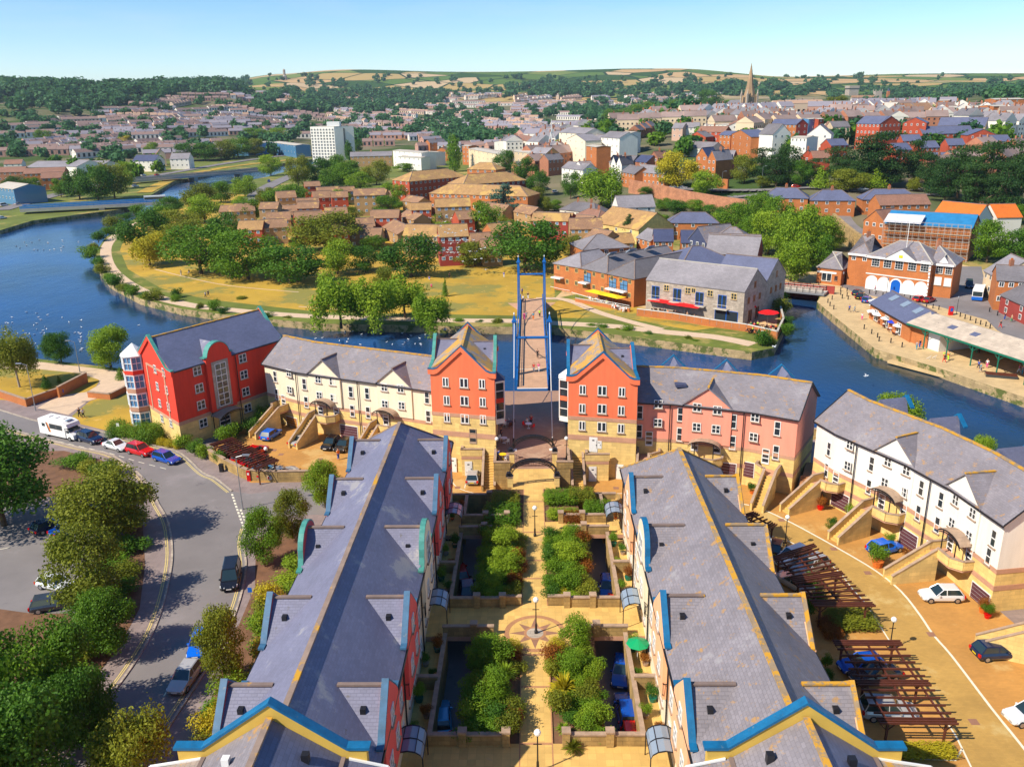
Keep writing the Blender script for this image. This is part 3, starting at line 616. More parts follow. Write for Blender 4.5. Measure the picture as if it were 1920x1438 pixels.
class Quad(Bld):
    def __init__(s,name,label,cat,c,zb,zE,zR,axis='LR',bands=None,roof='slate',over=.3,th=.16,cop=None,ridge='ridge_tile',group=None,hip=None,gut='black_metal',wallmat=None,copw=.5):
        c=[Vector((p[0],p[1],0)) for p in c]; super().__init__(name,label,cat,(c[0].x,c[0].y,zb),group)
        FL,FR,BR,BL=c; s.c=c; s.zE,s.zR,s.zb=zE,zR,zb
        s.seg=dict(f=(FL,FR),r=(FR,BR),b=(BR,BL),l=(BL,FL))
        bands=bands or [(zb,zE,wallmat or 'render_white',0)]
        w_=MB()
        for k in 'frbl': wall_bands(w_,*s.seg[k],bands)
        top=[x for x in bands if x[3]==0][-1][2]
        ends=('l','r') if axis=='LR' else ('f','b')
        for k in ends:
            if hip and k in hip: continue
            a,b_=s.seg[k]; m_=lerp2(a,b_,.5); w_.face([(a.x,a.y,zE),(b_.x,b_.y,zE),(m_.x,m_.y,zR)],top)
        w_.face([(p.x,p.y,zE) for p in c],top)
        s.wall=s.part(w_,'wall')
        # roof
        if axis=='LR': e0,e1=(BL,FL),(FR,BR)   # ends; ridge from mid e0 to mid e1
        else: e0,e1=(FL,FR),(BR,BL)
        R0=lerp2(*e0,.5); R1=lerp2(*e1,.5)
        if axis=='LR': sideA=(FL,FR); sideB=(BR,BL); 
        else: sideA=(FR,BR); sideB=(BL,FL)
        rd=(R1-R0).normalized(); half=(FL-BL).length/2 if axis=='LR' else (FR-FL).length/2
        sl=(zR-zE)/half; kk=ends
        r=MB()
        def hipend(k): return hip and k in hip
        ex0=over*.6 if not hipend(kk[0] if axis=='LR' else 'f') else 0
        ex1=over*.6 if not hipend(kk[1] if axis=='LR' else 'b') else 0
        h0=half*1.0 if hipend('l' if axis=='LR' else 'f') else 0
        h1=half*1.0 if hipend('r' if axis=='LR' else 'b') else 0
        r0=R0+rd*(h0-ex0); r1=R1-rd*(h1-ex1)
        def sidepts(sd,flip):
            a,b_=sd; n_=out(a,b_)*over
            a2=a+n_; b2=b_+n_
            return a2,b2
        zo=zE-sl*over; Z=lambda p,z: Vector((p.x,p.y,z))
        a,b_=sidepts(sideA,0); c_,d_=sidepts(sideB,0)
        # for LR: A goes R0side->R1side ; B goes R1side->R0side
        def ext(p,sgn,hp): return p+rd*sgn*(over if hp else over*.6)
        if axis=='LR':
            a=ext(a,-1,h0);b_=ext(b_,1,h1);c_=ext(c_,1,h1);d_=ext(d_,-1,h0)
        else:
            # A = FR->BR (R0 -> R1), B = BL->FL (R1->R0)
            a=ext(a,-1,h0);b_=ext(b_,1,h1);c_=ext(c_,1,h1);d_=ext(d_,-1,h0)
        up_=Vector((0,0,th))
        def slab(P):
            P=[Vector(p) for p in P]; r.pris([p for p in P],[p+up_ for p in P],roof)
        slab([Z(a,zo),Z(b_,zo),Z(r1,zR),Z(r0,zR)]); slab([Z(c_,zo),Z(d_,zo),Z(r0,zR),Z(r1,zR)])
        if h0: slab([Z(d_,zo),Z(a,zo),Z(r0,zR)])
        if h1: slab([Z(b_,zo),Z(c_,zo),Z(r1,zR)])
        s.roof=fix_normals(s.part(r,'roof')); s.r0,s.r1=r0,r1
        rm=MB(); rm.bar(Z(r0,zR+th+.1),Z(r1,zR+th+.1),.32,.16,ridge); 
        for hh,rr,(p,q) in ((h0,r0,(d_,a)),(h1,r1,(b_,c_))):
            if hh:
                for e in (p,q): rm.bar(Z(rr,zR+th+.08),Z(e,zo+th+.08),.26,.14,ridge)
        s.part(rm,'ridge',s.roof)
        if gut:
            g=MB(); g.bar(Z(a,zo+.06)+out(*sideA)*.06,Z(b_,zo+.06)+out(*sideA)*.06,.12,.12,gut); g.bar(Z(c_,zo+.06)+out(*sideB)*.06,Z(d_,zo+.06)+out(*sideB)*.06,.12,.12,gut); s.part(g,'gutter')
        if cop:
            for k in ends:
                if hip and k in hip: continue
                a,b_=s.seg[k]; m_=lerp2(a,b_,.5); n_=out(a,b_); cm=MB()
                P=[]
                for t,z in ((-.03,zE+.1),(.06,zE+.1),(.12,zE+.3),(.5,zR+.55),(.88,zE+.3),(.94,zE+.1),(1.03,zE+.1)):
                    q=lerp2(a,b_,t); P.append(Vector((q.x,q.y,z))+n_*.05)
                coping(cm,P,copw,.18,cop,n_)
                for A2,B2 in zip(P,P[1:]):
                    base=Vector((0,0,.7)); u=n_*copw*.4
                    cm.pris([A2-u,A2+u,A2+u-base,A2-u-base],[B2-u,B2+u,B2+u-base,B2-u-base],top)
                s.part(cm,'coping')
def gablet(B,a,b_,tc,hw,zE,dz,slope,roofm,ridgem,pr=.2,z0=None,wm='render_white',cop=None,cutz=None):
    """small gable rising from the eaves of segment a-b_ at fraction tc"""
    a=Vector((a[0],a[1],0));b_=Vector((b_[0],b_[1],0)); d=(b_-a).normalized(); n_=out(a,b_); c=lerp2(a,b_,tc)
    z0=z0 if z0 is not None else zE-1
    w_=MB(); P=[(-hw,z0),(hw,z0),(hw,zE),(0,zE+dz),(-hw,zE)]
    f=lambda x,o,z: tuple(c+d*x+n_*o+Vector((0,0,z)))
    w_.pris([f(x,pr,z) for x,z in P],[f(x,-.15,z) for x,z in P],wm); fix_normals(B.part(w_,'gable'))
    r=MB(); L=dz/slope; e=pr+.22; hx=hw*1.06; ze=zE-dz*.06
    for sg in (-1,1):
        T_=[f(0,e,zE+dz+.04),f(0,-L-.1,zE+dz+.04),f(hx*sg,-.1,ze-.03),f(hx*sg,e,ze-.03)]
        r.pris(T_,[(p[0],p[1],p[2]+.14) for p in T_],roofm)
    ro=fix_normals(B.part(r,'gable_roof')); q=MB(); q.bar(f(0,e,zE+dz+.28),f(0,-L,zE+dz+.28),.26,.12,ridgem); B.part(q,'ridge',ro)
    if cop:
        cm=MB(); coping(cm,[f(-hx-.1,pr,zE),f(0,pr,zE+dz+.25),f(hx+.1,pr,zE)],.4,.2,cop,n_); B.part(cm,'coping')
def terrace(name,label,pts,bands,zE,zR,depth,roof,ridgem,group=None,over=.3,endwall=None,bargem='black_metal'):
    P=[Vector((p[0],p[1],0)) for p in pts]; B=Bld(name,label,'terrace',(P[0].x,P[0].y,0),group)
    nn=[]
    for i in range(len(P)):
        ns=[]
        if i>0: ns.append(out(P[i-1],P[i]))
        if i<len(P)-1: ns.append(out(P[i],P[i+1]))
        v=sum(ns,Vector()); v=v.normalized(); v=v/max(.5,v.dot(ns[0])); nn.append(v)
    off=lambda i,o: P[i]+nn[i]*o
    w_=MB()
    for i in range(len(P)-1):
        B.seg[i]=(P[i],P[i+1]); wall_bands(w_,P[i],P[i+1],bands); wall_bands(w_,off(i+1,-depth),off(i,-depth),[b for b in bands if b[3]==0])
    ends=[(off(0,-depth),P[0]),(P[-1],off(len(P)-1,-depth))]; top=bands[-1][2]
    for k,(a,b_) in zip(('l','r'),ends):
        B.seg[k]=(a,b_); wall_bands(w_,a,b_,bands); m_=lerp2(a,b_,.5); w_.face([(a.x,a.y,zE),(b_.x,b_.y,zE),(m_.x,m_.y,zR)],top)
    B.wall=B.part(w_,'wall')
    sl=(zR-zE)/(depth/2); zo=zE-over*sl; r=MB(); th=Vector((0,0,.16)); rg=MB(); g=MB()
    dd=[Vector()]*len(P); dd[0]=(P[0]-P[1]).normalized()*.25; dd[-1]=(P[-1]-P[-2]).normalized()*.25
    for i in range(len(P)-1):
        for o1,o2 in ((over,-depth/2),(-depth-over,-depth/2)):
            A=[off(i,o1)+dd[i]+Vector((0,0,zo)),off(i+1,o1)+dd[i+1]+Vector((0,0,zo)),off(i+1,o2)+dd[i+1]+Vector((0,0,zR)),off(i,o2)+dd[i]+Vector((0,0,zR))]
            r.pris(A,[p+th for p in A],roof)
        a=off(i,-depth/2)+dd[i]+Vector((0,0,zR+.3)); b_=off(i+1,-depth/2)+dd[i+1]+Vector((0,0,zR+.3)); rg.bar(a,b_,.34,.16,ridgem)
        g.bar(off(i,over+.06)+dd[i]+Vector((0,0,zo+.06)),off(i+1,over+.06)+dd[i+1]+Vector((0,0,zo+.06)),.13,.13,'black_metal')
    B.roof=fix_normals(B.part(r,'roof')); B.part(rg,'ridge',B.roof); B.part(g,'gutter')
    for i in (0,-1):
        k=0 if i==0 else len(P)-1
        bm_=MB(); q=[off(k,over+.05)+dd[i]+Vector((0,0,zo+.1)),off(k,-depth/2)+dd[i]+Vector((0,0,zR+.12)),off(k,-depth-over)+dd[i]+Vector((0,0,zo+.1))]
        e=dd[i].normalized() if dd[i].length else Vector((1,0,0))
        coping(bm_,[p+e*.03 for p in q],.12,.12,bargem,e); B.part(bm_,'bargeboard')
    B.slope=sl; B.off=off
    return B
def pipe(B,seg,t,z0,z1,m='black_metal'):
    A,B_=B.seg[seg]; p=lerp2(A,B_,t)+out(A,B_)*.22; q=MB(); q.tube((p.x,p.y,z0),(p.x,p.y,z1),.07,m,6); B.part(q,'downpipe')
def pipepx(B,seg,q,z1,z0=0):
    t,z=B.hit(seg,*q); pipe(B,seg,t,z0,z1)
def arch_canopy(B,seg,t,z,w,dep=1.5,ph=2.6,z0=None,glazed='coping_stone'):
    """arched porch roof on posts; z floor level"""
    A,B_=B.seg[seg]; d=(Vector(B_)-Vector(A)).normalized(); n_=out(A,B_); c=lerp2(A,B_,t); o=MB(); gl=MB()
    f=lambda x,y,zz: Vector(c+d*x+n_*y+Vector((0,0,zz)))
    prof=[(math.sin(u)*w/2*1.05,z+ph-.5+math.cos(u)*.95-.0) for u in [R(-78+156*i/10) for i in range(11)]]
    for (x0,z0_),(x1,z1_) in zip(prof,prof[1:]):
        gl.pris([f(x0,0.02,z0_),f(x0,dep,z0_),f(x0,dep,z0_+.05),f(x0,.02,z0_+.05)],[f(x1,.02,z1_),f(x1,dep,z1_),f(x1,dep,z1_+.05),f(x1,.02,z1_+.05)],glazed)
        for y in (dep,.12): o.bar(f(x0,y,z0_+.02),f(x1,y,z1_+.02),.12,.14,'black_metal')
        o.bar(f(x0,dep,z0_-.25),f(x1,dep,z1_-.25),.08,.08,'black_metal')
    for x in (-w*.3,w*.3):
        o.tube(f(x,dep*.9,z),f(x,dep*.9,z+ph+.1),.07,'black_metal',6)
        o.bar(f(x,.1,z+ph+.1),f(x,dep*.9,z+ph+.1),.07,.07,'black_metal')
    p=B.part(o,'porch_frame'); B.part(gl,'porch_roof',p)
def stair_balcony(B,seg,t,zt,side=1,w=4.6,dep=1.9,flip=1,run=5.2,walls='stone_yellow'):
    """raised landing with parapet plus a straight stair running outward at one end"""
    A,B_=B.seg[seg]; d=(Vector(B_)-Vector(A)).normalized(); n_=out(A,B_); c=lerp2(A,B_,t); o=MB()
    f=lambda x,y,zz: Vector(c+d*x+n_*y+Vector((0,0,zz)))
    # landing slab with splayed plan
    pl=[(-w/2,0.02),(w/2,0.02),(w/2,dep*.55),(w/2-1,dep),(-w/2,dep)] if side<0 else [(-w/2,.02),(w/2,.02),(w/2,dep),(-w/2+1,dep),(-w/2,dep*.55)]
    o.pris([f(x,y,zt-.35) for x,y in pl],[f(x,y,zt-.02) for x,y in pl],'stone_band')
    ring=pl[1:]+pl[:1]; sx=side*(w/2-.75)
    for (x0,y0),(x1,y1) in zip(pl[1:],pl[2:]+pl[:1]):
        a=f(x0,y0,0);b_=f(x1,y1,0)
        if abs(y0-dep)<.01 and abs(y1-dep)<.01:
            # leave the stair gap
            if side>0: e=f(w/2-1.5,dep,0); b_=f(-w/2+1,dep,0); a=e
            else: a=f(w/2-1,dep,0); b_=f(-w/2+1.5,dep,0)
        o.bar((a.x,a.y,zt+.85),(b_.x,b_.y,zt+.85),.22,.95,walls); o.bar((a.x,a.y,zt+.95),(b_.x,b_.y,zt+.95),.3,.1,'coping_stone')
    p=fix_normals(B.part(o,'balcony'))
    s_=MB(); n=12
    for i in range(n):
        y0=dep+run*i/n; y1=dep+run*(i+1)/n; z1=zt-zt*(i+.0)/n-.02
        a=f(sx-.6,y0,0);b_=f(sx+.6,y0,0);c2=f(sx+.6,y1,0);d2=f(sx-.6,y1,0)
        s_.pris([Vector((q.x,q.y,0.02)) for q in (a,b_,c2,d2)],[Vector((q.x,q.y,max(.05,z1))) for q in (a,b_,c2,d2)],'path_slabs')
    so_=fix_normals(B.part(s_,'staircase'))
    for x in (sx-.72,sx+.72):
        q=MB(); a=f(x,dep-.1,0); b_=f(x,dep+run+.3,0); u=d*.11
        q.pris([Vector((a.x,a.y,0))-u,Vector((a.x,a.y,0))+u,Vector((a.x,a.y,zt+.85))+u,Vector((a.x,a.y,zt+.85))-u],[Vector((b_.x,b_.y,0))-u,Vector((b_.x,b_.y,0))+u,Vector((b_.x,b_.y,.95))+u,Vector((b_.x,b_.y,.95))-u],walls)
        q.bar((a.x,a.y,zt+.95),(b_.x,b_.y,1.05),.32,.1,'coping_stone'); fix_normals(B.part(q,'stair_wall',so_))
# ================================================ the two long ranges
def long_range(s,name,label,wall_far,wall_near,roofm,ridgem,cops,lower,gcol,outer):
    B=Bld(name,label,'apartment block',(s*14.8,39.4,0))
    X=lambda x:s*x
    YF=92.6 if s<0 else 84.6; w_=MB()
    secs=[(39.4,61.0,wall_near),(61.0,71.8,gcol),(71.8,YF,wall_far)]
    for y0,y1,m in secs:
        w_.box(X(9.7),X(14.8),y0,y1,5.6,9.9,m); w_.box(X(9.7),X(14.8),y0,y1,0,5.6,lower)
        w_.box(X(14.8),X(19.9),y0,y1,3.4,9.9,outer); w_.box(X(14.8),X(19.9),y0,y1,0,3.4,'stone_yellow')
    B.part(w_,'wall')
    r=MB(); th=.16
    # main roof: hip at far end
    e1,e2,zr,ze=9.45,20.15,14.0,9.75
    yh=YF-4.4
    def slab(P,m=roofm): r.pris([Vector(p) for p in P],[Vector(p)+Vector((0,0,th)) for p in P],m)
    slab([(X(e1),39.6,ze),(X(14.8),39.6,zr),(X(14.8),yh,zr),(X(e1),YF+.3,ze)])
    slab([(X(e2),39.6,ze),(X(14.8),39.6,zr),(X(14.8),yh,zr),(X(e2),YF+.3,ze)])
    slab([(X(e1),YF+.3,ze),(X(e2),YF+.3,ze),(X(14.8),yh,zr)])
    ro=fix_normals(B.part(r,'roof'))
    q=MB(); q.bar((X(14.8),39.6,zr+.3),(X(14.8),yh,zr+.3),.36,.18,ridgem)
    for e in (e1,e2): q.bar((X(14.8),yh,zr+.26),(X(e),YF+.3,ze+.26),.3,.14,ridgem)
    B.part(q,'ridge',ro)
    q=MB()
    for e in (e1-.05,e2+.05): q.tube((X(e),39.6,ze+.02),(X(e),YF+.3,ze+.02),.09,'black_metal',6)
    B.part(q,'gutter')
    seg_c=('c',(Vector((X(9.7),39.4,0)),Vector((X(9.7),YF,0))) if s<0 else (Vector((X(9.7),YF,0)),Vector((X(9.7),39.4,0))))
    B.seg['c']=seg_c[1]
    B.seg['o']=(Vector((X(19.9),YF,0)),Vector((X(19.9),39.4,0))) if s<0 else (Vector((X(19.9),39.4,0)),Vector((X(19.9),YF,0)))
    B.seg['e']=(Vector((min(X(9.7),X(19.9)),39.4,0)),Vector((max(X(9.7),X(19.9)),39.4,0)))
    for gi,(yg,kind) in enumerate(((87.1,'p'),(77.0,'p'),(66.45,'c'),(55.8,'p'),(45.6,'p'))):
        if yg>YF-4: continue
        for xw,dr in ((9.7,-1),(19.9,1)):
            curved=kind=='c'
            plainout=s>0 and dr>0
            if plainout: prof=[(-3.3,9.9),(-3.2,9.95),(0,12.5),(3.2,9.95),(3.3,9.9)]
            elif curved:
                prof=[(-3.3,10.2),(-2.6,10.2)]+[(-2.3*math.cos(R(a)),10.9+2.3*math.sin(R(a))) for a in range(0,181,18)]+[(2.6,10.2),(3.3,10.2)]
            else: prof=[(-3.3,10.2),(-2.7,10.2),(-2.2,10.8),(0,12.9),(2.2,10.8),(2.7,10.2),(3.3,10.2)]
            hw=3.3; g=MB(); z0=3.4 if dr>0 else 5.6
            wm=gcol if curved and dr<0 else (wall_near if yg<61 else wall_far) if dr<0 else outer
            P=[(-hw+.3,z0),(hw-.3,z0)]+[(y,z) for y,z in prof[::-1][1:-1]]
            xa=X(xw+dr*.35); xb=X(xw-dr*.12)
            g.pris([(xa,yg+y,z) for y,z in P],[(xb,yg+y,z) for y,z in P],wm)
            go=fix_normals(B.part(g,'gable'))
            cm=MB(); cmat=cops[0] if not curved else cops[1]; cw_=.46 if not(s>0 and dr>0) else .3
            if s>0 and dr>0: cmat='ridge_lichen'; prof=[(-3.2,9.95),(0,12.7),(3.2,9.95)]
            coping(cm,[(X(xw+dr*.1),yg+y,z) for y,z in prof],cw_,.16,cmat,Vector((1,0,0))); B.part(cm,'coping',go)
            # dormer roof back to main slope
            sl=(zr-ze)/(14.8-e1); zd=12.35 if not curved else 12.6; xin=e1+(zd-ze)/sl; d=MB()
            xw2=xw+dr*.0
            for sg in (-1,1):
                pts=[(X(xw2),yg,zd),(X(xin if dr<0 else 29.6-xin),yg,zd),(X(xw-dr*.3),yg+sg*2.95,9.98),(X(xw2),yg+sg*2.95,9.98)]
                d.pris([Vector(p) for p in pts],[Vector(p)+Vector((0,0,.16)) for p in pts],roofm)
            do=fix_normals(B.part(d,'gable_roof')); q=MB(); q.bar((X(xw2),yg,zd+.3),(X(xin if dr<0 else 29.6-xin),yg,zd+.3),.3,.14,'ridge_lichen' if dr>0 and s>0 else 'ridge_tile')
            q.box(X(xw-dr*1.2)-.18,X(xw-dr*1.2)+.18,yg-1.4,yg-1.0,11.2,11.75,'black_metal'); B.part(q,'ridge',do)
            # windows in the gable
            sg='c' if dr<0 else 'o'; Ls=B.seg[sg]; L=(Ls[1]-Ls[0]).length
            tt=lambda y:(y-Ls[0].y)/(Ls[1].y-Ls[0].y)
            for z,h in ((4.0,1.3),(6.9,1.3)):
                for dy in (-1.3,1.3): B.put(sg,tt(yg+dy),z,'22',1.1,h,off=.36 if z>z0 else 0)
            B.put(sg,tt(yg),9.7,'22' if not curved else 'grid',1.0 if not curved else 1.9,1.2 if not curved else 2.2,off=.36)
    for y in (82,71.7,61.2,50.7,41.4):
        for sg in 'co':
            Ls=B.seg[sg]; t=(y-Ls[0].y)/(Ls[1].y-Ls[0].y)
            for z in (3.6,6.6): B.put(sg,t,z,'22',1.2,1.4)
            p=lerp2(*Ls,(y+1.3-Ls[0].y)/(Ls[1].y-Ls[0].y))+out(*Ls)*.12; q=MB(); q.tube((p.x,p.y,0),(p.x,p.y,9.8),.07,'white_paint' if lower=='render_white' else 'black_metal',6); B.part(q,'downpipe')
    # near end gable wall with blue coping
    g=MB(); P=[(X(20.4),0),(X(9.6),0),(X(9.6),13.3),(X(10.7),13.3),(X(14.85),16.35),(X(19.0),13.3),(X(20.4),13.3)]
    g.pris([(x,39.0,z) for x,z in P],[(x,39.5,z) for x,z in P],'render_yellow'); go=fix_normals(B.part(g,'end_gable'))
    cm=MB(); coping(cm,[(x,39.22,z) for x,z in [(X(20.6),13.3),(X(19.0),13.3),(X(14.85),16.35),(X(10.7),13.3),(X(9.4),13.3)]],.6,.18,'coping_blue',Vector((0,1,0))); B.part(cm,'coping',go)
    # lower near block
    g=MB(); g.box(X(8.9),X(21.6),24,39.0,0,11.9,'render_yellow'); B.part(g,'front_wall')
    r=MB(); pr=[(8.5,11.9),(10.9,12.6),(14.85,15.3),(18.9,12.6),(22.0,11.9)]
    rr='slate_blue'
    for (x0,z0),(x1,z1) in zip(pr,pr[1:]):
        A=[(X(x0),38.97,z0),(X(x1),38.97,z1),(X(x1),26,z1),(X(x0),24,z0)]; r.pris([Vector(p) for p in A],[Vector(p)+Vector((0,0,.16)) for p in A],'slate_gold' if (x0==18.9 or False) else ('slate_lichen' if x1>15 and s<0 or s>0 and x0<12 else rr))
    ro=fix_normals(B.part(r,'lower_roof')); q=MB(); q.bar((X(14.85),38.9,15.62),(X(14.85),26,15.62),.36,.18,ridgem)
    for x,z in ((10.9,12.6),(18.9,12.6)): q.bar((X(x),38.9,z+.3),(X(x),26,z+.3),.24,.12,'ridge_tile')
    B.part(q,'ridge',ro)
    q=MB(); q.bar((X(8.4),38.95,12.2),(X(8.4),24,12.2),.14,.2,'white_paint'); q.bar((X(22.1),38.95,12.2),(X(22.1),24,12.2),.14,.2,'white_paint'); q.bar((X(8.4),38.93,12.24),(X(10.6),38.93,12.8),.12,.12,'white_paint');q.bar((X(22.1),38.93,12.24),(X(19.1),38.93,12.8),.12,.12,'white_paint'); B.part(q,'gutter')
    q=MB(); q.box(X(16.7)-.2,X(16.7)+.2,36.6,37.0,14.1,14.75,'white_paint' if s<0 else 'black_metal'); B.part(q,'roof_vent',ro); q=MB(); q.box(X(12.6)-.2,X(12.6)+.2,37.3,37.7,13.4,14.4,'black_metal'); B.part(q,'roof_vent',ro)
    return B
BL_=long_range(-1,'apartment_range','long slate-roofed range with red court walls and blue coped gables, left of the garden','render_rose','render_rose','slate','ridge_brown',('coping_steel','coping_green'),'render_cream','render_cream','render_rose')
BR_=long_range(1,'apartment_range','long slate-roofed range with peach court walls and blue coped gables, right of the garden','render_peach','render_peach','slate_lichen','ridge_lichen',('coping_blue','coping_blue'),'render_cream','render_cream','render_peach')
# ================================================ river-front towers
def tower(nm,label,c,zE,zR,cm,sidecop,s):
    B=Quad(nm,label,'tower house',c,0,zE,zR,'FB',[(0,3.5,'stone_yellow',0),(3.5,8.2,'stone_yellow',0),(8.2,zE,'render_orange',0),(4.7,5.5,'stone_band',.04),(8.2,8.9,'stone_band',.04),(1.9,2.4,'stone_band',.03)][0:2]+[(8.2,zE,'render_orange',0),(5.2,5.9,'stone_band',.04),(8.0,8.5,'stone_band',.05)],roof='slate_gold',ridge='ridge_lichen',over=.05,cop=cm,gut=None,copw=.45)
    # side gables with tall copings and little dormer roofs
    for sg,tc in (('l',.42),('r',.58)):
        a,b_=B.seg[sg]; d=(b_-a).normalized(); n_=out(a,b_); L=(b_-a).length; c_=lerp2(a,b_,tc); hw=L*.30
        f=lambda x,o,z: Vector(c_+d*x+n_*o+Vector((0,0,z)))
        g=MB(); P=[(-hw,zE-2),(hw,zE-2),(hw,zE+.2),(0,zR-.1),(-hw,zE+.2)]
        g.pris([f(x,.12,z) for x,z in P],[f(x,-.25,z) for x,z in P],'render_orange'); go=fix_normals(B.part(g,'gable'))
        k=MB(); coping(k,[f(-L*tc if sg=='l' else -L*tc,0,zE+.1),f(-hw,0,zE+.25),f(0,0,zR+.1),f(hw,0,zE+.25),f(L*(1-tc),0,zE+.1)],.45,.18,sidecop,n_); B.part(k,'coping',go)
        dm=MB(); half=(c[1]-c[0]).length/2; sl=(zR-zE)/half; zd=zR-.75; LL=half-(zR-zd)/sl
        for q in (-1,1):
            pts=[f(0,-.2,zd),f(0,-LL,zd),f(hw*q*.95,-.1,zE+.12),f(hw*q*.95,0,zE+.12)]
            dm.pris(pts,[p+Vector((0,0,.16)) for p in pts],'slate')
        do=fix_normals(B.part(dm,'gable_roof')); q=MB(); q.bar(f(0,-.2,zd+.26),f(0,-LL,zd+.26),.26,.1,'ridge_tile'); q.box(f(0,-1.4,0).x-.15,f(0,-1.4,0).x+.15,f(-1.2,-1.4,0).y-.15,f(-1.2,-1.4,0).y+.15,zd-1.1,zd-.45,'black_metal'); B.part(q,'ridge',do)
    return B
c=[Vector((-13.5,107.1,0)),Vector((-4.95,104.9,0)),Vector((-5.1,117.6,0)),Vector((-13.3,118.4,0))]
TL=tower('tower_house','orange gabled tower left of the footbridge with turquoise coping over its left side',c,14.4,17.3,'coping_steel','coping_green',-1)
TL.wpx('f',zoomed([(330,465),(820,490),(345,710),(830,735),(350,940),(835,970)],790,660,7.19),'2v',.85,1.25)
TL.wpx('f',zoomed([(577,480),(585,720),(590,960)],790,660,7.19),'2v',1.15,1.3)
TL.wpx('f',[(790+700/7.19,660+1232/7.19)],'door',1.0,2.1,'coping_stone')
c=[Vector((4.65,105.0,0)),Vector((13.4,103.2,0)),Vector((13.3,114.6,0)),Vector((5.1,116.5,0))]
TR=tower('tower_house','orange gabled tower right of the footbridge with bright blue coping all round its roof',c,13.9,16.8,'coping_blue','coping_blue',1)
TR.wpx('f',zoomed([(305,570),(833,600),(300,820),(825,850),(298,1050),(820,1090)],1050,660,7.19),'2v',.85,1.25)
TR.wpx('f',zoomed([(568,585),(565,830),(562,1070)],1050,660,7.19),'2v',1.15,1.3)
TR.wpx('f',zoomed([(448,1345)],1050,660,7.19),'louvre',1.1,2.1,'white_paint'); TR.wpx('f',zoomed([(525,1300)],1050,660,7.19),'louvre',.7,1.1,'white_paint')
for B,sg,t0 in ((TL,'r',.30),(TR,'l',.62)):   # projecting glazed bays over the plaza
    a,b_=B.seg[sg]; n_=out(a,b_); d=(b_-a).normalized(); c_=lerp2(a,b_,t0); f=lambda x,o,z: Vector(c_+d*x+n_*o+Vector((0,0,z)))
    m_=MB(); pl=[(-1.3,0.01),(-.7,1.2),(.7,1.2),(1.3,0.01)]
    for z0,z1,mm in ((6.4,7.1,'white_paint'),(9.4,10.0,'render_red' if B is TL else 'render_orange'),(12.2,12.5,'white_paint')):
        m_.pris([f(x,o,z0) for x,o in pl],[f(x,o,z1) for x,o in pl],mm)
    m_.pris([f(x*.9,o*.93,7.1) for x,o in pl],[f(x*.9,o*.93,12.2) for x,o in pl],'glass_dark')
    for x,o in pl[:]: m_.tube(f(x*.95,o*.96,6.8),f(x*.95,o*.96,12.3),.09,'white_paint',4)
    for z in (8.3,11.1):
        for (x0,o0),(x1,o1) in zip(pl,pl[1:]): m_.bar(f(x0*.95,o0*.97,z),f(x1*.95,o1*.97,z),.08,.1,'white_paint')
    bo=fix_normals(B.part(m_,'bay_window')); rf=MB(); ap=f(0,.05,13.7)
    for (x0,o0),(x1,o1) in zip(pl,pl[1:]): rf.face([f(x0*1.1,o0*1.08,12.5),f(x1*1.1,o1*1.08,12.5),ap],'slate_dark' if B is TL else 'white_paint')
    B.part(rf,'bay_roof',bo)
# ================================================ curved white terrace, left
LB=[(0,2.9,'stone_yellow',0),(2.9,4.6,'stone_yellow',0),(4.6,9.6,'render_cream',0),(2.35,2.9,'stone_band',.03),(4.25,4.75,'stone_band',.04)]
def order(b): return [x for x in b if x[3]]+[x for x in b if not x[3]]
WL=terrace('white_terrace','curved cream terrace with grey slate roof between the red block and the left tower',[(-41.9,126.6),(-35.7,122.4),(-30.7,120.1),(-25.7,118.0),(-20.3,115.6),(-13.2,112.5)],order(LB),9.6,12.8,9,'slate_lichen','ridge_lichen')
def seg_of(B,px_,py_,n_):
    for i in range(n_):
        t,z=B.hit(i,px_,py_)
        if 0<=t<=1: return i,t,z
    return None
def wauto(B,n_,lst,kind,w,h,*a,**k):
    for q in lst:
        r_=seg_of(B,*q,n_)
        if r_: B.put(r_[0],r_[1],r_[2],kind,w,h,*a,**k)
z5=lambda l:zoomed(l,500,600,4.174)
for q,hw in (((455,360),3.1),((1000,400),3.1)):
    i,t,z=seg_of(WL,*z5([(q[0],q[1]+120)])[0],5); gablet(WL,*WL.seg[i],t,2.9,9.6,2.3,WL.slope,'slate_lichen','ridge_tile',z0=4.8,wm='render_cream')
wauto(WL,5,z5([(185,440),(192,570),(413,490),(423,615),(525,508),(532,635),(930,553),(935,683),(1057,563),(1065,695)]),'22',1.1,1.15,off=.21)
wauto(WL,5,z5([(72,485),(85,622),(300,545),(315,685),(663,607),(675,755),(790,620),(798,768),(1258,655),(1268,800)]),'2h',.8,1.8)
wauto(WL,5,z5([(140,685),(430,775),(553,785),(938,825)]),'door',.95,2.05)
wauto(WL,5,z5([(205,855)]),'garage',2.6,2.1,'wood_door'); wauto(WL,5,z5([(335,872),(810,940)]),'garage',2.2,2.1,'wood_door'); wauto(WL,5,z5([(650,925)]),'garage',3.2,2.1,'garage_purple')
for q in ((250,600),(725,640)): 
    i,t,z=seg_of(WL,*z5([q])[0],5); pipe(WL,i,t,0,9.5)
for q,sd in (((480,780),-1),((960,830),-1),((130,700),1)):
    i,t,z=seg_of(WL,*z5([q])[0],5); stair_balcony(WL,i,t,2.9,side=sd,w=4.4 if sd<0 else 2.6,run=4.5)
    if sd<0: arch_canopy(WL,i,t,2.9,3.6)
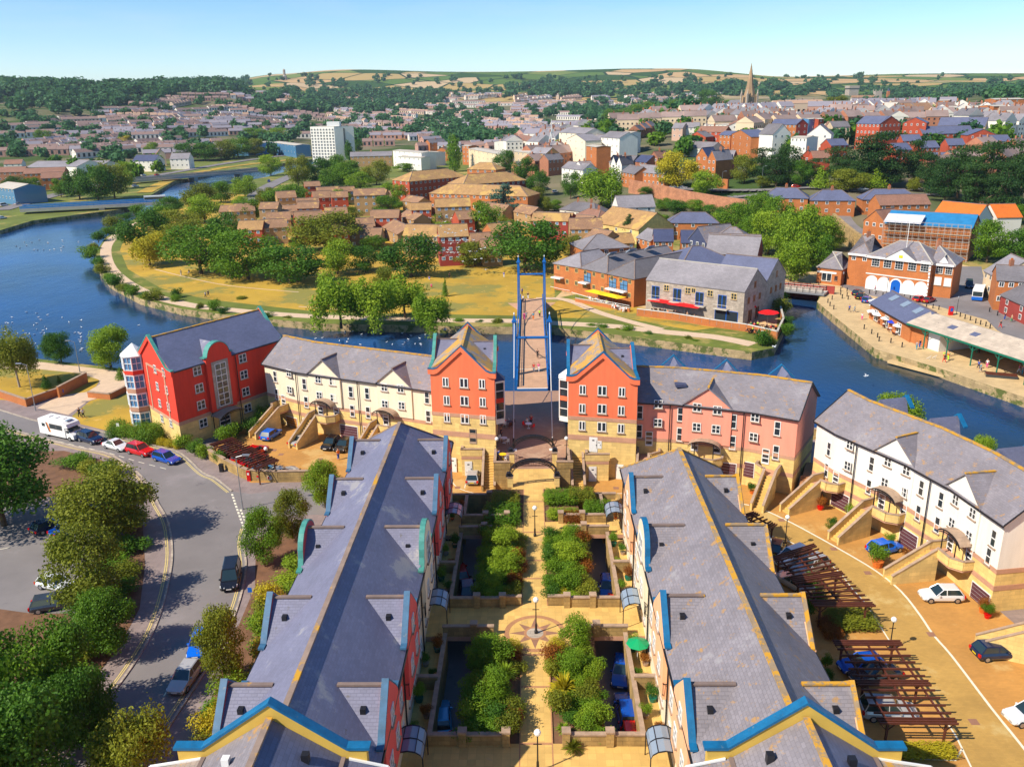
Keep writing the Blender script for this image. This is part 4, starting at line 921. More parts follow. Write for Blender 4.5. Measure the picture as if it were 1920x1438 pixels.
# ================================================ pink terrace, right
PBd=[(0,2.9,'stone_yellow',0),(2.9,5.0,'stone_yellow',0),(5.0,10.3,'render_pink',0),(2.35,2.9,'stone_band',.03),(4.75,5.2,'stone_band',.04)]
PR=terrace('pink_terrace','pink terrace with lichen-spotted slate roof joined to the right tower',[(13.5,105.4),(18.4,104.6),(27.5,101.4),(32.5,98.4)],order(PBd),10.3,13.4,9.6,'slate_lichen','ridge_lichen')
z6=lambda l:zoomed(l,1020,600,3.692)
i,t,z=seg_of(PR,*z6([(1130,640)])[0],3); gablet(PR,*PR.seg[i],t,3.1,10.3,2.4,PR.slope,'slate_lichen','ridge_lichen',z0=5.2,wm='render_pink')
wauto(PR,3,z6([(790,607),(787,735),(1060,630),(1057,765),(1200,650),(1190,780),(1463,700),(1452,835)]),'22',1.1,1.15,off=.21)
wauto(PR,3,z6([(662,685),(658,815),(943,700),(938,838),(1308,750),(1302,895),(1612,800),(1602,965)]),'2h',.8,1.9)
wauto(PR,3,z6([(725,870),(1040,905),(1195,925),(1530,995)]),'door',.95,2.05)
wauto(PR,3,z6([(1235,1085)]),'garage',3.4,2.1,'garage_purple'); wauto(PR,3,z6([(1410,1085)]),'garage',1.6,2.1,'garage_purple')
for q in ((870,700),(1375,800)):
    i,t,z=seg_of(PR,*z6([q])[0],3); pipe(PR,i,t,0,10.2)
for q,sd in (((1115,905),-1),((1560,1000),1),((725,880),-1)):
    i,t,z=seg_of(PR,*z6([q])[0],3); stair_balcony(PR,i,min(t,.8),2.9,side=sd,w=4.6 if q[0]==1115 else 2.8,run=4.5)
    if q[0]==1115: arch_canopy(PR,i,t,2.9,4.0)
q=MB(); a=PR.off(1,-2.3); b_=PR.off(2,-2.3); m_=a.lerp(b_,.05); q.box(m_.x-.7,m_.x+.7,m_.y-.6,m_.y+.6,11.9,12.25,'slate_dark'); PR.part(q,'skylight',PR.roof)
for k in (.2,.5,.8): # river-side gables peeping over the ridge
    a=PR.off(0,-9.6).lerp(PR.off(3,-9.6),k); q=MB(); coping(q,[a+Vector((-1.6,.3,12.5)),a+Vector((0,0,14.1)),a+Vector((1.6,-.6,12.5))],.5,.2,'coping_blue',Vector((.2,.9,0))); q.pris([a+Vector((-1.6,.3,9.5)),a+Vector((1.6,-.6,9.5)),a+Vector((0,0,14.0))],[a+Vector((-1.6,-3,11.5)),a+Vector((1.6,-3.4,11.5)),a+Vector((0,-3,13.9))],'slate'); fix_normals(PR.part(q,'river_gable'))
# ================================================ curved white terrace, right
RBd=[(0,2.9,'stone_yellow',0),(2.9,4.5,'stone_yellow',0),(4.5,9.6,'render_white',0),(2.35,2.9,'stone_band',.03),(4.2,4.7,'stone_band',.04)]
WR=terrace('white_terrace','curved bright white terrace with orange lichen on its slate roof at the right edge',[(35.3,99.6),(36.4,95.6),(38.4,91.6),(41.0,86.3),(42.9,80.2),(44.1,72.4)],order(RBd),9.6,12.9,8.2,'slate_lichen','ridge_lichen')
z7=lambda l:zoomed(l,1480,720,4.23)
for q in ((850,560),(1400,860)):
    r_=seg_of(WR,*z7([q])[0],5); gablet(WR,*WR.seg[r_[0]],r_[1],2.7,9.6,2.3,WR.slope,'slate_lichen','ridge_lichen',z0=4.8)
wauto(WR,5,z7([(488,515),(470,680),(790,650),(765,815),(937,720),(915,890),(1330,960),(1300,1140),(1465,1065),(1435,1245)]),'22',1.0,1.15,off=.21)
wauto(WR,5,z7([(310,570),(290,735),(648,690),(625,870),(1040,885),(1015,1080),(1195,980),(1165,1175),(1610,1290),(1570,1430)]),'2h',.75,1.8)
wauto(WR,5,z7([(362,820),(725,1000),(895,1085),(1265,1350),(1415,1430)]),'door',.95,2.05)
wauto(WR,5,z7([(395,985)]),'garage',2.8,2.1,'garage_purple'); wauto(WR,5,z7([(600,1085)]),'garage',1.6,2.1,'garage_purple'); wauto(WR,5,z7([(935,1300),(1500,1760)]),'garage',2.8,2.1,'garage_purple'); wauto(WR,5,z7([(1110,1395)]),'garage',1.4,2.1,'garage_purple')
for q in ((520,700),(1100,980)):
    r_=seg_of(WR,*z7([q])[0],5); pipe(WR,r_[0],r_[1],0,9.5)
for q,sd in (((345,830),-1),((790,1010),-1),((1340,1400),-1)):
    r_=seg_of(WR,*z7([q])[0],5); stair_balcony(WR,r_[0],r_[1],2.9,side=sd,w=4.4 if q[0]>400 else 3.4,run=4.4)
    if q[0]>400: arch_canopy(WR,r_[0],r_[1],2.9,3.6)
for k in (.28,.55,.8):
    i=int(k*5); a=WR.off(i,-8.2).lerp(WR.off(i+1,-8.2),k*5-i); q=MB(); coping(q,[a+Vector((-.4,1.1,12.3)),a+Vector((0,0,13.5)),a+Vector((.4,-1.1,12.3))],.5,.2,'coping_blue',Vector((.95,.2,0))); q.pris([a+Vector((-.4,1.1,9.5)),a+Vector((.4,-1.1,9.5)),a+Vector((0,0,13.4))],[a+Vector((-3.6,.8,11.4)),a+Vector((-2.9,-2.2,11.4)),a+Vector((-3.4,-.5,13.3))],'slate'); fix_normals(WR.part(q,'river_gable'))
# next terrace corner at the right frame edge
NR=Quad('pink_block','corner of a pink rendered block cut by the right frame edge, beside the white terrace','apartment block',[(45.2,63.4),(56,52),(66,60),(49.5,73.0)],0,9.6,13,'LR',order([(0,4.6,'stone_yellow',0),(4.6,9.6,'render_peach',0),(4.2,4.7,'stone_band',.04),(2.35,2.9,'stone_band',.03)]),roof='slate_lichen')
NR.seg['g']=(Vector((49.5,73,0)),Vector((45.2,63.4,0)))
NR.put('l',.75,5.8,'22',1,1.2); NR.put('l',.4,5.8,'2h',.8,1.8); NR.put('l',.55,0,'garage',2.8,2.1,'garage_purple'); stair_balcony(NR,'l',.85,2.9,side=1,w=3,run=4); pipe(NR,'l',.97,0,9.4)
# ================================================ red riverside block, far left
RBb=[(0,1.9,'stone_yellow',0),(1.9,3.9,'stone_yellow',0),(3.9,11.8,'render_red',0),(3.5,4.05,'stone_band',.04)]
A_=Vector((-51.7,115.4,0)); B2_=Vector((-40.6,132.6,0)); D_=Vector((-61.4,125.4,0)); C2_=D_+(B2_-A_)*1.02
RB=Quad('red_block','tall red four-storey block with dark slate roof and a glazed corner bay by the river','apartment block',[A_,B2_,C2_,D_],0,11.8,15.4,'LR',order(RBb),roof='slate_blue',ridge='ridge_lichen',cop='coping_green',over=.25)
z4=lambda l:zoomed(l,240,560,4.571)
RB.wpx('f',z4([(597,655),(615,803),(632,945),(650,1100),(985,545),(997,685),(1013,830),(1030,970)]),'22',1.4,1.35)
RB.wpx('l',zoomed([(375,425),(490,470),(408,655),(530,705),(440,880),(557,930),(470,1085),(590,1150)],240,640,7.19),'22',.95,1.2)
t0,zz=RB.hit('f',240+815/4.571,560+925/4.571)
g=MB(); a,b_=RB.seg['f']; d=(b_-a).normalized(); n_=out(a,b_); c_=lerp2(a,b_,t0); f=lambda x,o,z: Vector(c_+d*x+n_*o+Vector((0,0,z)))
P=[(-2.3,3.9),(2.3,3.9),(2.3,12.4)]+[(2.0*math.cos(R(q)),12.4+2.0*math.sin(R(q))) for q in range(0,181,15)]+[(-2.3,12.4)]
g.pris([f(x,.5,z) for x,z in P],[f(x,-.4,z) for x,z in P],'render_red'); go=fix_normals(RB.part(g,'stair_bay'))
cm=MB(); coping(cm,[f(x,.05,z) for x,z in [(2.6,12.4),(2.1,12.4)]+[(2.0*math.cos(R(q)),12.4+2.0*math.sin(R(q))) for q in range(15,166,15)]+[(-2.1,12.4),(-2.6,12.4)]],1.0,.16,'coping_green',n_); RB.part(cm,'coping',go)
g=MB(); 
for sg in (-1,1): pts=[f(0,-.3,14.2),f(0,-3.6,14.2),f(2.0*sg,-.4,12.0),f(2.0*sg,-.3,12.0)]; g.pris(pts,[p+Vector((0,0,.15)) for p in pts],'slate')
fix_normals(RB.part(g,'gable_roof')); g=MB(); g.pris([f(x,.5,z) for x,z in ((-1.5,4.2),(1.5,4.2),(1.5,11.6),(-1.5,11.6))],[f(x,.56,z) for x,z in ((-1.5,4.2),(1.5,4.2),(1.5,11.6),(-1.5,11.6))],'stone_grey'); fix_normals(RB.part(g,'window_surround'))
RB.put('f',t0,4.5,'grid',2.0,6.7,off=.57); RB.put('f',t0,1.0,'door',2.0,2.4,off=.05); arch_canopy(RB,'f',t0,1.0,4.6,dep=2.4)
for q in ((912,500),(680,700)):
    t,z=RB.hit('f',*z4([q])[0]); pipe(RB,'f',t,0,11.6)
# panel frame on the gable
a,b_=RB.seg['l']; d=(b_-a).normalized(); n_=out(a,b_); f=lambda t,o,z: Vector(lerp2(a,b_,t)+n_*o+Vector((0,0,z)))
g=MB()
for t0_,t1_,z0,z1 in ((.30,.33,3.9,11.2),(.77,.80,3.9,11.2),(.33,.53,10.9,11.2),(.57,.77,10.9,11.2)): g.pris([f(t,0,z) for t,z in ((t0_,z0),(t1_,z0),(t1_,z1),(t0_,z1))],[f(t,.08,z) for t,z in ((t0_,z0),(t1_,z0),(t1_,z1),(t0_,z1))],'stone_band')
fix_normals(RB.part(g,'wall_panel'))
# corner bay
cb=lerp2(a,b_,.06)+n_*.5; g=MB(); gl=MB(); rr=1.9
ring=lambda r_,z:[(cb.x+r_*math.cos(R(45*k+10)),cb.y+r_*math.sin(R(45*k+10)),z) for k in range(8)]
for i,z in enumerate((0.,3.1,6.1,9.0)):
    g.pris(ring(rr,z),ring(rr,z+.75),'render_red' if i==3 else 'stone_band'); gl.pris(ring(rr*.93,z+.75),ring(rr*.93,z+3.0),'glass_sky'); g.pris(ring(rr,z+2.75),ring(rr,z+3.0),'white_paint'); g.pris(ring(rr,z+.72),ring(rr*1.02,z+.85),'white_paint')
    for k in range(8):
        x,y,_=ring(rr*.97,z)[k]; g.tube((x,y,z+.7),(x,y,z+2.9),.12,'white_paint',5); x2,y2,_=ring(rr*.95,z)[(k+1)%8]; g.bar((x,y,z+1.9),(x2,y2,z+1.9),.08,.1,'white_paint'); mx_,my_=(x+x2)/2,(y+y2)/2; g.tube((mx_,my_,z+.7),(mx_,my_,z+2.9),.05,'white_paint',4)
g.lathe((cb.x,cb.y,12.0),[(rr*1.1,0),(.02,1.7)],'white_paint',8)
bo=RB.part(g,'corner_bay'); RB.part(gl,'pane',bo)
# ================================================ garden court between the ranges
V3=lambda x,y,z=0: Vector((x,y,z))
def sblock(name,x0,x1,y0,y1,z0,z1,side,top):
    mb=MB(); mb.box(x0,x1,y0,y1,z0,z1,side,top); return st(mb.build(name))
sblock('garden_podium',-5.2,5.2,30,94.6,-.5,2.9,'stone_wall','soil')
sblock('plaza',-5.1,4.75,100.4,131.2,-.5,3.0,'stone_wall','plaza_brick')
sblock('garden_path',-1.25,1.25,24,94.4,2.9,3.0,'stone_wall','path_slabs')
sblock('garden_path',-2.7,2.7,94.4,100.4,-.5,3.0,'stone_wall','path_slabs')
for s in (-1,1):
    sblock('lane',min(s*5.2,s*9.7),max(s*5.2,s*9.7),30,92,-.4,.03,'tarmac','tarmac')
    for y0,y1 in ((51.6,64.4),(69.4,82.6),(86.4,92.4)):
        sblock('terrace_floor',min(s*8.05,s*9.7),max(s*8.05,s*9.7),y0,y1,0,2.5,'stone_wall','path_slabs')
mb=MB()
for y in (91,83.5,77.5,74.0,69.1,61.8,57.6,51.2,46): mb.box(-1.25,1.25,y-.12,y+.12,3.0,3.006,'path_brick')
for s in (-1,1): mb.box(s*1.2-.05,s*1.2+.05,24,94.4,3.0,3.007,'path_brick')
st(mb.build('path_bands'))
for yc,dy in ((84.4,1.5),(66.8,2.4),(48.8,2.4)):
    sblock('cross_walk',-9.7,9.7,yc-dy,yc+dy,2.55,3.004,'stone_band','path_slabs')
# compass mosaic
mb=MB(); cx,cy=0,64.9
for r0,r1,m_ in ((2.75,2.3,'path_brick'),(.75,.0,'stone_grey'),(1.0,.75,'path_brick')):
    for k in range(40):
        a,b_=2*math.pi*k/40,2*math.pi*(k+1)/40
        mb.face([(cx+r1*math.cos(a),cy+r1*math.sin(a),3.014),(cx+r0*math.cos(a),cy+r0*math.sin(a),3.014),(cx+r0*math.cos(b_),cy+r0*math.sin(b_),3.014),(cx+r1*math.cos(b_),cy+r1*math.sin(b_),3.014)][:4 if r1 else 4],m_)
for k in range(8):
    a=2*math.pi*k/8; r1=2.3 if k%2==0 else 2.05
    mb.face([(cx+.95*math.cos(a-.39),cy+.95*math.sin(a-.39),3.010),(cx+r1*math.cos(a),cy+r1*math.sin(a),3.010),(cx+.95*math.cos(a+.39),cy+.95*math.sin(a+.39),3.010)],'brown_tile')
st(mb.build('compass_mosaic'))
st(sblock('cross_walk',-3.2,3.2,62.2,69.2,2.6,3.008,'stone_band','path_slabs'))
def gwall(label,pts,z0,z1,piers=()):
    """garden wall thing: wall + coping, with piers"""
    P=[V3(*p) for p in pts]; r=empty('garden_wall',(P[0].x,P[0].y,z0),0,label,'wall','stone garden walls of the court')
    w_=MB(); c_=MB()
    wall_line(w_,P,.28,z0,z1,'stone_wall'); wall_line(c_,P,.38,z1,z1+.12,'coping_stone')
    for nm,b_ in (('wall',w_),('coping',c_)):
        o=b_.build(nm,r); o.data.transform(Matrix.Translation((-P[0].x,-P[0].y,-z0)))
    for i in piers:
        q=MB(); q.box(-.27,.27,-.27,.27,0,z1-z0+.3,'stone_wall'); q.box(-.33,.33,-.33,.33,z1-z0+.3,z1-z0+.45,'coping_stone'); q.build('pier',r,loc=P[i]-P[0])
    return r
nm={-1:'left',1:'right'}
for s in (-1,1):
    sd=nm[s]
    # long wall between lane and terrace
    for y0,y1,w_ in ((51.4,64.4,'nearest the camera'),(69.4,82.6,'beside the middle planting'),(86.4,92.3,'nearest the gate')):
        gwall(f'long stone wall along the {sd} car lane, {w_}',[(s*7.93,y0),(s*7.93,y1)],0,3.3)
    for y,w_ in ((58,'nearest stretch'),(76,'middle stretch')):
        gwall(f'short wall dividing the {sd} terraces, {w_}',[(s*8.1,y),(s*9.65,y)],2.5,3.7)
    for yc,dy,w_ in ((84.4,1.5,'farthest'),(66.8,2.4,'middle'),(48.8,2.4,'nearest')):
        xi=s*(3.0 if yc>60 else 2.2)
        gwall(f'parapet on the far side of the {w_} cross walk, {sd} half',[(s*8.0,yc+dy-.15),(s*5.4,yc+dy-.15),(xi,yc+dy-.15)],3.0,3.95,(1,2))
        gwall(f'parapet on the near side of the {w_} cross walk, {sd} half',[(s*8.0,yc-dy+.15),(s*5.4,yc-dy+.15),(s*(3.8 if yc>60 else 5.3),yc-dy+.15)],3.0,3.95,(1,))
    gwall(f'angled wall beside the compass mosaic, far {sd} corner',[(s*1.4,69.4),(s*3.0,69.4),(s*3.0,69.0)],3.0,3.9)
    gwall(f'end wall closing the {sd} lane by the gate',[(s*9.6,92.4),(s*5.3,92.4),(s*4.4,92.4)],0,3.3,(1,))
    # glazed porch
    for yc,w_ in ((84.4,'farthest'),(66.8,'middle'),(48.8,'nearest')):
        r=empty('glazed_porch',(s*8.85,yc,3),0,f'arched glass porch on black frame at the {w_} door of the {sd} range','porch','glazed porches of the ranges'); f=MB(); g=MB()
        n_=6; xs=[-.95,-.95*.86,-.95*.5,0,.95*.5,.95*.86,.95]
        pr=[(1.0*math.cos(R(180-30*i)),1.9+.7*math.sin(R(30*i))) for i in range(7)]
        for (x0,z0),(x1,z1) in zip(pr,pr[1:]): g.face([(x0,-1.3,z0),(x1,-1.3,z1),(x1,1.3,z1),(x0,1.3,z0)],'glass_roof')
        for y in (-1.3,0,1.3):
            for (x0,z0),(x1,z1) in zip(pr,pr[1:]): f.bar((x0,y,z0+.05),(x1,y,z1+.05),.07,.07,'black_metal')
        for x in (-1,1):
            for y in (-1.3,1.3): f.tube((x,y,0),(x,y,1.95),.045,'black_metal',5)
            f.bar((x,-1.3,1.93),(x,1.3,1.93),.06,.06,'black_metal')
        for x in (-.5,.5): f.bar((x,-1.3,2.55),(x,1.3,2.55),.05,.05,'black_metal')
        f.build('frame',r); g.build('glass',r)
# balconies: black railings on court walls
for s in (-1,1):
    for y in (84.8,79,74.6,69.2,63.5,58,53.4,48,43.5):
        for z in (6.0,):
            if s>0 and y>80: continue
            k=MB(); w=1.3
            for i in range(8): k.tube((-.28,-w/2+w*i/7,0),(-.28,-w/2+w*i/7,1.0),.02,'black_metal',4)
            k.bar((-.28,-w/2,1.02),(-.28,w/2,1.02),.06,.06,'black_metal'); k.bar((-.28,-w/2,.06),(-.28,w/2,.06),.06,.06,'black_metal')
            for yy in (-w/2,w/2): k.bar((-.28,yy,1.02),(0,yy,1.02),.05,.05,'black_metal')
            B=BL_ if s<0 else BR_; o=k.build('balcony_rail',B.root); o.location=V3(s*9.68,y,z)-B.o; 
            if s<0: o.rotation_euler.z=math.pi
# lamps with white globes
def lamp(p,h,label,group='globe lamps of the estate'):
    r=empty('globe_lamp',p,0,label,'street lamp',group); q=MB(); q.lathe((0,0,0),[(.16,0),(.16,.25),(.1,.35),(.09,.9),(.055,1.0),(.045,h-.35),(.09,h-.3),(.05,h-.2)],'black_metal',8); q.bar((-.3,0,h*.72),(.3,0,h*.72),.05,.05,'black_metal'); q.build('post',r)
    g=MB(); n_=6; g.lathe((0,0,h),[(.26*math.sin(math.pi*i/n_)+1e-7*(i in(0,n_)),-.26*math.cos(math.pi*i/n_)) for i in range(n_+1)],'lamp_globe',10); g.build('globe',r,smooth=True)
lamp(V3(0.1,82.6,3),3.4,'globe lamp on the garden path nearest the gate')
lamp(V3(.1,64.9,3),3.4,'globe lamp standing in the centre of the compass mosaic')
lamp(V3(.1,48.4,3),3.4,'globe lamp on the garden path nearest the camera')
lamp(V3(-4.7,102.3,3),3.4,'globe lamp at the left corner of the plaza by the arch')
lamp(V3(4.3,102.3,3),3.4,'globe lamp at the right corner of the plaza by the arch')
lamp(at(1471,1030),4,'globe lamp beside the first pergola and parked cars')
lamp(at(1668,1218),3.2,'globe lamp at the kerb by the orange hedge'); lamp(at(504,892),4,'globe lamp behind the yard wall by the light blue car')
# street lights
def slight(q,h,label,dirx=1,grp='tall street lights'):
    p=T(*q) if q[1]<600 else at(*q); r=empty('street_light',p,0,label,'street light',grp); m_=MB(); m_.lathe((0,0,0),[(.12,0),(.1,1.2),(.07,1.3),(.05,h)],'grey_metal',6); m_.tube((0,0,h),(1.0*dirx,0,h+.25),.04,'grey_metal',5); m_.build('post',r)
    m_=MB(); m_.box(.8*dirx,1.7*dirx,-.16,.16,h+.18,h+.34,'grey_metal'); m_.build('lantern',r)
slight((67,770),8,'street light by the brick wall on the left pavement',-1)
slight((150,698),6,'dark lamp post on the riverside path beside the round tree',-1)
slight((455,955),0.1+7,'street light arching over the road junction',1)
for i,(q,lb) in enumerate((((128,356),'street light beside the far road bridge'),((75,372),'street light by the road left of the bridge'),((524,325),'street light on the embankment road by the tree'),((1353,362),'street light in front of the red school-like house'),((1428,352),'street light on the upper road by the pine'),((1478,340),'street light on the upper road left of the pale tree'),((1737,350),'street light before the large pines at right'),((598,350),'street light among the embankment trees'),((1146,400),'white lamp post by the red hedge car park'))): slight(q,9,lb)
# ---------- gate, piers, arches, stairs
def pier(x,y,z0,z1,label):
    m_=MB(); m_.box(-.32,.32,-.32,.32,0,z1-z0,'stone_yellow'); m_.box(-.4,.4,-.4,.4,z1-z0,z1-z0+.14,'coping_stone'); return tag(m_.build('gate_pier',loc=(x,y,z0)),label,'pier','stone piers of the garden gate')
for s in (-1,1):
    pier(s*2.75,101.2,3,4.9,f'yellow stone pier at the {nm[s]} side of the iron gate'); pier(s*2.85,95.2,3,4.3,f'yellow stone pier under the {nm[s]} foot of the front arch')
def arch(y,z,w,h,label):
    m_=MB(); n_=18
    P=[(w/2*math.cos(math.pi*(1-i/n_)),z+.25+h*math.sin(math.pi*i/n_)) for i in range(n_+1)]
    for (x0,z0),(x1,z1) in zip(P,P[1:]):
        for dy in (-.22,.22):
            m_.bar((x0,dy,z0+.05),(x1,dy,z1+.05),.14,.14,'black_metal'); m_.bar((x0*.9,dy,z0*1-.28),(x1*.9,dy,z1-.28),.1,.1,'black_metal')
    for i in range(0,n_+1,2): x0,z0=P[i]; m_.bar((x0,-.22,z0),(x0,.22,z0),.1,.1,'black_metal'); m_.bar((x0,0,z0),(x0*.9,0,z0-.26),.08,.08,'black_metal')
    for s in (-1,1): m_.box(s*w/2-.4,s*w/2+.3,-.4,.4,z-.02,z+.12,'black_metal'); m_.box(s*w/2-.3,s*w/2+.2,-.3,.3,z+.28,z+.4,'black_metal'); m_.box(s*w/2-.2,s*w/2+.1,-.2,.2,z+.12,z+.28,'black_metal')
    for i,v in enumerate(m_.v): m_.v[i]=(v[0],v[1],v[2]-z)
    o=m_.build('iron_arch',loc=(0,y,z)); tag(o,label,'arch')
arch(101.4,5.06,5.7,1.9,'black iron arch over the gate at the plaza steps'); arch(95.2,4.46,5.9,1.9,'black iron arch over the garden path, in front of the gate')
r=empty('iron_gate',(0,101.1,3),0,'double iron gate with sagging top rail between stone piers','gate')
for s in (-1,1):
    m_=MB()
    top=lambda x:1.05+.75*(abs(x)/2.4)**2
    for i in range(13):
        x=s*(.05+2.3*i/12); m_.tube((x,0,.1),(x,0,top(x)),.022,'wood_brown',4)
    for i in range(8):
        a=s*2.35*i/8; b_=s*2.35*(i+1)/8; m_.bar((a,0,top(a)),(b_,0,top(b_)),.05,.05,'wood_brown'); m_.bar((a,.03,.15+.8*(1-(abs(a)/2.4)**2)),(b_,.03,.15+.8*(1-(abs(b_)/2.4)**2)),.04,.04,'wood_brown')
    m_.bar((s*.05,0,.15),(s*2.35,0,.15),.05,.05,'wood_brown'); m_.build('gate_leaf',r)
for s in (-1,1):   # stairs from plaza down to the yards
    r=empty('stone_stairs',(s*5.8,100.4,0),0,f'flight of stone steps down from the {nm[s]} side of the plaza','stairs')
    m_=MB()
    for i in range(14): m_.box(-.65,.65,i*.36-.2,i*.36+.36-.2,0,3.0*(i+1)/14,'path_slabs')
    fix_normals(m_.build('steps',r)); 
    for x in (-.8,.78):
        m_=MB(); m_.ex([(-.4,0),(5,0),(5,3.9),(-.4,.9)],'x',x-.12,x+.12,'stone_wall'); m_.bar((x,-.5,1.0),(x,5.1,4.0),.32,.12,'coping_stone'); fix_normals(m_.build('side_wall',r))
    gwall(f'parapet of the plaza facing the garden, {nm[s]} side',[(s*4.95,100.5),(s*3.1,100.5)],3,3.9)
    gwall(f'parapet along the {nm[s]} edge of the plaza above the steps',[(s*4.95 if s<0 else 4.6,100.8),(s*4.95 if s<0 else 4.6,104.6)],3,3.9)
# bin-store annexes against the towers
for (x0,x1,y0,y1,zt,lb) in ((-9.6,-6.9,105.0,107.2,2.9,'yellow stone bin store with two white doors below the left tower'),(6.9,9.9,103.0,105.4,2.9,'yellow stone bin store with a white door below the right tower')):
    r=empty('bin_store',(x0,y0,0),0,lb,'outbuilding'); m_=MB(); m_.box(0,x1-x0,0,y1-y0,0,zt,'stone_yellow'); m_.box(-.02,x1-x0+.02,-.03,y1-y0,zt-.5,zt-.1,'stone_band'); m_.build('wall',r)
    m_=MB(); wall_line(m_,[(0,.1),(x1-x0,.1)],.25,zt,zt+.9,'stone_yellow','coping_stone'); wall_line(m_,[(.1,.1),(.1,y1-y0)],.25,zt,zt+.9,'stone_yellow','coping_stone'); m_.build('parapet',r)
    inst(plain_mesh('louvre',1.0,2.1,'white_paint'),'door',r,(.9,-.03,0)); 
inst(plain_mesh('louvre',1.0,2.1,'white_paint'),'door',TL.root,V3(-10.9,106.3,0)-TL.o,-.25); inst(plain_mesh('louvre',1.0,2.1,'white_paint'),'door',TR.root,V3(11.4,103.6,0)-TR.o,-.2)
# round brick planter ring by the right range
m_=MB(); c0=at(1143,946); 
for k in range(28):
    a,b_=2*math.pi*k/28,2*math.pi*(k+1)/28
    for r0,r1 in ((1.35,1.15),): m_.pris([(r*math.cos(t),r*math.sin(t),0) for r,t in ((r1,a),(r0,a),(r0,b_),(r1,b_))],[(r*math.cos(t),r*math.sin(t),1.1) for r,t in ((r1,a),(r0,a),(r0,b_),(r1,b_))],'stone_wall')
m_.face([(1.2*math.cos(2*math.pi*k/20),1.2*math.sin(2*math.pi*k/20),.4) for k in range(20)],'path_slabs')
tag(fix_normals(m_.build('vent_ring',loc=c0)),'round low stone ring wall by the right range','ring wall')
# boundary walls
def bwall(name,label,pxs,h,m_,cop='coping_stone',w=.35,z=0):
    P=[at(a,b_,z) for a,b_ in pxs]; o=MB(); wall_line(o,P,w,z,z+h,m_,cop)
    q=o.build(name,loc=(P[0].x,P[0].y,z)); q.data.transform(Matrix.Translation((-P[0].x,-P[0].y,-z))); return tag(q,label,'wall')
bwall('yard_wall','curved yellow stone wall between the road and the left yard',[(395,862),(425,880),(455,895),(468,900),(520,903),(580,902)],1.5,'stone_wall')
bwall('brick_wall','brick retaining wall round the grass at the left edge',[(-60,728),(0,745),(51,762),(90,748),(112,741)],1.3,'brick_orange')
bwall('brick_wall','tall sloping brick wall at the opening to the riverside path',[(112,745),(163,718)],1.9,'brick_orange')
bwall('brick_wall','low brick planter wall right of the path opening',[(168,745),(207,749),(257,724)],1.0,'brick_orange')
bwall('canal_wall','white-topped low wall between pink and white terraces by the river',[(1518,822),(1545,826)],1.6,'stone_wall')
# wide red steps between terraces
r=empty('wide_steps',(33.9,95.6,0),R(-22),'wide reddish steps between the pink and white terraces','stairs'); m_=MB()
for i in range(11): m_.box(-1.5,1.3,i*.4,i*.4+.4,0,.17*(i+1),'path_brick')
fix_normals(m_.build('steps',r)); m_=MB(); m_.box(-1.3,1.0,4.4,9,0,1.88,'path_brick'); m_.build('landing',r)
m_=MB(); m_.bar((-1.5,-.2,1),(-1.5,4.4,2.9),.05,.05,'black_metal'); m_.build('handrail',r)
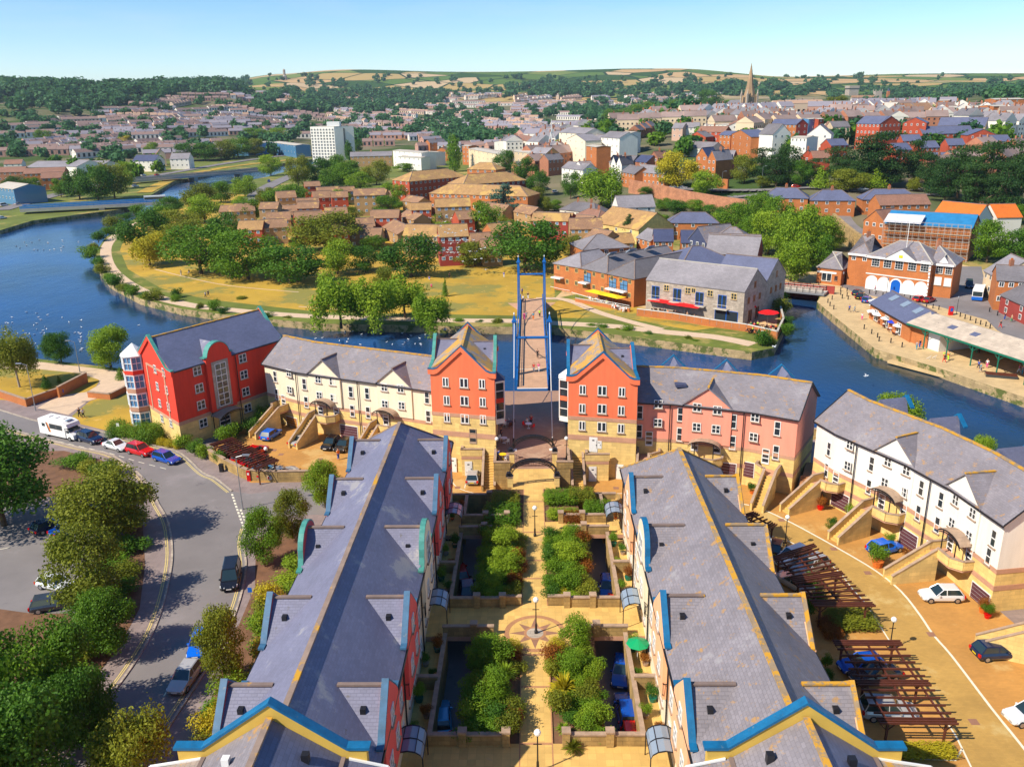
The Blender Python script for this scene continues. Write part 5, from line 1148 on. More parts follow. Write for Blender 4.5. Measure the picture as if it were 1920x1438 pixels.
# ---------- footbridge
def bridge():
    b0=at(966,738,0); zt=zat(b0,590); Yn=b0.y; Yf=at(976,482,zt).y; dz=3.4
    r=empty('footbridge',(0,Yn,0),0,'blue suspension footbridge with twin portal towers and brown deck over the river','bridge')
    y=lambda Y:Y-Yn
    m_=MB(); m_.box(-2.5,2.5,y(131.1),y(Yf+4),dz-.45,dz,'bridge_blue','deck'); m_.build('deck',r)
    m_=MB(); m_.box(-2.5,2.5,y(131.15),y(131.4),dz,dz+.012,'white_paint'); m_.box(-2.4,2.4,y(Yn+3),y(Yn+3.2),dz,dz+.012,'road_line'); m_.box(-1.65,-1.6,y(133),y(Yf),dz,dz+.01,'brown_tile'); m_.build('deck_lines',r)
    for s in (-1,1):
        m_=MB(); m_.box(s*2.55-.09,s*2.55+.09,y(132),y(Yf+3),dz-.6,dz+.35,'bridge_blue'); m_.bar((s*2.55,y(132),dz+1.25),(s*2.55,y(Yf+3),dz+1.25),.16,.14,'bridge_blue'); m_.bar((s*2.55,y(132),dz+.8),(s*2.55,y(Yf+3),dz+.8),.06,.06,'bridge_blue')
        for i in range(31):
            yy=y(132)+(y(Yf+3)-y(132))*i/30; m_.tube((s*2.55,yy,dz+.3),(s*2.55,yy,dz+1.2),.05,'bridge_blue',4)
        m_.build('parapet',r)
        m_=MB(); xx=s*2.95
        for Y0 in (Yn,Yf):
            t_=MB(); t_.pris([(xx-.36,y(Y0)-.4,-5),(xx+.36,y(Y0)-.4,-5),(xx+.36,y(Y0)+.4,-5),(xx-.36,y(Y0)+.4,-5)],[(xx-.28,y(Y0)-.3,zt-1.3),(xx+.28,y(Y0)-.3,zt-1.3),(xx+.28,y(Y0)+.3,zt-1.3),(xx-.28,y(Y0)+.3,zt-1.3)],'bridge_blue')
            t_.box(xx-.42,xx+.42,y(Y0)-.42,y(Y0)+.42,zt-1.3,zt-1.05,'bridge_blue'); t_.pris([(xx-.34,y(Y0)-.34,zt-1.05),(xx+.34,y(Y0)-.34,zt-1.05),(xx+.34,y(Y0)+.34,zt-1.05),(xx-.34,y(Y0)+.34,zt-1.05)],[(xx-.03,y(Y0)-.03,zt),(xx+.03,y(Y0)-.03,zt),(xx+.03,y(Y0)+.03,zt),(xx-.03,y(Y0)+.03,zt)],'bridge_blue'); t_.lathe((xx,y(Y0),zt),[(.1,0),(.13,.15),(.01,.45)],'lamp_globe',6)
            fix_normals(t_.build('tower_leg',r))
        # main cables and hangers
        N=24; pts=[(xx,y(Yn)+(y(Yf)-y(Yn))*i/N, dz+1.5+(zt-1.4-dz-1.5)*(2*i/N-1)**2) for i in range(N+1)]
        for a,b_ in zip(pts,pts[1:]): m_.tube(a,b_,.085,'bridge_blue',5)
        m_.build('cable',r); m_=MB()
        for a in pts[1:-1]: m_.tube(a,(s*2.6,a[1],dz+.2),.025,'grey_metal',4)
        m_.build('hangers',r); m_=MB(); m_.tube((xx,y(Yn),zt-1.3),(xx-s*.3,y(107.5),3.1),.06,'white_paint',5); m_.tube((xx,y(Yf),zt-1.3),(xx,y(Yf+22),0),.06,'grey_metal',5); m_.build('backstay',r)
        m_=MB(); m_.box(xx-s*.3-.45,xx-s*.3+.45,y(106.3),y(107.0),3.0,3.03,'white_paint'); m_.tube((xx-s*.3,y(107.6),3.0),(xx-s*.3,y(107.6),4.3),.12,'black_metal',6); m_.build('anchor',r)
    for Y0,k in ((Yn,zt-4.0),(Yf,zt-4.0)):
        m_=MB(); m_.tube((-2.9,y(Y0),k),(2.9,y(Y0),k),.24,'bridge_blue',8); m_.tube((-2.9,y(Y0),dz-.7),(2.9,y(Y0),dz-.7),.3,'bridge_blue',8); m_.build('cross_beam',r)
    return Yn,Yf,zt
BRG=bridge()
st(poly_sheet('bridge_landing',[V3(-2.6,BRG[1]-6),V3(2.6,BRG[1]-6),V3(3.2,BRG[1]+6),V3(6,BRG[1]+14),V3(-6,BRG[1]+14),V3(-3.2,BRG[1]+6)],'deck',.03))
mb=MB(); mb.pris([(-2.6,BRG[1]+3.9,3.39),(2.6,BRG[1]+3.9,3.39),(2.6,BRG[1]+3.9,0),(-2.6,BRG[1]+3.9,0)],[(-3.2,BRG[1]+16,.05),(3.2,BRG[1]+16,.05),(3.2,BRG[1]+16,0),(-3.2,BRG[1]+16,0)],'deck'); st(fix_normals(mb.build('bridge_ramp')))
# ---------- pergolas
def pergola(c,label,n=9,z=2.55,mods=1,side=.45):
    """c = near-left, near-right, far-right, far-left ground-plan corners"""
    NLt,NRt,FRt,FLt=[V3(p.x,p.y,0) for p in c]; r=empty('pergola',NLt,0,label,'pergola','timber pergolas over parking bays'); o=NLt
    rel=lambda v,zz: V3(v.x-o.x,v.y-o.y,zz)
    m_=MB()
    for i in range(n+1):
        t=i/n; a=NLt.lerp(FLt,t); b_=NRt.lerp(FRt,t); d=(b_-a).normalized()*side
        reps=(-.28,0,.28) if i in(0,n) or (mods==2 and i==n//2) else (0,)
        for k in reps:
            e=(FLt-NLt).normalized()*k; m_.bar(rel(a-d+e,z),rel(b_+d+e,z),.09,.18,'wood_brown')
    m_.build('rafters',r)
    for t in (.06,.5,.94):
        m_=MB(); m_.bar(rel(NLt.lerp(NRt,t),z-.16),rel(FLt.lerp(FRt,t),z-.16),.11,.18,'wood_brown'); m_.build('rail',r)
    for tt in ([0,1] if mods==1 else [0,.5,1]):
        for t in (.06,.94):
            p=NLt.lerp(NRt,t).lerp(FLt.lerp(FRt,t),tt); m_=MB(); m_.box(-.08,.08,-.08,.08,0,z-.3,'wood_brown'); d=(NRt-NLt).normalized()*.6
            for q in (-1,1): m_.bar((0,0,z-.95),(d.x*q,d.y*q,z-.32),.07,.09,'wood_brown')
            m_.build('post',r,loc=rel(p,0))
A=lambda q:at(q[0],q[1],2.5)
pergola([A((1533,1132)),A((1630,1132)),A((1523,1023)),A((1457,1044))],'brown pergola over the silver and white cars beside the right range',14,mods=2)
pergola([A((1658,1350)),A((1783,1351)),A((1681,1204)),A((1573,1204))],'brown pergola nearest the camera at bottom right',11,mods=2)
pergola([A((1431,993)),A((1449,983)),A((1412,962)),A((1380,972))],'small end of a brown pergola at the far corner of the right range',5)
pergola([A((482,877)),A((516,863)),A((433,822)),A((400,832))],'brown pergola over red cars in the left yard',16,mods=2)
# ================================================ vehicles
def carmesh(kind):
    d=dict(hatch=(4.1,1.75,1.46),suv=(4.5,1.85,1.68),saloon=(4.6,1.8,1.42),van=(4.9,1.9,1.9),estate=(4.6,1.8,1.5))[kind]
    L,W,H=d; w=W/2; belt=.88 if kind not in('suv','van') else 1.0; hood=.80 if kind not in('suv','van') else .98
    def ring(x,hw,zb,zt): return [(x,-hw*.88,zb),(x,-hw,zb+.18),(x,-hw,zt-.22),(x,-hw*.9,zt),(x,hw*.9,zt),(x,hw,zt-.22),(x,hw,zb+.18),(x,hw*.88,zb)]
    sts=[(-L/2,.80,.42,.62),(-L/2+.06,.93,.30,belt-.08),(-L/2+.3,.99,.24,belt),(-L*.2,1,.2,belt+.02),(L*.12,1,.2,belt),(L*.24,.99,.2,hood+.02),(L/2-.5,.97,.22,hood-.06),(L/2-.15,.90,.28,hood-.16),(L/2,.74,.36,.60)]
    b=MB(); rs=[ring(x,w*k,zb,zt) for x,k,zb,zt in sts]
    for r0,r1 in zip(rs,rs[1:]):
        for j in range(8): b.face([r0[j],r0[(j+1)%8],r1[(j+1)%8],r1[j]],'car_body')
    b.face(rs[0][::-1],'car_body'); b.face(rs[-1],'car_body')
    # greenhouse
    rb={'hatch':(-L/2+.18,-L/2+.62),'suv':(-L/2+.14,-L/2+.45),'saloon':(-L/2+.85,-L/2+1.45),'van':(-L/2+.08,-L/2+.25),'estate':(-L/2+.15,-L/2+.5)}[kind]
    fb={'hatch':(L*.2,L*.03),'suv':(L*.2,L*.05),'saloon':(L*.19,L*.02),'van':(L*.3,L*.14),'estate':(L*.19,L*.03)}[kind]
    g=MB(); zb=belt-.04; zt=H-.05; lo=w*.90; hi=w*.72
    bot=[(rb[0],-lo,zb),(fb[0],-lo,zb),(fb[0],lo,zb),(rb[0],lo,zb)]; top=[(rb[1],-hi,zt),(fb[1],-hi,zt),(fb[1],hi,zt),(rb[1],hi,zt)]
    g.pris(bot,top,'car_glass')
    for k in range(4): b.tube(bot[k],top[k],.05,'car_body',4)
    for x in (L*-.03-.1,): 
        for s in (-1,1): b.tube((x,s*lo*1.0,zb),(x,s*hi*1.01,zt),.045,'car_body',4)
    b.pris([(rb[1]-.05,-hi*1.04,zt),(fb[1]+.05,-hi*1.04,zt),(fb[1]+.05,hi*1.04,zt),(rb[1]-.05,hi*1.04,zt)],[(rb[1]+.1,-hi*.9,H),(fb[1]-.08,-hi*.9,H),(fb[1]-.08,hi*.9,H),(rb[1]+.1,hi*.9,H)],'car_body')
    for s in (-1,1): b.box(fb[0]-.35,fb[0]-.2,s*lo,s*(lo+.2),zb,zb+.14,'car_body')
    r=empty('parked_car',(0,0,0),0,'x','car'); bo=fix_normals(b.build('body',r,smooth=False)); fix_normals(g.build('windows',r))
    for x in (-L*.31,L*.32):
        for s in (-1,1):
            t=MB(); t.tube((0,-.1,.0),(0,.1,.0),.32,'black_rubber',14); wo=t.build('wheel',r,loc=(x,s*(w-.1),.32))
            t=MB(); t.tube((0,0,0),(0,s*.115,0),.2,'alloy',8); t.build('rim',wo)
    for s in (-1,1):
        t=MB(); t.pris([(L/2-.22,s*w*.5,hood-.33),(L/2-.22,s*w*.93,hood-.33),(L/2-.34,s*w*.93,hood-.15),(L/2-.34,s*w*.5,hood-.15)],[(L/2+.0,s*w*.45,hood-.36),(L/2-.1,s*w*.84,hood-.36),(L/2-.22,s*w*.9,hood-.16),(L/2-.14,s*w*.45,hood-.18)],'head_glass'); fix_normals(t.build('headlight',r))
        t=MB(); t.box(-L/2-.01,-L/2+.14,s*w*.66,s*w*.96,belt-.34,belt-.06,'tail_glass'); t.build('taillight',r)
    t=MB(); t.box(L/2-.02,L/2+.015,-.26,.26,.42,.53,'white_paint'); t.build('number_plate',r); t=MB(); t.box(-L/2-.015,-L/2+.02,-.26,.26,.5,.61,'plate_yellow'); t.build('number_plate',r)
    return r
mat('car_body',(.3,.3,.3),.22,spec=.6); mat('car_glass',(.02,.035,.04),.06,spec=.8); mat('head_glass',(.7,.72,.75),.1); mat('tail_glass',(.5,.01,.01),.2); mat('plate_yellow',(.7,.55,.05),.5)
CAR={k:carmesh(k) for k in ('hatch','suv','saloon','van','estate')}
_used=set()
def paint(name,c,metal=.2):
    if name not in MATS: 
        m_=mat(name,c,.22,spec=.6,metal=metal); m_.node_tree.nodes['Principled BSDF'].inputs['Coat Weight'].default_value=.5
    return MATS[name]
COL=dict(black=(.012,.012,.015),navy=(.01,.02,.06),blue=(.01,.08,.42),bright_blue=(.01,.16,.72),silver=(.48,.47,.46),white=(.80,.80,.80),red=(.60,.01,.015),dark_grey=(.045,.05,.06),light_blue=(.08,.35,.60),crimson=(.35,.005,.02))
def car(kind,col,rear,front,label,z=0,group='parked cars',terr=False):
    a=T(*rear) if terr else at(*rear,z); b_=T(*front) if terr else at(*front,z); c=(a+b_)/2; rz=math.atan2(b_.y-a.y,b_.x-a.x)
    src=CAR[kind]
    if kind not in _used: _used.add(kind); r=src; r.location=c; r.rotation_euler.z=rz; r['label']=label; r['group']=group; new=False
    else: r=copy_tree(src,c,rz,label,group)
    for ch in r.children:
        if ch.name.startswith('body'):
            ch.material_slots[0].link='OBJECT'; ch.material_slots[0].material=paint('paint_'+col,COL[col])
    return r
car('suv','navy',(150,822),(191,834),'dark navy SUV parked at the kerb in front of the motorhome')
car('saloon','white',(201,836),(238,846),'pale silver saloon parked between the navy SUV and the red car')
car('suv','red',(245,846),(284,856),'red SUV with dark roof parked at the kerb by clipped bushes')
car('estate','blue',(293,859),(334,871),'deep blue car, last of the kerbside row nearest the junction')
car('van','black',(438,1068),(430,1112),'black people carrier driving on the road toward the camera')
car('hatch','bright_blue',(384,1195),(368,1236),'bright blue car half hidden under the roadside tree')
car('hatch','silver',(366,1254),(330,1304),'silver hatchback parked on the road at lower left')
car('hatch','navy',(74,1000),(112,984),'dark hatchback in the left car park below the big tree')
car('saloon','blue',(115,1004),(150,990),'blue car nose-hidden by bushes in the left car park')
car('hatch','white',(88,1098),(125,1105),'white car with red lights under the car park hedge')
car('estate','dark_grey',(78,1143),(132,1134),'dark grey estate car at the near edge of the car park')
car('hatch','bright_blue',(497,828),(521,812),'bright blue hatchback parked in the left yard')
car('saloon','silver',(551,838),(580,822),'silver saloon beside the stair walls in the left yard')
car('hatch','black',(634,826),(607,849),'black hatchback left of the pair in front of the open garage')
car('hatch','black',(659,828),(630,855),'black car right of the pair in front of the open garage')
car('hatch','light_blue',(481,897),(504,882),'light blue small car behind the red post box wall')
car('saloon','silver',(514,897),(544,888),'silver grey coupe behind the yard wall')
car('hatch','red',(446,868),(462,855),'red car under the left part of the yard pergola'); car('saloon','crimson',(466,876),(490,862),'dark red car under the near end of the yard pergola'); car('suv','dark_grey',(424,858),(440,846),'dark car under the far end of the yard pergola'); car('hatch','red',(470,858),(492,846),'red car beyond the yard pergola')
car('hatch','silver',(885,912),(890,889),'silver hatchback parked below the left tower')
car('hatch','bright_blue',(1633,1040),(1683,1028),'bright blue hatchback by flower pots at the white terrace')
car('hatch','white',(1798,1123),(1728,1123),'white hatchback in front of the white terrace garage')
car('hatch','navy',(1832,1232),(1900,1228),'dark blue hatchback with roof bars and empty rack')
car('hatch','white',(1956,1345),(1902,1352),'white car cut by the right frame edge')
car('hatch','black',(1450,1046),(1462,1018),'black car beside the globe lamp at the first pergola')
car('suv','white',(1505,1046),(1462,1062),'white SUV at the top of the silver car row under the pergola')
car('estate','silver',(1543,1058),(1492,1080),'silver estate in the middle under the pergola')
car('saloon','silver',(1500,1108),(1475,1092),'pale silver saloon by the hedge at the range wall')
car('hatch','blue',(1640,1252),(1588,1258),'blue car under the far half of the near pergola'); car('saloon','black',(1662,1268),(1615,1276),'black car under the far half of the near pergola')
car('suv','silver',(1625,1340),(1705,1345),'silver grey SUV under the nearest pergola')
for q in (('hatch','red',(864,1090),(858,1072),'red car in the left lane, farthest along'),('hatch','navy',(878,1120),(874,1098),'dark blue car in the left lane behind the shrubs'),('hatch','crimson',(857,1160),(862,1128),'dark red car in the left lane near the middle steps'),('hatch','light_blue',(828,1375),(826,1335),'light blue car alone at the near end of the left lane'),
          ('hatch','blue',(1140,1098),(1140,1122),'shiny blue car in the right lane beside the terrace wall'),('hatch','red',(1152,1150),(1154,1128),'red car tail in the right lane by the wall'),('hatch','blue',(1168,1252),(1164,1285),'dark blue car in the right lane under the green parasol terrace'),('suv','blue',(1180,1365),(1172,1325),'blue SUV in the right lane near the red car'),('hatch','red',(1186,1395),(1180,1365),'red car at the near end of the right lane')):
    car(*q)
for q in (('hatch','navy',(1598,557),(1618,549),'dark car at the top of the quayside row'),('saloon','black',(1605,564),(1626,556),'black car in the middle of the quayside row'),('hatch','blue',(1616,571),(1636,562),'blue car at the near end of the quayside row'),('hatch','red',(1715,567),(1732,562),'red hatchback by the quay shed'),('saloon','crimson',(1730,570),(1752,563),'dark red saloon by the quay shed'),('van','navy',(1816,532),(1817,546),'navy van on the lane beside the custom house')): car(*q,group='cars on the quay')
for i,q in enumerate((('suv','silver',(1365,379),(1374,377),'silver car first of three on the upper car park'),('saloon','blue',(1378,382),(1388,380),'blue car between two pale cars on the upper car park'),('saloon','white',(1392,385),(1404,383),'white car last of three on the upper car park'),('saloon','white',(1610,357),(1625,357),'white car on the upper road under the pines'),('hatch','red',(1488,353),(1498,352),'red car on the upper road behind hipped roofs'),('saloon','white',(1257,353),(1269,353),'white car beneath the bright round trees'),('saloon','silver',(1273,354),(1286,354),'silver car beneath the bright round trees'),('saloon','white',(1715,357),(1727,357),'white car under the large pines'),
    ('hatch','red',(290,330),(299,329),'red car on the far road bridge'),('suv','white',(265,331),(273,330),'white car at the end of the far road bridge'),('van','white',(0,388),(14,386),'white van at the left edge by the glass building'),('saloon','silver',(24,386),(46,383),'silver car approaching the near road bridge'),('saloon','white',(-2,412),(10,410),'white car below the bridge approach'),('suv','white',(246,352),(262,350),'white car behind the riverside trees'),
    ('suv','blue',(502,347),(507,337),'blue van on the embankment road'),('hatch','silver',(1064,398),(1072,396),'silver car in the small car park by the white house'),('hatch','navy',(1078,397),(1086,395),'dark car in the small car park by the white house'),('hatch','dark_grey',(1022,357),(1030,356),'dark car at the foot of the old town street'),('hatch','white',(1036,363),(1046,360),'white car at the foot of the old town street'))): car(*q,group='cars beyond the river',terr=True)
for k in CAR:
    if k not in _used: bpy.data.objects.remove(CAR[k])
# motorhome
def motorhome():
    a=at(92,812);b_=at(146,824); r=empty('motorhome',(a+b_)/2,math.atan2(b_.y-a.y,b_.x-a.x),'white motorhome with grey and orange side stripes at the head of the kerbside row','motorhome')
    m_=MB(); P=[(-3.7,.45),(-3.7,2.75),(-3.5,2.9),(1.9,2.95),(2.7,2.65),(3.0,2.15),(2.2,2.05),(2.15,.45)]
    m_.ex(P,'y',-1.12,1.12,'white_paint'); fix_normals(m_.build('body',r))
    m_=MB(); m_.ex([(2.1,.4),(2.1,2.0),(2.35,2.05),(3.05,1.35),(3.75,1.05),(3.85,.4)],'y',-1.0,1.0,'white_paint'); fix_normals(m_.build('cab',r))
    m_=MB(); m_.pris([(2.42,-.85,2.0),(2.42,.85,2.0),(3.02,.9,1.42),(3.02,-.9,1.42)],[(2.45,-.85,2.05),(2.45,.85,2.05),(3.07,.9,1.44),(3.07,-.9,1.44)],'car_glass'); fix_normals(m_.build('windscreen',r))
    for s in (-1,1):
        for x0,x1,z0,z1 in ((-2.9,-2.2,1.7,2.2),(-1.0,.1,1.7,2.2),(.5,1.4,1.7,2.2),(2.35,2.95,1.25,1.85)):
            m_=MB(); m_.box(x0,x1,s*(1.12 if x0<2 else 1.0),s*(1.14 if x0<2 else 1.02),z0,z1 if x0<2 else 1.7,'car_glass'); m_.build('window',r)
        m_=MB(); y=s*1.125
        for x,mm in ((-2.0,'dark_stripe'),(-1.75,'stripe_orange')): m_.pris([(x,y,2.45),(x+.2,y,2.45),(x+.75,y,.95),(x+.5,y,.95)],[(x,y+s*.01,2.45),(x+.2,y+s*.01,2.45),(x+.75,y+s*.01,.95),(x+.5,y+s*.01,.95)],mm)
        m_.box(-1.2,1.7,y,y+s*.01,1.55,2.35,'dark_stripe'); fix_normals(m_.build('stripe',r))
        for x in (-2.2,2.9): t=MB(); t.tube((0,-.12,0),(0,.12,0),.36,'black_rubber',14); wo=t.build('wheel',r,loc=(x,s*.95,.36)); t=MB(); t.tube((0,0,0),(0,s*.14,0),.22,'alloy',8); t.build('rim',wo)
        t=MB(); t.box(3.6,3.83,s*.6,s*.95,.75,1.0,'head_glass'); t.build('headlight',r)
    for x,y,w,l in ((-2.6,.1,.4,.5),(-.8,0,.4,.3),(.6,.2,.35,.35),(2.0,0,.5,.25)): t=MB(); t.box(x-l,x+l,y-w,y+w,2.93,3.05,'glass_roof' if x>1.5 else 'white_paint'); t.build('roof_hatch',r)
mat('dark_stripe',(.06,.065,.07),.3); mat('stripe_orange',(.75,.22,.02),.4)
motorhome()
# bus on the quay
b0=at(1828,572); b1=at(1838,548); r=empty('bus',(b0+b1)/2,math.atan2(b0.y-b1.y,b0.x-b1.x),'small white-roofed blue and white bus on the quay road','bus')
m_=MB(); m_.ex([(-3.6,.35),(-3.6,2.7),(-3.4,2.85),(3.3,2.85),(3.6,2.5),(3.65,.35)],'y',-1.15,1.15,'white_paint'); fix_normals(m_.build('body',r)); m_=MB(); m_.box(-3.65,3.7,-1.17,1.17,.3,1.1,'blue_paint'); m_.build('skirt',r)
m_=MB(); m_.box(3.58,3.68,-1.0,1.0,1.25,2.35,'car_glass'); m_.build('windscreen',r)
for s in (-1,1): m_=MB(); m_.box(-3.3,3.3,s*1.15,s*1.18,1.35,2.3,'car_glass'); m_.build('side_window',r)
for x in (-2.2,2.3):
    for s in (-1,1): t=MB(); t.tube((0,-.12,0),(0,.12,0),.42,'black_rubber',12); t.build('wheel',r,loc=(x,s*1.06,.42))
# ================================================ people
def skin_chain(verts,edges,radii,m,name):
    me=bpy.data.meshes.new(name); me.from_pydata(verts,edges,[]); o=bpy.data.objects.new(name,me); C.objects.link(o)
    md=o.modifiers.new('s','SKIN'); 
    for v,r_ in zip(me.skin_vertices[0].data,radii): v.radius=(r_,r_)
    me.skin_vertices[0].data[0].use_root=True
    sb=o.modifiers.new('u','SUBSURF'); sb.levels=1; sb.render_levels=1
    dg=bpy.context.evaluated_depsgraph_get(); ev=o.evaluated_get(dg); nm_=bpy.data.meshes.new_from_object(ev); nm_.name=name
    bpy.data.objects.remove(o); nm_.materials.clear(); nm_.materials.append(MATS[m]); nm_.polygons.foreach_set('use_smooth',[True]*len(nm_.polygons)); return nm_
mat('cloth',(.3,.3,.3),.9); mat('cloth2',(.1,.1,.15),.9)
def person_proto(pose):
    if pose=='sit': hip=.48; L=[(-.1,.42,.48,.02),(.1,.42,.48,.02)]; feet=[(-.1,.45,.04),(.1,.45,.04)]; knees=[(-.1,.42,.47),(.1,.42,.47)]
    elif pose=='walk': hip=.9; knees=[(-.09,.2,.5),(.09,-.06,.5)]; feet=[(-.09,.26,.06),(.09,-.36,.1)]
    else: hip=.9; knees=[(-.1,.02,.48),(.1,.03,.48)]; feet=[(-.12,0,.05),(.12,0,.05)]
    sh=hip+.52; hd=sh+.28; el=.24 if pose!='walk' else .2
    arms=[(-.3,.02,sh-.3),(.3,-.02,sh-.3)]; hands=[(-.3,.18 if pose!='stand' else .06,sh-.52 if pose!='sit' else sh-.38),(.3,.1 if pose=='sit' else -.14 if pose=='walk' else .06,sh-.52 if pose!='sit' else sh-.38)]
    V=[(0,0,hip),(0,0,hip+.28),(0,0,sh-.02),(0,.01,sh+.1),(0,.02,hd),(0,.02,hd+.1)]
    E=[(0,1),(1,2),(2,3),(3,4),(4,5)]; Rr=[.13,.13,.15,.055,.105,.07]
    for s_,k,ft in ((0,knees[0],feet[0]),(1,knees[1],feet[1])):
        b_=len(V); V+=[(k[0]*.9,0,hip-.03),k,ft,(ft[0],ft[1]+.14,ft[2]-.01)]; E+=[(0,b_),(b_,b_+1),(b_+1,b_+2),(b_+2,b_+3)]; Rr+=[.09,.065,.045,.04]
    for a_,h_ in zip(arms,hands):
        b_=len(V); sx=.19*(1 if a_[0]>0 else -1); V+=[(sx,0,sh-.03),a_,h_,(h_[0],h_[1]+.05,h_[2]-.09)]; E+=[(2,b_),(b_,b_+1),(b_+1,b_+2),(b_+2,b_+3)]; Rr+=[.06,.045,.035,.04]
    body=skin_chain(V,E,Rr,'skin','body')
    # shirt
    V2=[(0,0,hip-.02),(0,0,hip+.28),(0,0,sh-.02)]; E2=[(0,1),(1,2)]; R2=[.15,.145,.17]
    for a_ in arms: b_=len(V2); sx=.2*(1 if a_[0]>0 else -1); V2+=[(sx,0,sh-.03),((a_[0]+sx)/2,a_[1],sh-.18)]; E2+=[(2,b_),(b_,b_+1)]; R2+=[.075,.065]
    shirt=skin_chain(V2,E2,R2,'cloth','shirt')
    V3_=[(0,0,hip+.02)]; E3=[]; R3=[.145]
    for k,ft in zip(knees,feet): b_=len(V3_); V3_+=[(k[0]*.9,0,hip-.05),k,(k[0]+(ft[0]-k[0])*.8,k[1]+(ft[1]-k[1])*.8,k[2]+(ft[2]-k[2])*.8)]; E3+=[(0,b_),(b_,b_+1),(b_+1,b_+2)]; R3+=[.105,.082,.065]
    tr=skin_chain(V3_,E3,R3,'cloth2','trousers')
    hair=skin_chain([(0,-.02,hd+.02),(0,-.01,hd+.12)],[(0,1)],[.11,.09],'hair_dark','hair')
    return body,shirt,tr,hair
PP={p:person_proto(p) for p in ('stand','walk','sit')}
CL=dict(white=(.75,.75,.75),red=(.6,.02,.03),blue=(.03,.10,.45),navy=(.01,.015,.05),black=(.015,.015,.015),pink=(.75,.12,.3),hiviz=(.45,.85,.02),teal=(.02,.25,.35),tan=(.45,.32,.2),green=(.03,.25,.08),grey=(.25,.25,.27),orange=(.75,.2,.03))
def person(p,rz,pose,shirt,trs,label,group='people',s=1.0):
    r=inst(PP[pose][0],'person',None,p,rz); r.scale=(s,)*3; tag(r,label,'person',group)
    for me,nm_,c in ((PP[pose][1],'shirt',shirt),(PP[pose][2],'trousers',trs),(PP[pose][3],'hair',None)):
        o=inst(me,nm_,r,(0,0,0))
        if c: o.material_slots[0].link='OBJECT'; o.material_slots[0].material=mat('cloth_'+c,CL[c],.9)
    return r
for px_,py_,pose,a,b_,rz,lb in ((1008,672,'walk','black','black',0,'person in black walking alone on the bridge near its middle'),(1001,698,'walk','red','grey',3,'person in red walking on the bridge nearest the plaza'),(1010,697,'walk','pink','white',3,'person in pink top and white trousers walking beside the one in red'),(983,600,'walk','pink','pink',0,'person all in pink on the far half of the bridge'),(987,598,'walk','grey','grey',0,'person in grey beside the pink one on the bridge'),(1000,600,'walk','teal','orange',0,'person in teal in the middle of the bridge far half'),(1012,595,'walk','hiviz','black',0,'person in bright green vest on the bridge'),(981,567,'stand','white','navy',0,'person in white at the left rail near the far tower'),(990,561,'walk','black','white',0,'person in black top and white trousers leaving the bridge'),(979,553,'stand','blue','navy',1,'person in blue leaning at the far left rail')):
    person(at(px_,py_,3.4),rz,pose,a,b_,lb,'people on the footbridge')
for px_,py_,z,pose,a,b_,rz,lb in ((940,822,3,'stand','navy','navy',2,'person in navy standing at the plaza edge by the left tower'),(933,859,3,'sit','blue','grey',0,'person in blue sitting by the left corner of the plaza'),(988,798,3.0,'sit','white','grey',1,'person in white sitting at the small plaza table'),(996,793,3.0,'sit','red','black',3,'person in red sitting at the small plaza table'),(150,783,0,'walk','black','black',1,'person in black walking on the left lawn'),(157,784,0,'walk','white','black',1,'person in white walking on the left lawn'),(635,862,0,'stand','orange','blue',1,'person in orange and blue beside the black cars'),(386,559,0,'walk','white','black',1,'person in white on the riverside path'),(391,556,0,'walk','navy','navy',1,'person in navy on the riverside path'),(340,517,0,'stand','white','white',1,'person in white on the park grass under trees'),(355,513,0,'sit','grey','white',1,'person sitting on the park grass under trees'),(945,521,0,'stand','blue','white',0,'person in blue and white on the park grass'),(809,540,0,'sit','pink','red',0,'person in pink sitting on the open grass'),(805,526,0,'sit','blue','white',0,'person in pale blue lying in the tree shade'),(843,522,0,'stand','black','black',0,'person in black beside the young tree'),(1299,842,2.9,'stand','blue','blue',3,'person in blue at the porch of the pink terrace')):
    person(at(px_,py_,z),rz,pose,a,b_,lb,'people near the river')
qp=[(1573,497),(1587,500),(1680,545),(1683,544),(1619,560),(1592,585),(1602,586),(1616,600),(1640,548),(1718,656),(1724,652),(1831,664),(1834,663),(1769,674),(1777,676),(1770,680),(1778,676),(1834,692),(1838,698),(1850,690),(1910,700),(1916,703),(1883,600),(1896,604),(1471,523),(1487,522),(1664,539),(1875,615)]
cs=list(CL)
for i,q in enumerate(qp):
    c1=cs[(i*5+1)%len(cs)]; c2=cs[(i*7+4)%len(cs)]
    person(at(*q),i*1.3,('walk','stand','walk')[i%3],c1,c2,f'person in {c1} top and {c2} trousers on the quay'+(' by the custom house' if q[1]<560 and q[0]>1600 else ' near the swing bridge' if q[0]<1600 else ' by the shed' if q[1]<640 else ' at the water edge'),'people on the quay')
# ================================================ gulls
g=MB(); n_=8
rings=[(-.24,.01,.1),(-.12,.08,.1),(0,.1,.11),(.12,.08,.13),(.17,.05,.18),(.22,.06,.22),(.28,.03,.22),(.34,.005,.2)]
for (x0,r0,z0),(x1,r1,z1) in zip(rings,rings[1:]):
    for k in range(6):
        a,b_=2*math.pi*k/6,2*math.pi*(k+1)/6; g.face([(x0,r0*math.cos(a),z0+r0*math.sin(a)),(x0,r0*math.cos(b_),z0+r0*math.sin(b_)),(x1,r1*math.cos(b_),z1+r1*math.sin(b_)),(x1,r1*math.cos(a),z1+r1*math.sin(a))],'gull_white')
for s in (-1,1): g.pris([(-.28,s*.03,.15),(.1,s*.09,.16),(.1,s*.1,.1),(-.28,s*.05,.12)],[(-.3,s*.04,.14),(.05,s*.12,.14),(.05,s*.12,.1),(-.3,s*.06,.12)],'gull_grey')
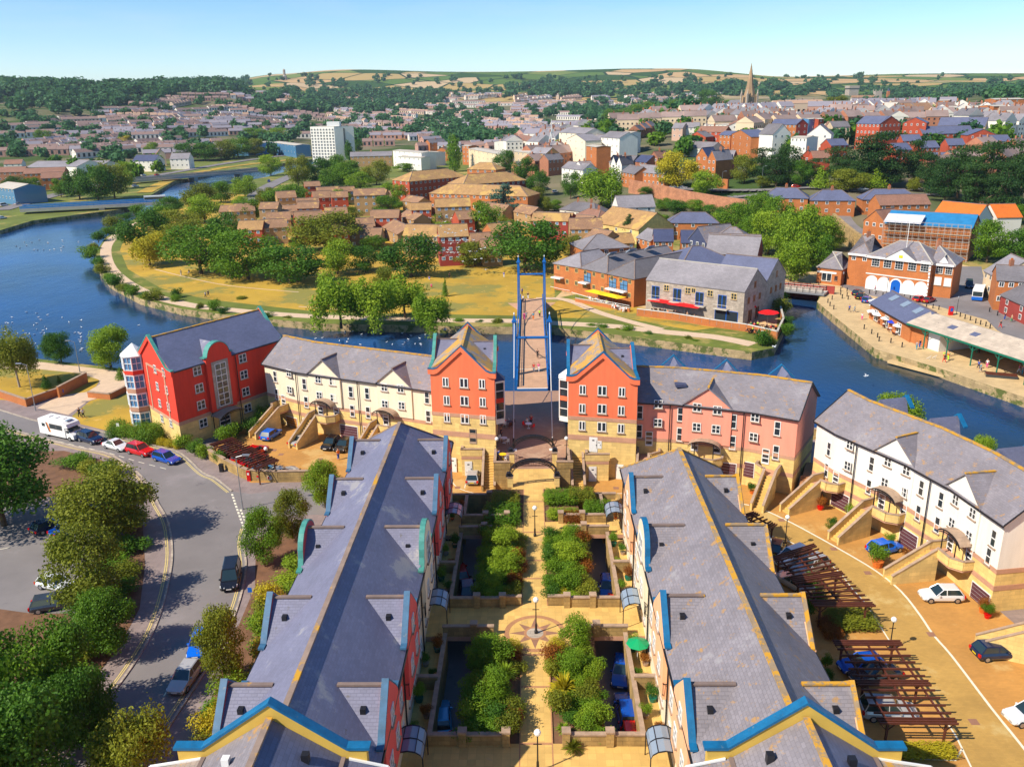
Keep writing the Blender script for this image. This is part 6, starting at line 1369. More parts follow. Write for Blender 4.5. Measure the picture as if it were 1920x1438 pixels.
g0=g.build('gull'); GM=g0.data; bpy.data.objects.remove(g0)
f_=MB()
for v,fc,mi_ in [(g.v,g.f,g.m)]: f_.v=list(v);f_.f=list(fc);f_.m=list(mi_);f_.mn=list(g.mn)
for s in (-1,1): f_.pris([(.1,s*.06,.14),(-.08,s*.06,.14),(-.06,s*.06,.11),(.1,s*.06,.11)],[(.02,s*.4,.3),(-.1,s*.4,.3),(-.1,s*.4,.28),(.02,s*.4,.28)],'gull_grey'); f_.pris([(.02,s*.4,.3),(-.1,s*.4,.3),(-.1,s*.4,.28),(.02,s*.4,.28)],[(-.14,s*.72,.22),(-.16,s*.72,.22),(-.16,s*.72,.21),(-.14,s*.72,.21)],'gull_grey')
g1=f_.build('gull'); GF=g1.data; bpy.data.objects.remove(g1)
def gull(p,fly,label,grp,sc_=1.0):
    o=inst(GF if fly else GM,'gull',None,p,rnd.random()*6.3); o.scale=(sc_,)*3; return tag(o,label,'gull',grp)
rg=random.Random(3)
for i in range(46):
    x=rg.gauss(60,38); y=rg.uniform(585,655)
    if x<2 or x>150: x=rg.uniform(5,140)
    gull(at(x,y,-1.7),0,'white gull floating on the left reach of the river','gulls floating on the left reach',1.1)
for i in range(16): gull(at(rg.uniform(148,155),rg.uniform(600,660),-1.7),0,'white gull floating beside the round riverside tree','gulls beside the round tree',1.1)
for i in range(22): gull(at(rg.uniform(25,230),rg.uniform(445,475),-1.7),0,'small white gull on the upper bend of the river','gulls on the upper bend',1.4)
for i in range(34): gull(at(rg.uniform(590,800),rg.uniform(612,650),-1.7),0,'white gull on the dark water by the willows','gulls on the dark water by the willows',1.1)
for i in range(10): gull(at(rg.uniform(250,400),rg.uniform(560,612),-1.7),0,'white gull on blue water beyond the red block','gulls beyond the red block',1.1)
for i in range(58):
    q=(rg.gauss(850,32),rg.gauss(460,22)); p=at(q[0],520); k=rg.uniform(.9,1.0); zz=zat(p,q[1]); gull((p.x,p.y,max(2,zz)),1,'white gull flying before the red brick houses','gulls flying before the brick houses',1.3)
for q in ((905,640),(835,606),(1621,697),(1450,640)): gull(at(q[0],q[1]+30,-1.7)+V3(0,0,2),1,'single gull gliding low over the river','gulls gliding low',1.5)
# ================================================ trees and plants
import numpy as np
def leafcloud(rs,lobes,n,size,flat=0.,droop=0.,name='crown',m='leaf_mid',norm=True):
    """lobes: (x,y,z,rx,ry,rz); leaves scattered through the shell of each lobe"""
    w_=np.array([l[3]*l[4]*l[5] for l in lobes])**.67; w_/=w_.sum(); idx=rs.choice(len(lobes),n,p=w_); Lb=np.array(lobes)[idx]
    d=rs.normal(size=(n,3)); d/=np.linalg.norm(d,axis=1)[:,None]; rr=rs.uniform(.0,1,(n,1))**.28; rr*=1+.13*rs.normal(size=(n,1))
    P=Lb[:,:3]+d*rr*Lb[:,3:6]; 
    if droop: P[:,2]-=droop*rs.uniform(0,1,n)**2*np.hypot(P[:,0],P[:,1])*1.2
    P[:,2]=np.maximum(P[:,2],.02)
    if norm:
        e=max(np.percentile(P[:,0],99.3)-np.percentile(P[:,0],.7),np.percentile(P[:,1],99.3)-np.percentile(P[:,1],.7)); P[:,:2]*=1/e; P[:,2]*=.985/np.percentile(P[:,2],99.5)
    nrm=d+rs.normal(size=(n,3))*.75; nrm[:,2]+=.35+flat; nrm/=np.linalg.norm(nrm,axis=1)[:,None]
    t=np.cross(nrm,rs.normal(size=(n,3))); t/=np.linalg.norm(t,axis=1)[:,None]; b_=np.cross(nrm,t)
    s=size*rs.uniform(.6,1.3,(n,1)); el=1.0 if not droop else 1.8
    V=np.stack([P-t*s*.5-b_*s*.15*el,P+b_*s*.0-t*s*.05-b_*s*.5*el,P+t*s*.5+b_*s*.05,P+b_*s*.55*el],1).reshape(-1,3)
    me=bpy.data.meshes.new(name); me.vertices.add(len(V)); me.vertices.foreach_set('co',V.ravel()); me.loops.add(4*n); me.loops.foreach_set('vertex_index',np.arange(4*n)); me.polygons.add(n); me.polygons.foreach_set('loop_start',np.arange(0,4*n,4)); me.polygons.foreach_set('loop_total',np.full(n,4)); me.update(calc_edges=True); me.materials.append(MATS[m]); return me
def trunkmesh(rs,h,r,limbs,m='bark'):
    b=MB(); pts=[(0,0,-.02),(rs.normal()*.01,rs.normal()*.01,h*.5),(rs.normal()*.02,rs.normal()*.02,h)]
    b.tube(pts[0],pts[1],r,m,7,r*.75); b.tube(pts[1],pts[2],r*.75,m,7,r*.5)
    for (x,y,z) in limbs:
        k=rs.uniform(.5,1); a=(pts[1][0],pts[1][1],h*k); mid=((a[0]+x)*.5,(a[1]+y)*.5,(a[2]+z)*.5-.02); b.tube(a,mid,r*.38,m,5,r*.28); b.tube(mid,(x,y,z),r*.28,m,5,r*.1)
    o=b.build('trunk',uv=False); me=o.data; bpy.data.objects.remove(o); return me
TREE={}
def mktree(key,seed,kind,n,size):
    rs=np.random.RandomState(seed); L=[]
    if kind=='round':
        for i in range(22):
            a=rs.uniform(0,6.28); e=rs.uniform(-.95,1)*1.25; r_=.31*math.cos(e)*rs.uniform(.8,1.15); L.append((r_*math.cos(a),r_*math.sin(a),.50+.33*math.sin(e),rs.uniform(.12,.20),rs.uniform(.12,.20),rs.uniform(.10,.17)))
        L.append((0,0,.5,.27,.27,.3)); me=leafcloud(rs,L,n,size); tr=trunkmesh(rs,.36,.028,[(l[0],l[1],l[2]) for l in L[:7]])
    elif kind=='weep':
        for i in range(12):
            a=rs.uniform(0,6.28); r_=rs.uniform(.08,.32); L.append((r_*math.cos(a),r_*math.sin(a),rs.uniform(.36,.74),rs.uniform(.12,.19),rs.uniform(.12,.19),rs.uniform(.14,.24)))
        me=leafcloud(rs,L,n,size,droop=.75); tr=trunkmesh(rs,.45,.03,[(l[0],l[1],l[2]) for l in L[:6]])
    elif kind=='poplar':
        for i in range(12): z=.12+.8*i/11; r_=.42*math.sin(math.pi*min(1,(z*.85+.12)))**.6; L.append((rs.normal()*.05,rs.normal()*.05,z,r_,r_,.1))
        me=leafcloud(rs,L,n,size); tr=trunkmesh(rs,.3,.05,[])
    elif kind=='pine':
        for i in range(22):
            a=rs.uniform(0,6.28); z=rs.uniform(.22,.93); r_=rs.uniform(.05,.36)*(1.15-z*.5); L.append((r_*math.cos(a),r_*math.sin(a),z,rs.uniform(.14,.24),rs.uniform(.14,.24),rs.uniform(.05,.1)))
        me=leafcloud(rs,L,n,size,flat=.6); tr=trunkmesh(rs,.85,.03,[(l[0],l[1],l[2]) for l in L])
    elif kind=='cedar':
        for i in range(20):
            a=rs.uniform(0,6.28); z=.3+.65*i/19; R_=.5*(1.08-z)*1.35; r_=rs.uniform(.3,.8)*R_; L.append((r_*math.cos(a),r_*math.sin(a),z,R_*.5+.06,R_*.5+.06,.035))
        me=leafcloud(rs,L,n,size,flat=.8); tr=trunkmesh(rs,.92,.03,[(l[0],l[1],l[2]) for l in L])
    elif kind=='cone':
        for i in range(14): z=.1+.85*i/13; r_=.45*(1.02-z); L.append((rs.normal()*.03,rs.normal()*.03,z,r_,r_,.07))
        me=leafcloud(rs,L,n,size,flat=.3); tr=trunkmesh(rs,.5,.03,[])
    elif kind=='shrub':
        for i in range(9):
            a=rs.uniform(0,6.28); r_=rs.uniform(.05,.3); L.append((r_*math.cos(a),r_*math.sin(a),rs.uniform(.3,.68),rs.uniform(.15,.26),rs.uniform(.15,.26),rs.uniform(.2,.3)))
        me=leafcloud(rs,L,n,size); tr=trunkmesh(rs,.4,.03,[(l[0],l[1],l[2]) for l in L[:5]])
    elif kind=='dome':
        me=leafcloud(rs,[(0,0,.42,.5,.5,.52)],n,size,flat=0); tr=trunkmesh(rs,.3,.06,[])
    TREE[key]=(me,tr)
for k in range(3): mktree(f'near{k}',10+k,'round',15000,.026)
for k in range(4): mktree(f'round{k}',20+k,'round',7500,.034)
mktree('weepnear',30,'weep',12000,.024); mktree('weep',31,'weep',7000,.032); mktree('willow',32,'weep',10000,.028); mktree('poplar',33,'poplar',2600,.06)
mktree('pine0',34,'pine',9000,.03); mktree('pine1',35,'pine',9000,.03); mktree('cedar',36,'cedar',4200,.034); mktree('cone',37,'cone',1800,.06)
for k in range(3): mktree(f'shrub{k}',40+k,'shrub',2600,.055)
mktree('dome',44,'dome',2600,.05)
def zoom_scale(p):
    v=fw.dot(Vector(p)-Vector((0,0,CAM_H))); return FPX/v
_tc=[0]
def tree(px_,py_,wpx,top,key,leaf,label,group='trees',cat='tree',name=None,pos=None,trunkm=None):
    p=pos if pos is not None else (T(px_,py_) if py_<560 else at(px_,py_)); h=max(.5,zat(p,top)-p.z); w_=wpx/zoom_scale(p+Vector((0,0,h*.5)))
    r=empty(name or 'tree',p,(px_*7+py_)%6.28,label,cat,group); me,tr=TREE[key]; k=1.0
    r.scale=(w_/k,w_/k,h); 
    o=inst(me,'crown' if cat=='tree' else 'foliage',r,(0,0,0)); o.material_slots[0].link='OBJECT'; o.material_slots[0].material=MATS[leaf]
    t=inst(tr,'trunk' if cat=='tree' else 'stem',r,(0,0,0))
    if trunkm: t.material_slots[0].link='OBJECT'; t.material_slots[0].material=MATS[trunkm]
    return r
D,M_,B_,O_,P_,G_='leaf_deep','leaf_mid','leaf_bright','leaf_olive','leaf_pine','leaf_gold'
near=[(37,726,74,622,'weepnear',O_,'weeping birch with pale trunk on the dry grass at the left edge','bark_pale'),(115,680,62,622,'near0',D,'dark round tree on the left river bank',None),(208,688,88,612,'near1',B_,'bright green round tree on the left river bank',None),
(87,729,20,703,'cone',D,'small dark conifer on the left lawn',None),(227,712,18,688,'cone',M_,'thin young tree by the brick planter wall',None),(111,718,9,704,'cone',O_,'tiny sapling on the left lawn',None),
(8,985,215,806,'near2',D,'large dark tree at the left edge above the car park',None),(208,1010,172,876,'near0',O_,'broad olive-green tree between car park and road, farthest of the roadside row',None),(172,1150,150,994,'near1',O_,'round olive tree in the middle of the roadside row',None),
(205,1232,118,1110,'near2',M_,'feathery green tree reaching over the road',None),(120,1370,170,1175,'near0',M_,'green tree above the bottom left corner',None),(25,1420,220,1190,'near1',M_,'large green tree at the left frame edge below the car park',None),(70,1540,220,1300,'near2',D,'dark tree filling the bottom left corner',None),(-40,1620,250,1340,'near0',M_,'tree cut by the bottom left corner of the frame',None),
(175,1420,120,1250,'near1',D,'dark low tree by the kerb at bottom left',None),(262,1490,135,1335,'weepnear',O_,'olive tree at the bottom edge beside the road markings',None),(424,1285,98,1140,'near2',O_,'olive tree in the bed beside the silver hatchback',None),
(497,1062,76,955,'near0',M_,'green tree at the junction corner beside the left range',None),(548,1010,70,922,'near1',O_,'yellow-green loose tree behind the junction corner',None),(610,952,72,866,'near2',B_,'bright green tree at the end of the yard wall',None),
(1672,835,102,742,'near1',B_,'bright tree behind the white terrace ridge, by the river',None),(1832,905,58,818,'near2',B_,'tree top showing behind the right end of the white terrace ridge',None)]
for a in near: tree(*a[:7],group='trees near the estate',trunkm=a[7])
far=[(270,467,82,393,'round0',D),(281,498,70,436,'weep',G_),(378,514,124,420,'round1',M_),(465,524,112,431,'round2',M_),(545,532,112,457,'round3',D),(633,514,64,449,'round0',B_),(612,472,112,400,'round1',O_),(686,510,52,460,'round2',D),(600,455,60,410,'round3',B_),
(320,406,52,368,'round3',D),(372,394,72,344,'round0',O_),(385,417,72,366,'round1',B_),(415,380,50,340,'round2',M_),(460,370,52,330,'round3',B_),(537,387,76,345,'round0',M_),(560,352,46,292,'round1',O_),(600,348,52,296,'round2',D),(625,352,50,312,'round3',M_),(645,338,60,290,'round0',M_),(465,420,52,373,'round1',M_),(335,442,78,393,'round2',O_),(425,446,62,400,'round3',D),(300,425,56,385,'round0',M_),(345,470,70,415,'round1',O_),(508,330,42,290,'round2',B_),
(150,374,56,318,'round3',D),(185,377,62,312,'round0',D),(215,372,62,305,'round1',O_),(236,354,36,303,'round2',B_),(115,370,32,335,'round3',M_),(35,362,46,330,'round0',D),(60,360,36,333,'round1',M_),(355,302,52,268,'round2',D),(385,302,50,268,'round3',D),(415,299,52,263,'round0',O_),(447,295,48,258,'round1',M_),(478,292,38,260,'round2',O_),(480,264,60,240,'round3',M_),(532,262,60,240,'round0',B_),
(85,270,32,243,'round1',M_),(287,292,26,267,'round2',B_),(236,273,28,254,'round3',G_),(772,519,94,438,'round0',D),(985,510,124,413,'round1',D),(890,500,64,454,'round2',O_),(910,437,58,378,'round3',M_),(818,430,56,398,'round0',M_),(740,382,52,343,'round1',B_),(728,404,52,366,'round2',M_),(945,418,80,345,'cedar','leaf_cedar'),(862,380,36,340,'round3',O_),(1070,480,50,440,'round0',O_),(1005,388,40,350,'round1',O_),
(853,322,28,253,'poplar',M_),(655,302,15,264,'poplar',D),(672,286,18,262,'round2',D),(948,324,44,282,'round2',D),(985,342,46,294,'round3',D),(1008,368,42,320,'round0',D),(1128,392,94,317,'willow',B_),(1070,374,36,322,'round1',D),(650,352,46,305,'round2',M_),(676,357,52,322,'round3',B_),(706,347,52,300,'round0',O_),(757,322,42,306,'round1',M_),(1020,400,34,370,'round3',O_),
(1376,442,62,380,'round0',M_),(1420,424,62,362,'round1',M_),(1440,475,74,395,'round2',B_),(1492,505,92,385,'round3',B_),(1532,475,80,405,'round0',B_),(1482,528,78,452,'round1',B_),(1455,445,62,368,'round2',M_),(1532,508,66,440,'round3',M_),(1270,352,72,284,'round0',G_),(1250,350,40,300,'round2',B_),(1325,368,64,320,'round1',B_),(1395,344,48,290,'round2',O_),(1372,427,56,380,'round3',D),(1272,402,52,374,'round0',D),
(1425,344,52,277,'pine0',P_),(1478,346,54,270,'round1',P_),(1518,345,40,297,'pine1',P_),(1563,345,56,276,'pine0',P_),(1635,348,104,246,'pine1',P_),(1713,348,58,262,'pine0',P_),(1795,372,92,272,'pine1',P_),(1850,384,96,266,'pine0',P_),(1905,388,92,262,'pine1',P_),
(1463,344,36,317,'cone',B_),(1538,354,40,312,'cone',B_),(1590,360,72,317,'round2',O_),(1643,354,38,314,'cone',B_),(1713,359,26,333,'round3',O_),(1757,360,46,328,'round0',O_),(1330,214,52,168,'round1',D),(1372,210,38,187,'round2',M_),(1287,218,30,188,'round3',D),(1408,209,32,187,'round0',D),(1567,211,44,180,'round1',O_),
(1850,492,68,413,'round2',M_),(1902,497,64,428,'round3',D),(1895,420,64,384,'round0',M_),(1150,232,42,204,'round1',M_),(1190,230,48,196,'round2',M_),(1222,225,50,190,'round3',M_),(1256,221,50,187,'round0',M_),(1178,452,32,402,'cedar',P_),(1204,458,13,434,'cone',M_),(1240,430,30,400,'round1',B_),
(470,445,40,415,'round3',M_),(520,425,44,392,'round0',D),(585,430,40,400,'round1',M_),(660,420,44,388,'round2',O_),(690,395,40,362,'round3',M_),(640,385,34,355,'round0',B_),(705,440,44,410,'round1',D),(780,372,36,345,'round2',M_),(500,385,40,352,'round3',O_),(455,398,36,368,'round0',B_),(580,378,36,350,'round1',M_),(880,395,40,360,'round2',M_),(950,440,36,408,'round3',O_),(1010,430,36,400,'round0',M_),(830,440,30,415,'round1',B_),(1300,402,40,374,'round1',M_),(1335,412,44,384,'round2',D),(1245,395,34,372,'round3',M_),(1350,440,50,398,'round0',B_),(1400,455,56,405,'round1',M_),(1210,372,30,350,'round2',D),(1500,440,60,392,'round0',M_),(1560,470,46,430,'round1',B_),(1590,352,50,300,'pine1',P_),(1670,352,60,285,'pine0',P_),(1745,366,60,290,'pine1',P_),(1770,380,60,300,'pine0',P_),(1825,392,70,305,'pine1',P_),(1880,402,70,305,'pine0',P_),(1455,350,46,290,'pine0',P_),(1500,350,40,300,'round2',D),(1800,420,44,388,'round3',D),(1880,440,50,405,'round0',D),(1620,352,30,325,'round1',B_),(1430,352,30,330,'round3',O_),(1040,395,30,375,'round2',M_),(560,470,30,445,'round3',M_),(700,470,40,440,'round0',M_),(1110,345,24,325,'round1',M_)]
kn={'round0':'round-crowned','round1':'broad','round2':'domed','round3':'spreading','weep':'weeping','willow':'willow-like','poplar':'tall narrow','pine0':'layered','pine1':'wide layered','cedar':'tiered','cone':'pointed'}
cn={D:'dark green',M_:'green',B_:'bright green',O_:'olive green',G_:'yellow-green',P_:'dark pine-green','leaf_cedar':'blue-green'}
def where(x,y):
    if y>=430 and x<700: return 'on the dry park grass inside the river bend'
    if y>=430 and x<1100: return 'on the park edge before the brick houses'
    if x<260: return 'on the embankment left of the road bridges'
    if x<640 and y<310: return 'along the far flood embankment'
    if x<700: return 'in the grove behind the park'
    if x<1060: return 'among the tan-roofed houses'
    if y>395 and x<1600: return 'on the wooded slope beside the leat'
    if x<1350: return 'by the old city wall'
    if x>1800 and y>400: return 'behind the quay at the right edge'
    if y<235: return 'on the skyline near the church spire'
    return 'along the upper road below the town'
for i,a in enumerate(far):
    if a[1]>430 and a[0]<1000: a=(a[0],a[1],a[2]*1.14)+a[3:]
    tree(*a[:6],label=f'{cn[a[5]]} {kn[a[4]]} tree {where(a[0],a[1])}, {"tall" if a[1]-a[3]>70 else "small" if a[1]-a[3]<36 else "mid-sized"} and {"wide" if a[2]>85 else "slim" if a[2]<40 else "full"}',group='trees beyond the river')
for q in ((640,614,98,512,'willow',B_,'leftmost bright willow leaning over the dark water'),(700,616,86,520,'willow',B_,'second bright willow over the water'),(760,596,90,520,'willow',B_,'tall bright willow behind the water-side ones'),(808,626,74,550,'willow',B_,'small willow nearest the footbridge'),(722,560,50,500,'round1',O_,'olive tree behind the willows'),(835,556,12,522,'cone',M_,'young tree with a round seat on the open grass')):
    tree(*q[:6],label=q[6],group='trees beyond the river')
# bank shrubs along the water
bank=[(252,405),(235,415),(215,430),(200,442),(185,455),(178,470),(177,487),(184,500),(192,515),(205,528),(215,540),(235,548),(255,556),(272,562),(290,567),(330,570),(332,562),(375,582),(400,588),(420,592),(455,565),(470,595),(500,598),(540,600),(860,606),(900,608),(935,609),(1110,614),(1128,618),(1160,622),(1180,624),(1215,630),(1290,640),(1305,643),(1428,652),(1445,650),(1470,632),(1474,612),(1466,590),(1463,570)]
for i,(x,y) in enumerate(bank):
    s_=(26,20,32,24)[i%4]*(1.2 if x<330 else .8 if x<1400 else 1.1); h_=(20,14,24,16)[i%4]*(1.1 if x<450 else .55 if x<1400 else 1.4)
    tree(x,y,s_,y-h_,f'shrub{i%3}',(M_,D,O_)[i%3],'leafy bush at the water edge '+('round the river bend' if x<330 else 'below the riverside path' if x<700 else 'near the footbridge' if x<1000 else 'below the stone warehouse'),group='bushes along the far bank',cat='bush',name='bush',pos=at(x,y,-.6))
# clipped domes and bushes by the red block
for i,(x,y,w_,t_,l_) in enumerate(((222,808,40,785,M_),(236,818,38,795,M_),(268,812,40,790,M_),(262,828,36,797,M_),(283,830,46,795,M_),(300,815,44,790,M_),(212,820,26,800,D))): tree(x,y,w_,t_,'dome',l_,f'clipped green dome bush, {["first","second","third","fourth","fifth","sixth","seventh"][i]} of the cluster by the corner bay',group='clipped domes by the red block',cat='bush',name='dome_bush')
for i,(x,y,w_,t_) in enumerate(((292,832,14,820),(304,835,19,820),(319,838,20,822),(333,841,16,826),(288,820,24,800))): tree(x,y,w_,t_,'dome',G_,f'clipped yellow ball bush, {["smallest on the left","beside the smallest","in the middle","right end","upper large one"][i]}',group='yellow ball bushes by the red block',cat='bush',name='ball_bush')
for i,(x,y,w_,t_,l_) in enumerate(((345,842,34,815,B_),(366,852,36,826,M_),(384,860,34,832,B_),(410,868,26,842,M_),(425,828,46,796,M_),(440,818,34,795,D),(470,812,34,780,D),(503,800,40,765,M_),(488,790,20,760,M_),(1425,905,34,862,B_),(1400,1000,20,985,M_),(1520,1105,36,1070,D),(1535,1140,30,1110,D),(1510,1160,34,1120,M_),(1548,1250,22,1225,M_),(1552,1275,22,1250,D),(1540,1290,20,1270,M_),(1650,1052,26,1035,M_))):
    tree(x,y,w_,t_,f'shrub{i%3}',l_,f'{cn[l_]} shrub '+('at the foot of the red block' if x<520 else 'along the outer wall of the right range' if x>1500 and y>1100 else 'in the right yard'),group='shrubs of the yards',cat='bush',name='shrub')
# bed along the left range
rs_=random.Random(5)
for i in range(34):
    t=i/33; x=-22.2-rs_.uniform(0,3.6); y=42+t*44; 
    l_=(M_,B_,O_,G_,M_,'leaf_rust',B_)[i%7]; p=V3(x-(.8 if 60<y<75 else 0),y,0); h_=rs_.uniform(1.4,3.0); q=proj((p.x,p.y,h_))
    tree(0,0,rs_.uniform(2.4,3.8)*zoom_scale(p),q[1],f'shrub{i%3}',l_,f'{ {M_:"green",B_:"bright green",O_:"olive",G_:"yellow",D:"dark","leaf_rust":"rust-coloured"}[l_]} shrub in the bed between the left range and the road',group='shrubs beside the left range',cat='bush',name='shrub',pos=p)
# undergrowth along the left kerb
ul=px([(215,872),(250,895),(276,925),(295,965),(306,1000),(312,1040),(308,1080),(298,1120),(285,1160),(262,1205),(240,1240),(212,1280),(180,1320),(150,1358),(120,1395),(92,1432)])
for i,p in enumerate(ul):
    for j in range(2):
        q0=p+V3(-3.6-1.9*j-rs_.uniform(0,.8),rs_.uniform(-1,1),0); h_=rs_.uniform(1.4,2.6); q=proj((q0.x,q0.y,h_)); l_=(M_,D,O_,M_)[(i+j)%4]
        tree(0,0,rs_.uniform(3,4.4)*zoom_scale(q0),q[1],f'shrub{(i+j)%3}',l_,f'{cn[l_]} undergrowth bush between the kerb and the roadside trees',group='undergrowth along the left kerb',cat='bush',name='shrub',pos=q0)
# hedges: boxes of small leaves
def hedge_mesh(seed,n,size):
    rs=np.random.RandomState(seed); L=[(x,y,.5,.16,.16,.5) for x in np.linspace(-.36,.36,5) for y in np.linspace(-.36,.36,5)]; return leafcloud(rs,L,n,size,flat=.3,name='hedge')
HM=hedge_mesh(1,6000,.05)
def hedge(c,sx,sy,h,leaf,label,group='clipped hedges of the garden',rz=0):
    o=inst(HM,'hedge',None,c,rz); o.scale=(sx,sy,h); o.material_slots[0].link='OBJECT'; o.material_slots[0].material=MATS[leaf]; return tag(o,label,'hedge',group)
hedge(V3(-3.3,90.2,2.9),3.4,3.4,1.5,O_,'olive clipped hedge block left of the path nearest the gate'); hedge(V3(-3.6,86.6,2.9),4.2,4.6,1.5,M_,'deep green loose hedge block left of the path')
hedge(V3(3.2,91.0,2.9),4.0,2.8,1.4,M_,'green hedge right of the path nearest the gate'); hedge(V3(5.6,91.2,2.9),3.2,2.6,1.6,O_,'olive hedge beside the round stone ring'); hedge(V3(3.3,86.9,2.9),3.6,1.6,1.2,B_,'bright low hedge right of the path'); hedge(V3(6.9,87.6,2.9),2.4,2.8,1.6,M_,'square green hedge beside the right porch')
hedge(V3(4.3,86.0,2.9),2.0,1.6,1.3,'leaf_rust','orange-flowering hedge right of the path')
hedge(at(1595,1170),4.6,3.2,1.2,O_,'olive and rust hedge between the two pergolas','hedges of the right yard',R(0)); hedge(at(1735,1415),4.4,1.5,.9,G_,'bright yellow hedge at the bottom right kerb corner','hedges of the right yard')
hedge(at(1555,1185),1.8,3,1.1,'leaf_rust','rust-red end of the hedge between the pergolas','hedges of the right yard')
# court planting
def cshrub(x,y,w_,h_,key,leaf,lb,z=2.9):
    p=V3(x,y,z); q=proj((x,y,z+h_)); tree(0,0,w_*zoom_scale(p+V3(0,0,h_*.5)),q[1],key,leaf,lb,group='planting of the garden court',cat='bush' if h_<2.6 else 'tree',name='shrub' if h_<2.6 else 'small_tree',pos=p)
cc=[M_,B_,M_,O_,D,M_,B_,'leaf_rust']
for s in (-1,1):
    for (y0,y1,nm_) in ((51.5,61.5,'near'),(69.9,82.4,'far')):
        k=0; y=y0+.6
        while y<y1:
            for x in (1.75,2.8,3.9,4.9):
                if min((s*x-u)**2+(y-v)**2 for u,v in ((-2.5,57.6),(2.3,57),(2,52.3)))<2: continue
                w_=rs_.uniform(1.5,2.3); h_=rs_.uniform(.8,2.2); l_=cc[(k*3+int(x*2)+(1 if s>0 else 0))%8]; k+=1
                cshrub(s*(x+rs_.uniform(-.25,.25)),y+rs_.uniform(-.4,.4),w_,h_,f'shrub{k%3}',l_,f'{ {M_:"green",B_:"bright green",O_:"olive",D:"dark green","leaf_rust":"rust-brown"}[l_]} shrub in the {nm_} {nm[s]} bed of the garden court')
            y+=1.45
cshrub(-3.6,60.2,3.6,3.4,'round0',M_,'small bright tree in the near left bed'); cshrub(-3.3,56.0,3.0,3.0,'round1',M_,'small tree beside the palm in the near left bed'); cshrub(-3.3,79.0,3.8,3.2,'round2',B_,'pale green small tree in the far left bed'); cshrub(-2.9,75.0,3.4,2.9,'round3',B_,'bright small tree in the middle of the far left bed')
cshrub(3.4,76.5,3.4,3.0,'round0',B_,'bright small tree in the far right bed'); cshrub(3.5,62.5,3.0,3.4,'round1',B_,'bushy tree right of the compass mosaic'); cshrub(3.0,58.6,2.6,2.8,'round2',M_,'small tree in the near right bed')
cshrub(-1.9,62.3,1.6,1.3,'dome',G_,'golden round bush left below the mosaic'); cshrub(1.9,62.6,1.7,1.2,'dome',G_,'golden round bush right below the mosaic'); cshrub(-2.2,70.4,1.4,1.1,'shrub0',G_,'yellow-green bush at the mosaic far left corner'); cshrub(2.6,70.4,1.3,1.0,'shrub1',G_,'yellow-green bush at the mosaic far right corner')
# sword-leaved plants
def palm(p,r_,leaf,label,n_=60,h0=.8,bl=.05):
    m_=MB(); rp_=random.Random(int(p.x*10)); r=empty('palm',p,0,label,'palm','sword-leaved plants of the court')
    for i in range(n_):
        a=rp_.uniform(0,6.28); e=rp_.uniform(.05,1.35); L_=r_*rp_.uniform(.8,1.1); u=Vector((math.cos(a)*math.cos(e),math.sin(a)*math.cos(e),math.sin(e))); s_=Vector((-math.sin(a),math.cos(a),0))*bl; c0=Vector((0,0,h0)); m1=c0+u*L_*.55; t1=c0+u*L_-Vector((0,0,.25*r_*math.cos(e)))
        m_.face([c0-s_*.6,c0+s_*.6,m1+s_,m1-s_],leaf); m_.face([m1-s_,m1+s_,t1],leaf)
    m_.build('leaves',r); t=MB(); t.tube((0,0,0),(0,0,h0),.1,'bark',6,.07); t.build('stem',r)
palm(V3(-2.5,57.6,2.9),1.35,B_,'spiky green palm in the near left bed',90,1.2); palm(V3(2.3,57.0,2.9),1.6,G_,'large striped yellow sword-leaved plant in the near right bed',120,.3,.09); palm(V3(2.0,52.3,2.9),.8,B_,'small spiky plant near the stairs of the near right bed',60,.4)
palm(V3(2.7,50.6,3.0),1.0,O_,'grassy feathery plant beside the near right stairs',110,.1,.04); palm(V3(-22.6,72.8,0),1.2,O_,'sword-leaved plant in the bed by the junction',70,.2,.07); palm(V3(-22.8,58,0),1.1,O_,'sword-leaved plant in the bed beside the driving black car',70,.2,.07)

# potted plants
def pot(p,leaf,label,s_=.5,m_='terracotta',group='potted plants'):
    r=empty('potted_plant',p,rs_.random()*6,label,'plant pot',group); t=MB(); t.lathe((0,0,0),[(.01,0),(s_*.5,0),(s_*.7,s_*.8),(s_*.62,s_*.8),(.01,s_*.7)],m_,9); t.build('pot',r)
    o=inst(TREE['shrub1'][0],'foliage',r,(0,0,s_*.6)); o.scale=(s_*2.2,s_*2.2,s_*2.4); o.material_slots[0].link='OBJECT'; o.material_slots[0].material=MATS[leaf]
for i,(q,l_,s_,m_,lb) in enumerate((((1601,1000),M_,.55,'blue_paint','bushy plant in a blue pot in the right yard'),((1592,972),B_,.6,'green_paint','tall plant in a teal pot by the garage'),((1560,992),D,.5,'concrete','grey tub with a dark spiky plant in the right yard'),((1556,1000),O_,.45,'concrete','low tub beside the spiky plant'),((1538,955),'leaf_rust',.6,'red_paint','red flowers in a tub at the stair foot'),((1667,1022),M_,.5,'terracotta','terracotta pot behind the blue hatchback'),((1700,1052),'leaf_rust',.5,'terracotta','pot of red flowers by the stair of the white terrace'),((1715,1056),B_,.45,'terracotta','bright potted plant by the stair of the white terrace'),((1645,1062),M_,.9,'terracotta','large flowering bush in a tub before the blue hatchback'),((1842,1148),'leaf_rust',.55,'terracotta','red potted plant at the corner of the white terrace'),((1851,1158),M_,.5,'red_paint','long green plant in a red pot at the terrace corner'),((1410,925),D,.5,'terracotta','potted plant by the pink terrace stair'),((1380,880),'leaf_rust',.5,'terracotta','red potted plant by the pink terrace garage'))): pot(at(*q),l_,lb,s_,m_)
